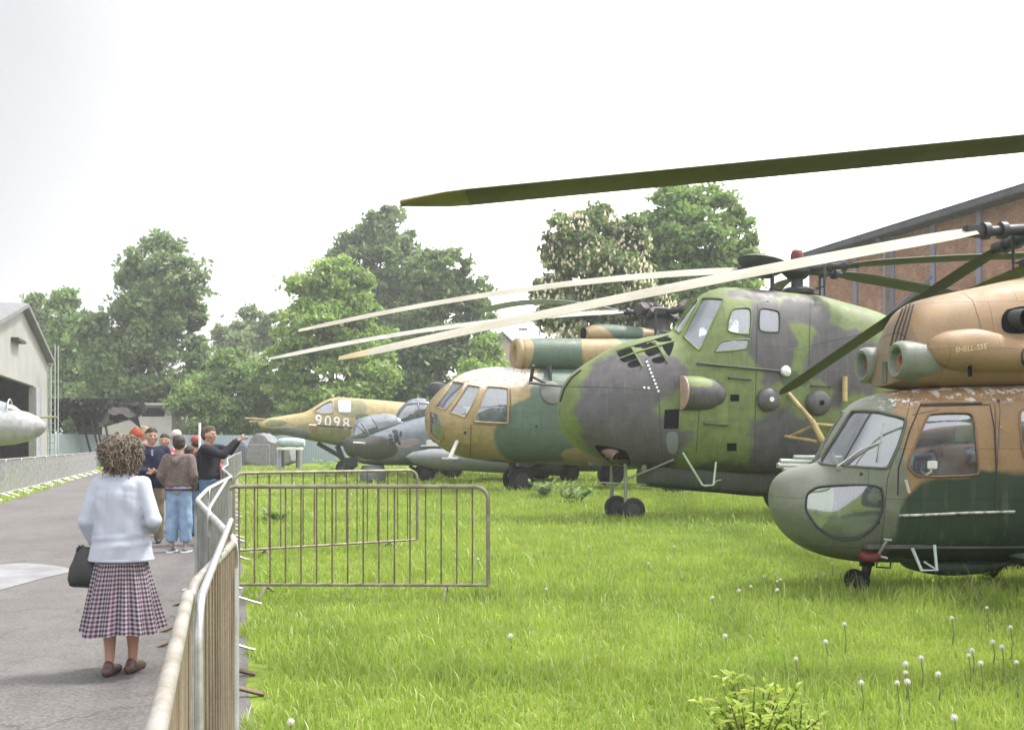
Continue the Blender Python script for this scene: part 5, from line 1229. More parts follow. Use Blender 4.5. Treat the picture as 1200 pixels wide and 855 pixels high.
obj('roof', bm, mat('slate_grey_roof', (.15, .16, .19), .8), t, 0)
bm = bmesh.new(); bbox(bm, (1.0, -1.05, ze - 1.2), (.9, .1, 1.1), .02); obj('window', bm, M_void, t)
for px, py, d, lab in ((613, 344, 95, 'tall thin grey mast with short crossarm rising beside the house roof'), (632.5, 379, 100, 'shorter thin grey pole right of the tall mast')):
    g = P(px, 520, d); t = thing('aerial_mast', lab, 'mast', (g.x, g.y, 0)); zt = P(px, py, d).z
    bm = bmesh.new(); tube(bm, [(0, 0, 0), (0, 0, zt)], [.10, .05], 8); obj('pole', bm, M_galv, t)
    bm = bmesh.new(); bbox(bm, (0, 0, zt - 3.6), (.9, .1, .25), .02); tube(bm, [(-.3, 0, zt - 3.6), (-.3, 0, zt - 2.6)], .04, 6); obj('crossarm', bm, M_galv, t)
# ------------------------------------------------------------------ trees
def leaf_mat(name, c1, c2, c3, trans=.52):
    m, nt, b = newmat(name); nt.nodes.remove(b)
    g = N(nt, 'ShaderNodeNewGeometry'); n = noise_tex(nt, .28, 4)
    ramp = N(nt, 'ShaderNodeValToRGB'); nt.links.new(g.outputs['Random Per Island'], ramp.inputs[0])
    e = ramp.color_ramp.elements; e[0].color = rgb(c1); e[1].color = rgb(c3); k = e.new(.55); k.color = rgb(c2)
    c = mixc(nt, 1, ramp.outputs[0], rng(nt, n.outputs['Fac'], .3, .7, .68, 1.25), 'MULTIPLY')
    df = N(nt, 'ShaderNodeBsdfDiffuse'); tr = N(nt, 'ShaderNodeBsdfTranslucent'); s = N(nt, 'ShaderNodeMixShader'); s.inputs[0].default_value = trans
    nt.links.new(c, df.inputs[0]); nt.links.new(c, tr.inputs[0]); nt.links.new(df.outputs[0], s.inputs[1]); nt.links.new(tr.outputs[0], s.inputs[2])
    gl = N(nt, 'ShaderNodeBsdfGlossy'); gl.inputs['Roughness'].default_value = .5; s2 = N(nt, 'ShaderNodeMixShader'); s2.inputs[0].default_value = .035
    nt.links.new(s.outputs[0], s2.inputs[1]); nt.links.new(gl.outputs[0], s2.inputs[2]); nt.links.new(s2.outputs[0], nt.nodes['Material Output'].inputs[0])
    return m
def leaves(blobs, n, size, rg, clumps=26, tight=.20, fill=.35):
    """blobs: (centre, (rx, ry, rz)); leaves gathered in clumps over each blob's skin"""
    wts = np.array([b[1][0] * b[1][2] for b in blobs]); wts = wts / wts.sum(); out_ = []
    for (c, r), wt in zip(blobs, wts):
        k = int(n * wt); K = max(8, int(clumps * (wt * len(blobs)) ** .7))
        d = rg.normal(0, 1, (K, 3)); d /= np.linalg.norm(d, axis=1)[:, None]; d[:, 2] = np.where(d[:, 2] < -.75, -d[:, 2], d[:, 2])
        rad = np.where(rg.random(K) < fill, rg.uniform(.3, .8, K), rg.uniform(.78, 1.06, K)); cc = d * rad[:, None]
        i = rg.integers(0, K, k); sc_ = rg.uniform(.5, 1.4, K)[i]; p = cc[i] + rg.normal(0, 1, (k, 3)) * tight * sc_[:, None] * np.array([1, 1, .65])
        out_.append(np.asarray(c)[None] + p * np.asarray(r)[None])
    p = np.concatenate(out_); p = p[p[:, 2] > .15]; n = len(p)
    a = rg.normal(0, 1, (n, 3)); a /= np.linalg.norm(a, axis=1)[:, None]; b = rg.normal(0, 1, (n, 3)); b -= a * (a * b).sum(1)[:, None]; b /= np.linalg.norm(b, axis=1)[:, None]
    nn = np.cross(a, b); s = size * rg.uniform(.6, 1.35, n)[:, None]
    V = np.stack([p - a * s, p + b * s * .55 + nn * s * .15, p + a * s, p - b * s * .55 + nn * s * .15], 1).reshape(-1, 3)
    return V, np.arange(4 * n), np.full(n, 4)
M_bark = mat('bark', (.075, .06, .045), .95, col2=(.11, .095, .07), scale=2, stretch=(2, 2, .3), bump=.3, bscale=8)
def tree(label, px, d, blobs, n, size, m, seed, trunk=.45, cat='tree', name='broadleaf_tree', clumps=26, tight=.20, fill=.35, extra=None, flat=.8, gr='trees along the far edge of the field', base=None):
    """blobs: (px, py, r px[, ry px]) of the crown; every crown gets its own depth"""
    rg = np.random.default_rng(seed); s = d / F; g = P(px, 520, d); t = thing(name, label, cat, (g.x, g.y, 0), 0, gr); B = []
    for b in blobs:
        r = b[2] * s; rz = (b[3] if len(b) > 3 else b[2]) * s; c = P(b[0], b[1], d) - Vector((g.x, g.y, 0)); c.y = rg.uniform(-.45, .45) * r * 1.3
        B.append(((c.x, c.y, c.z), (r, r * flat, rz)))
    obj('crown', np_mesh('crown', *leaves(B, n, size, rg, clumps, tight, fill)), m, t, 0)
    zt = max(b[0][2] for b in B); bm = bmesh.new(); lean = rg.uniform(-.3, .3)
    top = Vector((lean, 0, zt * .8)); tube(bm, [(0, 0, -.1), (lean * .2, 0, zt * .25), (lean * .7, .1, zt * .55), top], [trunk, trunk * .75, trunk * .45, trunk * .12], 10)
    for c, r in B:
        c = Vector(c); z0 = max(.6, min(c.z - r[2] * .9, zt * .6)); p0 = Vector((lean * z0 / zt, 0, z0)); tube(bm, [p0, p0.lerp(c, .5) + Vector((0, 0, -.3)), c, c + Vector((rg.normal() * r[0] * .4, 0, r[2] * .6))], [trunk * .35, trunk * .24, trunk * .14, trunk * .04], 7)
        for _ in range(4):
            e = c + Vector(rg.normal(0, .5, 3)) * r[0]; tube(bm, [c, e], [trunk * .12, .02], 5)
    obj('trunk', bm, M_bark, t, 60)
    if extra: extra(t, B, rg)
    return t
L_dark = leaf_mat('dark_leaves', (0.108, 0.183, 0.065), (0.160, 0.248, 0.082), (0.257, 0.328, 0.122))
L_mid = leaf_mat('mid_leaves', (0.128, 0.228, 0.057), (0.192, 0.307, 0.078), (0.299, 0.407, 0.122))
L_light = leaf_mat('light_leaves', (0.182, 0.288, 0.057), (0.257, 0.397, 0.082), (0.385, 0.497, 0.139))
L_pale = leaf_mat('pale_leaves', (0.182, 0.259, 0.114), (0.257, 0.328, 0.146), (0.342, 0.417, 0.195))
L_chest = leaf_mat('chestnut_leaves', (0.108, 0.169, 0.057), (0.160, 0.238, 0.074), (0.257, 0.328, 0.106))
tree('big dark broadleaf tree with a tall domed crown left of centre, behind the visitors', 183, 88,
     [(186, 312, 32, 34), (163, 345, 36, 34), (213, 342, 36, 34), (150, 385, 40, 36), (190, 380, 44), (228, 372, 22, 18), (140, 430, 42, 40), (185, 435, 50, 40), (228, 425, 24, 30), (118, 400, 24, 30), (200, 475, 40, 30), (150, 475, 40, 30), (98, 385, 18, 20)], 39900, 0.277, L_dark, 1, .6, clumps=30, tight=.17)
tree('pale upright tree just right of the hangar roof', 78, 96, [(76, 360, 17, 20), (72, 395, 24, 35), (80, 440, 32, 40), (66, 480, 26, 30), (100, 470, 22, 36)], 16800, 0.277, L_mid, 2, .4)
tree('bushy tree top half hidden by the hangar roof, leftmost of the trees', 42, 104, [(44, 365, 18, 17), (34, 395, 22, 26), (52, 410, 20, 34), (40, 450, 24, 40)], 10500, 0.297, L_dark, 3, .4)
tree('pale loose tree far behind, between the big tree and the light green one', 284, 112, [(288, 380, 20, 20), (268, 400, 16, 16), (305, 400, 16, 18), (285, 420, 28, 26), (255, 395, 10, 14), (320, 385, 12, 18)], 13650, 0.277, L_pale, 4, .3, tight=.16)
tree('low rounded bush-like tree in front of the pale loose tree', 268, 82, [(272, 440, 30, 30), (245, 462, 30, 28), (298, 458, 30, 32), (262, 490, 36, 28), (225, 480, 24, 26), (305, 495, 30, 24)], 23100, 0.224, L_mid, 5, .3)
tree('light green spreading tree above the sand-coloured jet', 388, 80, [(388, 330, 32, 28), (358, 355, 28, 26), (420, 350, 26, 28), (375, 385, 46, 30), (420, 395, 38, 30), (345, 415, 34, 30), (390, 430, 48, 30), (440, 435, 28, 28), (350, 460, 36, 26), (410, 470, 40, 24), (372, 490, 40, 20)], 37800, 0.238, L_light, 6, .5, clumps=28, tight=.18)
tree('tall dark tree rising behind the light green spreading tree', 437, 98, [(450, 268, 26, 24), (420, 280, 26, 24), (400, 305, 20, 18), (468, 300, 24, 30), (437, 320, 36, 32), (475, 345, 30, 34), (405, 340, 26, 30), (450, 380, 40, 40)], 23100, 0.277, L_dark, 7, .6, tight=.17)
tree('dark round-topped tree behind the tan helicopter nose', 515, 86, [(520, 315, 28, 24), (548, 340, 24, 26), (495, 330, 24, 28), (520, 360, 44, 30), (562, 372, 18, 26), (498, 395, 36, 32), (545, 400, 36, 30), (515, 440, 46, 34), (480, 440, 30, 40), (560, 440, 26, 30), (475, 480, 36, 30), (530, 480, 46, 30)], 35700, 0.264, L_dark, 8, .55, clumps=28, tight=.17)
tree('lower light green tree at the foot of the dark round-topped tree', 575, 80, [(570, 412, 16, 20), (558, 440, 24, 22), (585, 445, 16, 22), (570, 470, 30, 24)], 9450, 0.224, L_light, 9, .3)
def candles(t, B, rg):
    V, Fc, cnt = [], [], []
    bm = bmesh.new()
    for c, r in B:
        for _ in range(int(95 * r[0])):
            d = rg.normal(0, 1, 3); d /= np.linalg.norm(d)
            if d[1] > .35: d[1] = -d[1]
            if d[2] < -.5: continue
            p = Vector(c) + Vector(d * np.asarray(r)) * rg.uniform(.9, 1.08); h = rg.uniform(.14, .26)
            capsule(bm, p, .095, p + Vector((rg.normal() * .05, rg.normal() * .05, h)), .02, 5, 1)
    obj('blossom', bm, mat('cream_blossom', (.72, .66, .46), .8), t, 60)['kind'] = 'stuff'
tree('flowering chestnut covered in cream blossom candles, behind the grilled-nose helicopter', 695, 58,
     [(703, 262, 26, 24), (668, 275, 26, 24), (738, 285, 26, 30), (652, 305, 16, 20), (690, 310, 40, 30), (735, 335, 32, 30), (648, 345, 22, 22), (690, 360, 46, 28), (640, 372, 14, 16), (740, 375, 36, 28), (665, 385, 26, 16), (770, 370, 22, 28), (700, 410, 60, 26)], 46200, 0.185, L_chest, 10, .5, clumps=34, tight=.17, extra=candles)
tree('bright green maple-like tree right of the flowering chestnut', 815, 64,
     [(788, 248, 30, 24), (832, 246, 32, 25), (862, 268, 22, 24), (800, 280, 40, 28), (850, 300, 36, 26), (872, 318, 18, 20), (795, 320, 36, 28), (835, 335, 40, 28), (770, 300, 22, 30), (860, 350, 26, 26), (800, 365, 46, 24), (762, 290, 24, 36), (758, 335, 26, 30), (880, 292, 14, 20)], 35700, 0.205, L_mid, 11, .5, clumps=28, tight=.18)
for px, d, bl, sd, m, lab in ((230, 96, [(215, 470, 30, 30), (245, 490, 30, 28), (200, 495, 28, 22)], 21, L_dark, 'dark low shrub mass behind the concrete block'), (335, 92, [(330, 470, 26, 30), (310, 480, 22, 30), (345, 495, 30, 24)], 22, L_mid, 'mid green shrub left of the sand-coloured jet'), (455, 92, [(445, 465, 34, 30), (470, 485, 34, 26), (425, 490, 34, 24)], 23, L_dark, 'dark shrub behind the grey helicopter cockpit'),
        (600, 95, [(598, 470, 26, 26), (620, 480, 30, 26), (650, 470, 40, 34)], 24, L_dark, 'dark shrub behind the engines of the tan helicopter'), (120, 94, [(120, 480, 36, 30), (155, 490, 30, 24), (88, 490, 30, 26)], 25, L_dark, 'dark shrub behind the net shelter')):
    tree(lab, px, d, bl, 9000, .26, m, sd, .15, 'shrub', 'shrub', gr='shrubs along the far edge of the field')
# hedge closing the far side of the field behind the aircraft
rg = np.random.default_rng(77); B = []
for k in range(34):
    px = 180 + k * 27; d = 99 + rg.uniform(-2, 2); c = P(px, 500, d); B.append(((c.x, c.y, 2.0 + rg.uniform(-.3, .6)), (2.4, 1.6, 2.2 + rg.uniform(-.4, .6))))
t = thing('hedge', 'long dark hedge closing the far side of the field behind the aircraft', 'hedge')
o = obj('hedge_leaves', np_mesh('hedge', *leaves(B, 40000, .24, rg, 20)), L_dark, t, 0)

# ------------------------------------------------------------------ plants in the grass
def dandelion(p, h, r, rg, proto=[None]):
    t = thing('dandelion', 'white dandelion seed head standing in the tall grass', 'dandelion', p, 0, 'dandelion clocks in the grass')
    if proto[0] is None:
        bm = bmesh.new(); tube(bm, [(0, 0, 0), (.01, 0, .5), (0, .01, 1.0)], [.006, .005, .004], 5); s = bpy.data.meshes.new('stem'); bm.to_mesh(s); bm.free(); s.materials.append(mat('dandelion_stem', (.14, .18, .05)))
        bm = bmesh.new(); g = np.random.default_rng(3)
        bmesh.ops.create_icosphere(bm, subdivisions=2, radius=.35)
        for _ in range(160):
            d = Vector(g.normal(0, 1, 3)).normalized(); a = d.orthogonal().normalized(); b = d.cross(a); q = d * g.uniform(.85, 1.0); e = .16
            bm.faces.new([bm.verts.new(v) for v in (d * .3, q + a * e, q - a * e * .5 + b * e, q - a * e * .5 - b * e)][1:])
            bm.faces.new([bm.verts.new(v) for v in (d * .3 + a * .01, d * .3 - a * .01, q)])
        hm = bpy.data.meshes.new('seed_head'); bm.to_mesh(hm); bm.free(); hm.materials.append(mat('seed_white', (.72, .70, .66), .9)); proto[0] = (s, hm)
    a = bpy.data.objects.new('stem', proto[0][0]); link(a, t); a.scale = (1, 1, h)
    b = bpy.data.objects.new('seed_head', proto[0][1]); link(b, t); b.location = (0, .01, h); b.scale = (r, r, r)
rg = np.random.default_rng(12)
spots = [(896, 675), (908, 673), (911, 681), (915, 679), (911, 691), (957, 675), (967, 673), (985, 670), (1062, 778), (1062, 788), (1080, 771), (1064, 799), (1119, 841), (1137, 666), (1157, 712), (1116, 724), (1136, 768), (1140, 762), (866, 692), (880, 687), (933, 772), (1164, 752), (1175, 758), (1150, 777), (1010, 800), (1052, 800), (968, 752), (990, 731), (340, 846), (1192, 776), (1185, 735), (975, 660)]
for x, y in spots:
    h = rg.uniform(.15, .24); g = G(x, y, h); dandelion((g.x, g.y, 0), h, .018 * rg.uniform(.8, 1.15), rg)
for x, y in [(663, 605), (672, 603), (700, 603), (790, 640), (560, 655), (598, 745), (640, 690), (690, 640), (760, 660), (835, 700), (850, 745), (1100, 790), (520, 600), (585, 620)]:
    h = rg.uniform(.12, .2); g = G(x, y, h); dandelion((g.x, g.y, 0), h, .019 * rg.uniform(.8, 1.1), rg)

def leafy_plant(name, label, p, hgt, nst, spread, m, lsz, seed, cat='plant', nl=11):
    rg = np.random.default_rng(seed); t = thing(name, label, cat, p); bs, bl = bmesh.new(), bmesh.new()
    for _ in range(nst):
        a = rg.uniform(0, 6.28); q = Vector((math.cos(a), math.sin(a), 0)) * spread * rg.uniform(.2, 1); h = hgt * rg.uniform(.65, 1.05)
        pts = [Vector((q.x * .15, q.y * .15, 0)), q * .5 + Vector((0, 0, h * .5)), q + Vector((0, 0, h))]; tube(bs, pts, [.008, .006, .003], 5)
        for k in range(nl):
            f = .25 + .75 * k / (nl - 1); c = pts[0].lerp(pts[1], f * 2) if f < .5 else pts[1].lerp(pts[2], f * 2 - 1)
            b = a + k * 2.4 + rg.normal() * .3; d = Vector((math.cos(b), math.sin(b), rg.uniform(.2, 1.1))).normalized(); s = d.cross(Vector((0, 0, 1))).normalized(); L = lsz * rg.uniform(.7, 1.25); n = s.cross(d)
            V = [c, c + d * L * .35 + s * L * .2 + n * .01, c + d * L * .72 + s * L * .15, c + d * L - n * L * .12, c + d * L * .72 - s * L * .15, c + d * L * .35 - s * L * .2 + n * .01]
            vv = [bl.verts.new(v) for v in V]; mid = bl.verts.new(c + d * L * .5 + n * L * -.05)
            for i in range(6): bl.faces.new((vv[i], vv[(i + 1) % 6], mid))
    obj('stem', bs, M_stem, t, 60); obj('foliage', bl, m, t, 0)
    return t
M_stem = mat('green_stem', (.10, .12, .04))
L_yel = leaf_mat('yellow_green_leaves', (.24, .36, .04), (.33, .44, .06), (.42, .46, .10), .45)
g = G(880, 905); leafy_plant('sapling', 'yellow-green leafy sapling in the grass at the bottom edge', (g.x + .0, g.y, 0), .40, 24, .34, L_yel, .065, 4, nl=17)
g = G(935, 900); leafy_plant('sapling', 'smaller yellow-green shoot right of the leafy sapling', (g.x, g.y, 0), .30, 8, .16, L_yel, .055, 5, nl=13)
g = G(1164, 690); leafy_plant('nettle', 'dark tall nettle beside the nearest helicopter belly', (g.x, g.y, 0), .42, 3, .08, L_dark, .12, 6)
g = G(675, 590); leafy_plant('weed_clump', 'dark weed clump in front of the round-nosed helicopter wheels', (g.x, g.y, 0), .5, 9, .7, L_dark, .22, 7)
g = G(640, 584); leafy_plant('weed_clump', 'dark weed clump right of the tan helicopter nose wheel', (g.x, g.y, 0), .45, 7, .6, L_dark, .22, 8)
g = G(322, 613); leafy_plant('weed_clump', 'low broad-leaved dock plant behind the crosswise barriers', (g.x, g.y, 0), .25, 8, .3, L_mid, .16, 9)
g = G(430, 556); leafy_plant('weed_clump', 'tangled weeds beneath the sand-coloured jet', (g.x - 1.5, g.y + 1, 0), .9, 14, 1.6, L_mid, .3, 10)

# ------------------------------------------------------------------ thin summer haze
bm = bmesh.new(); box(bm, (0, 110, 22), (480, 480, 48)); m, nt, b_ = newmat('haze_air'); nt.nodes.remove(b_)
pv = N(nt, 'ShaderNodeVolumePrincipled'); pv.inputs['Color'].default_value = (.93, .95, .97, 1); pv.inputs['Density'].default_value = .0010; pv.inputs['Anisotropy'].default_value = .2
nt.links.new(pv.outputs[0], nt.nodes['Material Output'].inputs['Volume']); struct(obj('haze', bm, m, None, 0), 'stuff')
# ------------------------------------------------------------------ people
LOD = [1.0]
def fuse(name, caps, voxel, m, parent, smooth=4, wrinkle=0.0, wscale=9):
    """one continuous skin over tapered limbs"""
    bm = bmesh.new()
    for c in caps: capsule(bm, c[0], c[1], c[2], c[3], 14, 5)
    o = obj(name, bm, m, parent, 0)
    md = o.modifiers.new('r', 'REMESH'); md.mode = 'VOXEL'; md.voxel_size = voxel * LOD[0]
    sm = o.modifiers.new('s', 'SMOOTH'); sm.iterations = smooth; sm.factor = .5
    bake(o)
    if wrinkle:
        NV = [v.normal.copy() for v in o.data.vertices]
        for v, vn in zip(o.data.vertices, NV):
            q = Vector((v.co.x * wscale, v.co.y * wscale, v.co.z * wscale * .6)); n = noise.noise(q) + .5 * noise.noise(q * 2.3)
            v.co += vn * n * wrinkle
    shade(o.data, 80)
    o.data.materials.clear(); o.data.materials.append(m)
    return o
V3 = Vector
def hand(caps, wr, d, side, curl=.5, k=1.0):
    """palm, four bent fingers of different lengths, thumb leaving the side of the palm near its base"""
    d = V3(d).normalized(); s = V3(side); s = (s - d * s.dot(d)).normalized(); n = d.cross(s)
    wr = V3(wr); pl = .085 * k
    for j in (-.028, 0, .026): caps.append((wr + s * j * .5 * k, .019 * k, wr + d * pl + s * j * k, .015 * k))
    for j, L in ((-.033, .062), (-.011, .075), (.011, .080), (.032, .070)):
        b = wr + d * pl + s * j * k; c1 = (d * math.cos(curl * .6) + n * math.sin(curl * .6)).normalized(); c2 = (d * math.cos(curl * 1.6) + n * math.sin(curl * 1.6)).normalized()
        m_ = b + c1 * L * .5 * k; e = m_ + c2 * L * .5 * k
        caps.append((b - d * .02 * k, .0095 * k, m_, .0088 * k)); caps.append((m_, .0088 * k, e, .0075 * k))
    b = wr + d * .022 * k + s * .026 * k; m_ = b + (d * .6 + s * .75 + n * .25).normalized() * .036 * k; e = m_ + (d * .9 + s * .15 + n * .5).normalized() * .030 * k
    caps.append((b, .013 * k, m_, .011 * k)); caps.append((m_, .011 * k, e, .009 * k))
def head(caps, h, f, up=V3((0, 0, 1)), k=1.0):
    """skull, jaw, nose, brow, chin, ears; h: centre, f: where the face looks"""
    f = V3(f).normalized(); r = f.cross(up).normalized(); q = lambda a, b, c: h + f * a * k + r * b * k + up * c * k
    caps += [(q(-.022, 0, .035), .088 * k, q(.012, 0, .035), .082 * k), (q(.01, -.02, .0), .07 * k, q(.01, .02, 0), .07 * k), (q(.03, 0, -.045), .052 * k, q(.045, 0, -.085), .034 * k), (q(.0, -.03, -.06), .042 * k, q(.0, .03, -.06), .042 * k),
             (q(.088, 0, .01), .010 * k, q(.103, 0, -.022), .014 * k), (q(.078, -.03, .03), .014 * k, q(.078, .03, .03), .014 * k), (q(.075, -.018, -.055), .012 * k, q(.075, .018, -.055), .012 * k), (q(.065, -.035, -.02), .02 * k, q(.065, .035, -.02), .02 * k)]
    for s in (-1, 1): caps.append((q(-.01, s * .082, .012), .016 * k, q(-.012, s * .084, -.022), .011 * k))
    return q
M_skin = mat('skin', (.36, .21, .15), .55, col2=(.31, .17, .12), scale=6, amt=.1)
M_eye = mat('eye_dark', (.02, .015, .012), .2); M_lip = mat('lips', (.34, .14, .11), .5)
def face_bits(root, body, q, k=1.0):
    for s in (-1, 1):
        bm = bmesh.new(); bmesh.ops.create_icosphere(bm, subdivisions=2, radius=.0115 * k, matrix=Matrix.Translation(q(.079, s * .031, .012))); obj('eye', bm, M_eye, root)
    bm = bmesh.new(); tube(bm, [q(.083, -.022, -.053), q(.0875, 0, -.054), q(.083, .022, -.053)], [.003, .006, .003], 6); obj('mouth', bm, M_lip, root)
def legs(J): return [(J['hipL'], .085, J['knL'], .058), (J['knL'], .056, J['anL'], .040), (J['hipR'], .085, J['knR'], .058), (J['knR'], .056, J['anR'], .040)]
def shoe(an, d, m, parent, k=1.0, name='shoe', sole=None):
    d = V3((d[0], d[1], 0)).normalized(); a = V3(an); a.z = 0
    o = fuse(name, [(a - d * .05 * k + V3((0, 0, .045)), .042 * k, a + d * .05 * k + V3((0, 0, .042)), .045 * k), (a + d * .05 * k + V3((0, 0, .042)), .045 * k, a + d * .15 * k + V3((0, 0, .032)), .036 * k), (a - d * .03 * k + V3((0, 0, .05)), .044 * k, a - d * .02 * k + V3((0, 0, .085)), .04 * k)], .009, m, parent, 3)
    for v in o.data.vertices: v.co.z = max(v.co.z, .004)
    if sole:
        bm = bmesh.new(); s = V3((-d.y, d.x, 0)); pts = [(-.10, .03), (-.09, .045), (0, .046), (.09, .052), (.16, .04), (.185, .0)]
        pp = pts + [(x, -y) for x, y in pts[::-1][1:]]
        f = bm.faces.new([bm.verts.new(a + d * x * k + s * y * k + V3((0, 0, .001))) for x, y in pp]); e = bmesh.ops.extrude_face_region(bm, geom=[f]); bmesh.ops.translate(bm, verts=[v for v in e['geom'] if isinstance(v, bmesh.types.BMVert)], vec=(0, 0, .024)); obj('sole', bm, sole, o)
    return o
def std(**kw):                            # a standing figure 1.75 m tall facing -y; left is +x
    J = dict(pel=V3((0, 0, .95)), belly=V3((0, .0, 1.10)), chest=V3((0, .015, 1.32)), neck=V3((0, .02, 1.46)), head=V3((0, -.005, 1.635)),
             shL=V3((.175, .02, 1.42)), elL=V3((.235, .04, 1.13)), wrL=V3((.24, -.05, .89)), shR=V3((-.175, .02, 1.42)), elR=V3((-.235, .04, 1.13)), wrR=V3((-.24, -.05, .89)),
             hipL=V3((.088, .0, .91)), knL=V3((.10, -.015, .50)), anL=V3((.11, .03, .085)), hipR=V3((-.088, .0, .91)), knR=V3((-.10, -.015, .50)), anR=V3((-.11, .03, .085)))
    J.update({k: V3(v) for k, v in kw.items()}); return J
def person(label, loc, rz, J, face=(0, -1, 0), top=None, bottom=None, shoes=None, hair=None, scale=1.0, hem=.86, hood=False, handsd=((0, -.2, -1), (0, -.2, -1)), curl=.5, short=None, top_fit=1.0, group=None, trouser_z=.07, wrinkle=.008, sole=None, sleeves=True):
    t = thing('person', label, 'person', loc, rz, group); t.scale = (scale,) * 3
    caps = []; q = head(caps, J['head'], face)
    caps += [(J['neck'], .062, J['head'] + V3((0, .01, -.07)), .055), (J['neck'] + V3((-.06, 0, -.04)), .06, J['neck'] + V3((.06, 0, -.04)), .06), (J['chest'] + V3((-.07, 0, 0)), .105, J['chest'] + V3((.07, 0, 0)), .105), (J['belly'] + V3((-.06, 0, 0)), .10, J['belly'] + V3((.06, 0, 0)), .10), (J['chest'], .12, J['belly'], .11), (J['pel'] + V3((-.07, 0, 0)), .11, J['pel'] + V3((.07, 0, 0)), .11), (J['belly'], .11, J['pel'], .11)]
    for s in 'LR':
        caps += [(J['sh' + s], .052, J['el' + s], .038), (J['el' + s], .038, J['wr' + s], .026), (J['chest'] + V3((0, 0, .06)), .07, J['sh' + s], .052)]
        d = V3(handsd[0 if s == 'L' else 1]); hand(caps, J['wr' + s], d, (V3((1, 0, .2)) if abs(d.z) < .6 else V3((0, -1, 0))), curl)
    caps += legs(J)
    for s in 'LR': caps.append((J['an' + s] + V3((0, 0, -.03)), .036, V3((J['an' + s].x, J['an' + s].y - .09, .035)), .03))
    body = fuse('body', caps, .0085, M_skin, t, 3); face_bits(t, body, q)
    if top:
        g = top_fit; c = [(J['chest'] + V3((0, .0, .04)), .136, J['belly'], .134), (J['chest'] + V3((-.095, 0, .03)), .115 * g, J['chest'] + V3((.095, 0, .03)), .115 * g), (J['chest'] + V3((-.08, 0, 0)), .122 * g, J['belly'] + V3((-.07, 0, 0)), .122 * g), (J['chest'] + V3((.08, 0, 0)), .122 * g, J['belly'] + V3((.07, 0, 0)), .122 * g),
                          (J['belly'] + V3((-.07, 0, 0)), .122 * g, V3((J['pel'].x - .075, J['pel'].y, hem + .11)), .125 * g), (J['belly'] + V3((.07, 0, 0)), .122 * g, V3((J['pel'].x + .075, J['pel'].y, hem + .11)), .125 * g), (V3((J['pel'].x - .075, J['pel'].y, hem + .11)), .125 * g, V3((J['pel'].x + .075, J['pel'].y, hem + .11)), .125 * g), (J['neck'] + V3((-.03, .0, -.03)), .072, J['neck'] + V3((.03, 0, -.03)), .072)]
        for s in 'LR':
            c += [(J['chest'] + V3((0, 0, .07)), .09, J['sh' + s], .073 * g), (J['sh' + s], .073 * g, J['el' + s], .060 * g)]
            if sleeves: c += [(J['el' + s], .060 * g, J['el' + s].lerp(J['wr' + s], .93), .045 * g)]
        if hood: c += [(J['neck'] + V3((-.085, .055, -.02)), .05, J['neck'] + V3((0, .115, -.08)), .055), (J['neck'] + V3((.085, .055, -.02)), .05, J['neck'] + V3((0, .115, -.08)), .055), (J['neck'] + V3((-.08, -.02, 0)), .035, J['neck'] + V3((-.085, .055, -.02)), .045), (J['neck'] + V3((.08, -.02, 0)), .035, J['neck'] + V3((.085, .055, -.02)), .045)]
        o = fuse(top[0], c, .012, top[1], t, 4, wrinkle, 8)
        for v in o.data.vertices: v.co.z = max(v.co.z, hem + .01 * math.sin(v.co.x * 20)) if (V3((v.co.x, v.co.y)) - J['pel'].xy).length < .21 else v.co.z
    if bottom:
        c = [(J['pel'] + V3((-.075, 0, .02)), .124, J['pel'] + V3((.075, 0, .02)), .124), (J['pel'] + V3((-.07, 0, .10)), .120, J['pel'] + V3((.07, 0, .10)), .120)]
        for s in 'LR':
            a = J['kn' + s].lerp(J['an' + s], 1.0); a = V3((a.x, a.y, max(a.z, trouser_z) if trouser_z <= .12 else trouser_z)); w_ = bottom[2] if len(bottom) > 2 else 1.0
            if trouser_z > .12: a = J['kn' + s].lerp(J['an' + s], (J['kn' + s].z - trouser_z) / (J['kn' + s].z - J['an' + s].z))
            c += [(J['hip' + s], .105, J['kn' + s], .080 * w_), (J['kn' + s], .080 * w_, a, .072 * w_)]
        o = fuse(bottom[0], c, .012, bottom[1], t, 3, wrinkle * 1.1, 9)
        for v in o.data.vertices: v.co.z = max(v.co.z, trouser_z - .035)
    if shoes:
        for s in 'LR': shoe(J['an' + s], (J['an' + s].x * .35, -1, 0), shoes, t, 1.0, sole=sole)
    if hair:
        f = V3(face).normalized(); r = f.cross(V3((0, 0, 1))).normalized(); hh = J['head']; q2 = lambda a, b, c_: hh + f * a + r * b + V3((0, 0, 1)) * c_
        if hair[0] == 'short':
            c = [(q2(-.035, 0, .045), .094, q2(.005, 0, .060), .084), (q2(-.055, -.02, .0), .068, q2(-.055, .02, .0), .068), (q2(.03, -.02, .095), .045, q2(.03, .02, .095), .045), (q2(-.06, 0, -.03), .055, q2(-.05, 0, -.03), .055)]
            fuse('hair', c, .010, hair[1], t, 2, .004, 40)
        if hair[0] == 'cap':
            c = [(q2(-.02, 0, .062), .096, q2(.01, 0, .062), .09)]; fuse('cap', c, .010, hair[1], t, 2)
            bm = bmesh.new(); bbox(bm, q2(.115, 0, .06), (.13, .12, .012), .005, Matrix.Rotation(math.atan2(f.y, f.x), 3, 'Z')); obj('peak', bm, hair[1], t)
            fuse('hair', [(q2(-.05, -.02, .0), .066, q2(-.05, .02, .0), .066)], .010, hair[2], t, 2, .004, 40)
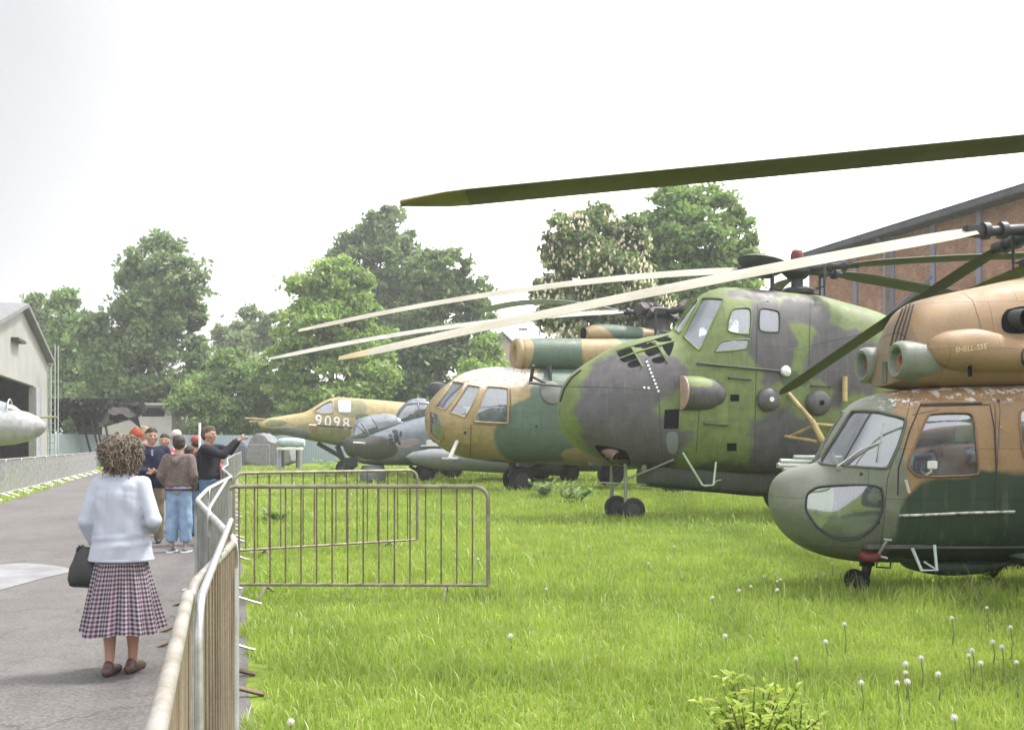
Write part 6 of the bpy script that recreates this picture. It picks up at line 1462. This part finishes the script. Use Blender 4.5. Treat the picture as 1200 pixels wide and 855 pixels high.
        if hair[0] == 'hood':
            c = [(q2(-.04, 0, .03), .115, q2(-.0, 0, .04), .105), (q2(-.05, 0, -.05), .10, q2(-.05, 0, -.12), .10), (q2(-.06, 0, .10), .06, q2(-.08, 0, .16), .015)]; fuse('hood', c, .010, hair[1], t, 2)
    return t
def ground_at(px, foot_y): return G(px, foot_y)
def cloth(name, c, c2=None, scale=9, rough=.9): return mat(name, c, rough, col2=c2, scale=scale, amt=.2, bump=.25, bscale=30, spec=.15)
jean = cloth('pale_denim', (.15, .23, .35), (.24, .32, .43), 7); jean2 = cloth('blue_denim', (.08, .135, .23), (.12, .19, .29), 7)
navy = cloth('navy_fleece', (.018, .022, .04), (.03, .035, .055)); khaki = cloth('khaki', (.16, .135, .09), (.12, .10, .07))
dk_hair = mat('dark_brown_hair', (.035, .022, .015), .7, amt=.5, scale=30); br_hair = mat('brown_hair', (.09, .055, .03), .7, amt=.5, scale=30)

# boy in brown hooded top and jeans, seen from behind
g = ground_at(210, 647)
m_h, nt_, b_ = newmat('brown_melange')
n_ = noise_tex(nt_, 70, 2); n2_ = noise_tex(nt_, 6, 4); c_ = mixc(nt_, rng(nt_, n_.outputs['Fac'], .42, .58, 0, 1), (.085, .065, .06), (.15, .115, .105)); c_ = mixc(nt_, rng(nt_, n2_.outputs['Fac'], .45, .7, 0, .5), c_, (.07, .05, .05)); nt_.links.new(c_, b_.inputs['Base Color']); b_.inputs['Roughness'].default_value = .95
J = std(elL=(.25, .07, 1.16), wrL=(.20, -.06, .97), elR=(-.25, .07, 1.16), wrR=(-.20, -.06, .97), anL=(.115, .02, .085), anR=(-.10, .0, .085), knL=(.105, -.01, .5), knR=(-.10, -.01, .5))
boy = person('person in brown hooded top and pale cropped jeans, seen from behind on the path', g, R(178), J, face=(.25, -1, 0), top=('hooded_top', m_h), bottom=('jeans', jean, 1.22), shoes=mat('grey_trainer', (.10, .11, .12), .6, col2=(.25, .26, .28), scale=18), hair=('short', dk_hair), scale=.945, hem=.93, hood=True, handsd=((-.6, -.6, -.5), (.6, -.6, -.5)), top_fit=1.07, trouser_z=.20, wrinkle=.012, sole=M_white)
fuse('waistband', [(V3((-.08, 0, .955)), .142, V3((.08, 0, .955)), .142)], .014, cloth('red_check_band', (.16, .035, .03), (.05, .03, .035), 25), boy, 2)
for v in boy.children[-1].data.vertices: v.co.z = .955 + (v.co.z - .955) * .22
# man in navy jacket, facing the camera, hands together
g = ground_at(178, 636)
J = std(elL=(.27, .05, 1.15), wrL=(.10, -.21, 1.10), elR=(-.28, .05, 1.15), wrR=(-.05, -.22, 1.09), anL=(.10, .0, .085), anR=(-.13, -.06, .085), knR=(-.11, -.05, .5))
man = person('person in navy jacket and khaki trousers facing the camera, hands joined at waist', g, R(14), J, face=(.30, -1, -.05), top=('jacket', navy), bottom=('trousers', khaki), shoes=mat('dark_shoe', (.03, .028, .028), .5), hair=('short', dk_hair), scale=1.02, hem=.84, handsd=((-1, -.3, 0), (1, -.3, .0)), curl=.9, top_fit=1.2, wrinkle=.012)
bm = bmesh.new(); bbox(bm, V3((.02, -.128, 1.385)), (.03, .02, .10), .008, Matrix.Rotation(R(12), 3, 'X')); obj('shirt', bm, cloth('lilac_shirt', (.45, .42, .55)), man)
# photographer: arm raised with a camera
P_ = P(245, 520, 14.4)
J = std(shL=(.18, -.02, 1.43), elL=(.20, -.24, 1.40), wrL=(.05, -.43, 1.56), shR=(-.18, -.02, 1.43), elR=(-.20, -.30, 1.34), wrR=(-.02, -.44, 1.55), anL=(.12, .05, .085), anR=(-.10, -.05, .085))
ph = person('person in dark pullover raising a small camera over the barrier, in blue jeans', (P_.x, P_.y, 0), R(83), J, face=(-.1, -1, 0), top=('pullover', cloth('black_pullover', (.02, .021, .026), (.03, .03, .036))), bottom=('jeans', jean2), shoes=mat('brown_shoe', (.08, .05, .03), .6), hair=('short', br_hair), scale=1.03, hem=.92, handsd=((-.2, -1, .3), (.2, -1, .3)), curl=1.1, top_fit=1.1)
bm = bmesh.new(); bbox(bm, V3((.015, -.55, 1.60)), (.10, .035, .065), .01); tube(bm, [V3((.015, -.56, 1.60)), V3((.015, -.60, 1.60))], .022, 12)
cm = obj('camera', bm, mat('silver_camera', (.35, .35, .36), .35, .3)); cm.matrix_world = ph.matrix_basis.copy() if False else Matrix.Translation(ph.location) @ Matrix.Rotation(R(83), 4, 'Z') @ Matrix.Scale(1.03, 4)
tag(cm, 'small silver compact camera held up by the photographer', 'camera')
# visitors farther along
LOD[0] = 1.7
def far_person(px, head_y, d, rz, label, topm, hairm, hk='short', hair2=None, J=None, bottom=None, face=(0, -1, 0)):
    p = P(px, 520, d); top_z = P(px, head_y, d).z; s = top_z / 1.77
    return person(label, (p.x, p.y, 0), R(rz), J or std(), face=face, top=('jacket', topm), bottom=('trousers', bottom or jean2), shoes=M_dark, hair=(hk, hairm) + ((hair2,) if hair2 else ()), scale=s, hem=.86, top_fit=1.1)
redw = newmat('red_white_jacket'); m_, nt_, b_ = redw; n_ = noise_tex(nt_, 4.5, 1); nt_.links.new(mixc(nt_, rng(nt_, n_.outputs['Fac'], .49, .51, 0, 1), (.30, .03, .035), (.42, .41, .42)), b_.inputs['Base Color']); b_.inputs['Roughness'].default_value = .8
far_person(193, 508, 16.6, 10, 'person in red and white jacket, partly hidden between the navy jacket and hooded top', m_, dk_hair, J=std(elL=(.27, .04, 1.16), wrL=(.14, -.2, 1.1)))
far_person(206, 504, 18.5, 170, 'person in white cap and pale shirt beyond the hooded boy', cloth('pale_shirt', (.32, .33, .38)), mat('white_cap', (.45, .44, .42), .7), 'cap', br_hair, face=(.9, -.5, 0))
far_person(229, 511, 16.5, 150, 'person in dark red jacket with red cap, behind the photographer', cloth('dark_red_jacket', (.17, .03, .035), (.06, .02, .03), 5), mat('red_cap', (.24, .04, .03), .7), 'cap', dk_hair, face=(.8, -.3, 0))
far_person(222, 522, 15.8, 185, 'person in dark green-black coat, mostly hidden beside the photographer', cloth('dark_coat', (.025, .03, .028)), dk_hair)
far_person(160, 502, 17.5, 180, 'person in orange-red hooded coat just behind the navy jacketed man', cloth('orange_coat', (.24, .055, .03)), cloth('orange_hood', (.27, .055, .03)), 'hood')
far_person(169, 499, 20.5, 0, 'pale-haired person looking over the orange hood', cloth('grey_coat', (.2, .2, .2)), mat('fair_hair', (.25, .20, .13), .7), 'short')
far_person(259, 534, 21.0, 120, 'person in pink-red top beyond the photographer, by the white railed barriers', cloth('pink_red_top', (.28, .06, .07), (.35, .26, .26), 4), dk_hair)
a = P(234, 495, 16.0); bm = bmesh.new(); tube(bm, [V3((0, 0, 0)), V3((.0, 0, a.z))], .022, 8); o = obj('white_pole', bm, M_white); o.location = (a.x, a.y, 0); tag(o, 'slender white upright pole next to the photographer shoulder', 'pole')

# the woman in the foreground, walking away
LOD[0] = 1.0
g = G(143, 790); k = .915
t = thing('person', 'person with curly grey-brown hair in pale blue cardigan and plaid skirt, walking away', 'person', g, R(176)); t.scale = (k,) * 3
J = std(shL=(.165, .02, 1.40), shR=(-.165, .02, 1.40), elR=(-.24, .07, 1.13), wrR=(-.235, -.06, .96), elL=(.265, .06, 1.14), wrL=(.16, -.17, 1.06), anL=(.055, -.05, .085), anR=(-.065, .06, .085), knL=(.075, -.04, .5), knR=(-.08, .0, .5), head=(.0, -.01, 1.63))
# facing away: her left is the picture's left, so mirror the bag arm there
J = {kk: V3((-v.x, v.y, v.z)) for kk, v in J.items()}
swap = dict(J)
for a_, b_ in (('shL', 'shR'), ('elL', 'elR'), ('wrL', 'wrR'), ('hipL', 'hipR'), ('knL', 'knR'), ('anL', 'anR')): J[a_], J[b_] = swap[b_], swap[a_]
caps = []; q = head(caps, J['head'], (-.12, -1, 0))
caps += [(J['neck'], .055, J['head'] + V3((0, .01, -.07)), .05), (J['chest'] + V3((-.07, 0, 0)), .10, J['chest'] + V3((.07, 0, 0)), .10), (J['chest'], .115, J['belly'], .105), (J['belly'], .11, J['pel'], .115), (J['pel'] + V3((-.07, 0, 0)), .11, J['pel'] + V3((.07, 0, 0)), .11)]
for s in 'LR': caps += [(J['sh' + s], .048, J['el' + s], .036), (J['el' + s], .036, J['wr' + s], .024), (J['chest'] + V3((0, 0, .05)), .07, J['sh' + s], .05)]
hand(caps, J['wrL'], (0, -.1, -1), V3((0, -1, 0)), 1.2, .95); hand(caps, J['wrR'], (.8, -.6, .1), V3((0, 0, 1)), .8, .95)
for s in 'LR':
    kn, an = J['kn' + s], J['an' + s]; cf = kn.lerp(an, .32) + V3((0, .022, 0))
    caps += [(J['hip' + s], .085, kn, .056), (kn, .052, cf, .054), (cf, .054, kn.lerp(an, .72), .038), (kn.lerp(an, .72), .038, an, .031), (an + V3((0, .02, -.045)), .030, V3((an.x, an.y - .1, .03)), .026)]
body = fuse('body', caps, .0085, mat('tan_skin', (.33, .18, .125), .55, col2=(.29, .155, .105), scale=5, amt=.1), t, 3); face_bits(t, body, q)
# cardigan
knit, nt_, b_ = newmat('pale_blue_knit')
n_ = noise_tex(nt_, 4, 5); wv = N(nt_, 'ShaderNodeTexWave'); wv.inputs['Scale'].default_value = 55; wv.inputs['Distortion'].default_value = 1; tcx = N(nt_, 'ShaderNodeTexCoord'); nt_.links.new(tcx.outputs['Object'], wv.inputs['Vector'])
nt_.links.new(mixc(nt_, rng(nt_, n_.outputs['Fac'], .3, .7, 0, 1), (.34, .36, .43), (.39, .41, .48)), b_.inputs['Base Color']); b_.inputs['Roughness'].default_value = .95; b_.inputs['Specular IOR Level'].default_value = .1
bp = N(nt_, 'ShaderNodeBump'); bp.inputs['Strength'].default_value = .25; bp.inputs['Distance'].default_value = .004; nt_.links.new(wv.outputs['Fac'], bp.inputs['Height']); nt_.links.new(bp.outputs[0], b_.inputs['Normal'])
c = [(V3((-.095, .015, 1.36)), .098, V3((.095, .015, 1.36)), .098), (V3((-.085, .015, 1.30)), .112, V3((-.075, .01, 1.08)), .120), (V3((.085, .015, 1.30)), .118, V3((.075, .01, 1.08)), .120), (V3((0, .02, 1.3)), .125, V3((0, .01, 1.0)), .14),
     (V3((-.075, .01, 1.08)), .12, V3((-.088, .01, .85)), .147), (V3((.075, .01, 1.08)), .12, V3((.088, .01, .85)), .147), (V3((-.088, .01, .85)), .147, V3((.088, .01, .85)), .147), (V3((-.03, .01, .95)), .160, V3((.03, .01, .85)), .160), (V3((-.03, .02, 1.435)), .068, V3((.03, .02, 1.435)), .068)]
for s in 'LR': c += [(V3((0, .015, 1.37)), .09, J['sh' + s], .062), (J['sh' + s], .062, J['el' + s], .056), (J['el' + s], .060, J['el' + s].lerp(J['wr' + s], .95), .044)]
o = fuse('cardigan', c, .010, knit, t, 5)
NV = [v.normal.copy() for v in o.data.vertices]
for v, vn in zip(o.data.vertices, NV):
    p = v.co
    if p.z < 1.05 and abs(p.x) < .25 and (p - J['elL']).length > .14 and (p - J['elR']).length > .14 and (p - J['wrL']).length > .11:
        f = max(0, 1 - abs(p.z - 1.0) / .09); p += vn * .006 * math.sin(p.z * 75 + p.x * 9 + 2 * noise.noise(p * 5)) * f
        if p.z < .845: p.z = .845
    p += vn * (.010 * noise.noise(V3((p.x * 7, p.y * 7, p.z * 4))) + .004 * noise.noise(V3((p.x * 16, p.y * 16, p.z * 7))))
    if p.z > 1.04 and p.z < 1.3 and p.y > 0: p += vn * .005 * math.sin((p.z - p.x * .7) * 34) * math.exp(-((abs(p.x) - .13) / .06) ** 2)
bm = bmesh.new()
ring = [V3((math.cos(a) * .230, .01 + math.sin(a) * .154, .852)) for a in np.linspace(0, 2 * PI, 40, endpoint=False)]
tube(bm, ring, .012, 6, closed=True); obj('cardigan_hem', bm, knit, t, 60)
# pleated plaid skirt
bm = bmesh.new(); uvl = bm.loops.layers.uv.new('uv'); nz_, na = 40, 240; rows = []
for i in range(nz_ + 1):
    f = i / nz_; z = .98 - f * (.98 - .325); row = []
    for j in range(na):
        a = 2 * PI * j / na; rx = .150 + .140 * f; ry = .100 + .165 * f; pl_ = math.sin(a * 13 + 1.6 * math.sin(a * 3) + f * .8) * .021 * f ** .8 + math.sin(a * 5 + 1 + f) * .013 * f + .006 * f * noise.noise(V3((math.cos(a) * 4, math.sin(a) * 4, f * 3)))
        row.append(bm.verts.new((math.cos(a) * (rx + pl_), .012 + math.sin(a) * (ry + pl_) - .015 * f, z + .010 * f * math.sin(a * 4))))
    rows.append(row)
for i in range(nz_):
    for j in range(na):
        fc = bm.faces.new((rows[i][j], rows[i][(j + 1) % na], rows[i + 1][(j + 1) % na], rows[i + 1][j]))
        for l, (u, v) in zip(fc.loops, ((j, i), (j + 1, i), (j + 1, i + 1), (j, i + 1))): l[uvl].uv = (u / na, v / nz_)
plaid, nt_, b_ = newmat('plaid_wool')
uvn = N(nt_, 'ShaderNodeTexCoord'); sep = N(nt_, 'ShaderNodeSeparateXYZ'); nt_.links.new(uvn.outputs['UV'], sep.inputs[0])
def stripe(src, mul, lo):
    a = N(nt_, 'ShaderNodeMath', operation='MULTIPLY'); nt_.links.new(src, a.inputs[0]); a.inputs[1].default_value = mul
    f = N(nt_, 'ShaderNodeMath', operation='FRACT'); nt_.links.new(a.outputs[0], f.inputs[0]); p = N(nt_, 'ShaderNodeMath', operation='PINGPONG'); nt_.links.new(f.outputs[0], p.inputs[0]); p.inputs[1].default_value = .5
    return rng(nt_, p.outputs[0], lo - .06, lo + .06, 0, 1)
a1, b1 = stripe(sep.outputs[0], 60, .24), stripe(sep.outputs[1], 21, .24)
a2, b2_ = stripe(sep.outputs[0], 13, .42), stripe(sep.outputs[1], 4.5, .42)
col = mixc(nt_, a1, (.185, .165, .19), (.10, .08, .105)); col2_ = mixc(nt_, a1, (.29, .275, .27), (.155, .13, .16)); col = mixc(nt_, b1, col2_, mixc(nt_, a1, (.15, .11, .145), (.035, .022, .038)))
col = mixc(nt_, a2, col, (.16, .07, .12), 'MIX'); 
nt_.links.new(mixc(nt_, .75, col, mixc(nt_, b1, col2_, mixc(nt_, a1, (.15, .11, .145), (.035, .022, .038)))), b_.inputs['Base Color']); b_.inputs['Roughness'].default_value = .95; b_.inputs['Specular IOR Level'].default_value = .1
sk_ = obj('skirt', bm, plaid, t, 60)
loaf = mat('brown_leather', (.085, .045, .035), .45)
for s in 'LR': shoe(J['an' + s] + V3((0, -.0, 0)), (J['an' + s].x * .8, -1, 0), loaf, t, .92)
# curls
hm, nt_, b_ = newmat('curly_hair'); g_ = N(nt_, 'ShaderNodeNewGeometry'); rp = N(nt_, 'ShaderNodeValToRGB'); nt_.links.new(g_.outputs['Random Per Island'], rp.inputs[0])
rp.color_ramp.elements[0].color = (.055, .04, .028, 1); rp.color_ramp.elements[1].color = (.27, .225, .175, 1); e_ = rp.color_ramp.elements.new(.6); e_.color = (.13, .10, .072, 1); nt_.links.new(rp.outputs[0], b_.inputs['Base Color']); b_.inputs['Roughness'].default_value = .6
bm = bmesh.new(); rr = random.Random(9); hc = J['head'] + V3((0, .015, .02))
capsule(bm, hc + V3((0, 0, .015)), .108, hc + V3((0, .015, -.06)), .098, 24, 8)
for i in range(2600):
    th = rr.uniform(0, 2 * PI); z = rr.uniform(-.95, 1); rxy = math.sqrt(max(0, 1 - z * z)); d = V3((math.cos(th) * rxy, math.sin(th) * rxy, z))
    if d.y < -.35 and z < .35: continue
    q_ = rr.uniform(.90, 1.06); p = hc + V3((d.x * .128 * q_, d.y * .120 * q_, d.z * .135 * q_ - .025 * (1 - abs(d.x)))); a = d.orthogonal().normalized(); b = d.cross(a); r0 = rr.uniform(.005, .015); ph_ = rr.uniform(0, 6.28); adv = V3((rr.uniform(-1, 1), rr.uniform(-1, 1), rr.uniform(-1.6, .2))) * .014
    tube(bm, [p + (a * math.cos(ph_ + 1.3 * j) + b * math.sin(ph_ + 1.3 * j)) * r0 + d * rr.uniform(-.003, .006) + adv * j * .6 for j in range(7)], [.002, .004, .0045, .0045, .004, .003, .0015], 4)
obj('hair', bm, hm, t, 70)
# handbag hanging from her left hand
hb = thing('handbag', 'black leather handbag hanging beside the plaid skirt', 'handbag', t.location, R(176)); hb.scale = (k,) * 3
wr = J['wrL']; c0 = V3((.268, wr.y + .06, .845)); BS = .76
blk = mat('black_leather', (.018, .017, .02), .45, bump=.2, bscale=60)
bm = bmesh.new(); rows = []
for z, hw, hd in ((-.205, .02, .01), (-.20, .12, .05), (-.185, .155, .075), (-.14, .168, .086), (-.06, .155, .080), (.0, .128, .062), (.05, .098, .042), (.078, .078, .024), (.086, .066, .012)):
    row = []
    for k_ in range(32):
        a_ = 2 * PI * k_ / 32; ca, sa = math.cos(a_), math.sin(a_); v_ = c0 + V3((math.copysign(abs(ca) ** .65, ca) * hw * BS, math.copysign(abs(sa) ** .65, sa) * hd, z)); row.append(bm.verts.new(v_ + Vector(noise.noise_vector(v_ * 13)) * .010))
    rows.append(row)
for A_, B_ in zip(rows, rows[1:]):
    for k_ in range(32): bm.faces.new((A_[k_], A_[(k_ + 1) % 32], B_[(k_ + 1) % 32], B_[k_]))
bm.faces.new(rows[0][::-1]); bm.faces.new(rows[-1])
bag = obj('bag_body', bm, blk, hb, 70)
bm = bmesh.new(); tube(bm, [c0 + V3((-.08, 0, .082)), c0 + V3((0, 0, .088)), c0 + V3((.08, 0, .082))], .006, 6); obj('zip', bm, M_dark, bag)
for s in (-1, 1):
    bm = bmesh.new(); tube(bm, [c0 + V3((-.065, s * .025, .06)), c0 + V3((-.06, s * .02, .10)), V3((wr.x + .015, wr.y + s * .008 - .005, wr.z - .07)), c0 + V3((.05, s * .02, .10)), c0 + V3((.065, s * .025, .06))], .008, 8); obj('strap', bm, blk, hb, 60)
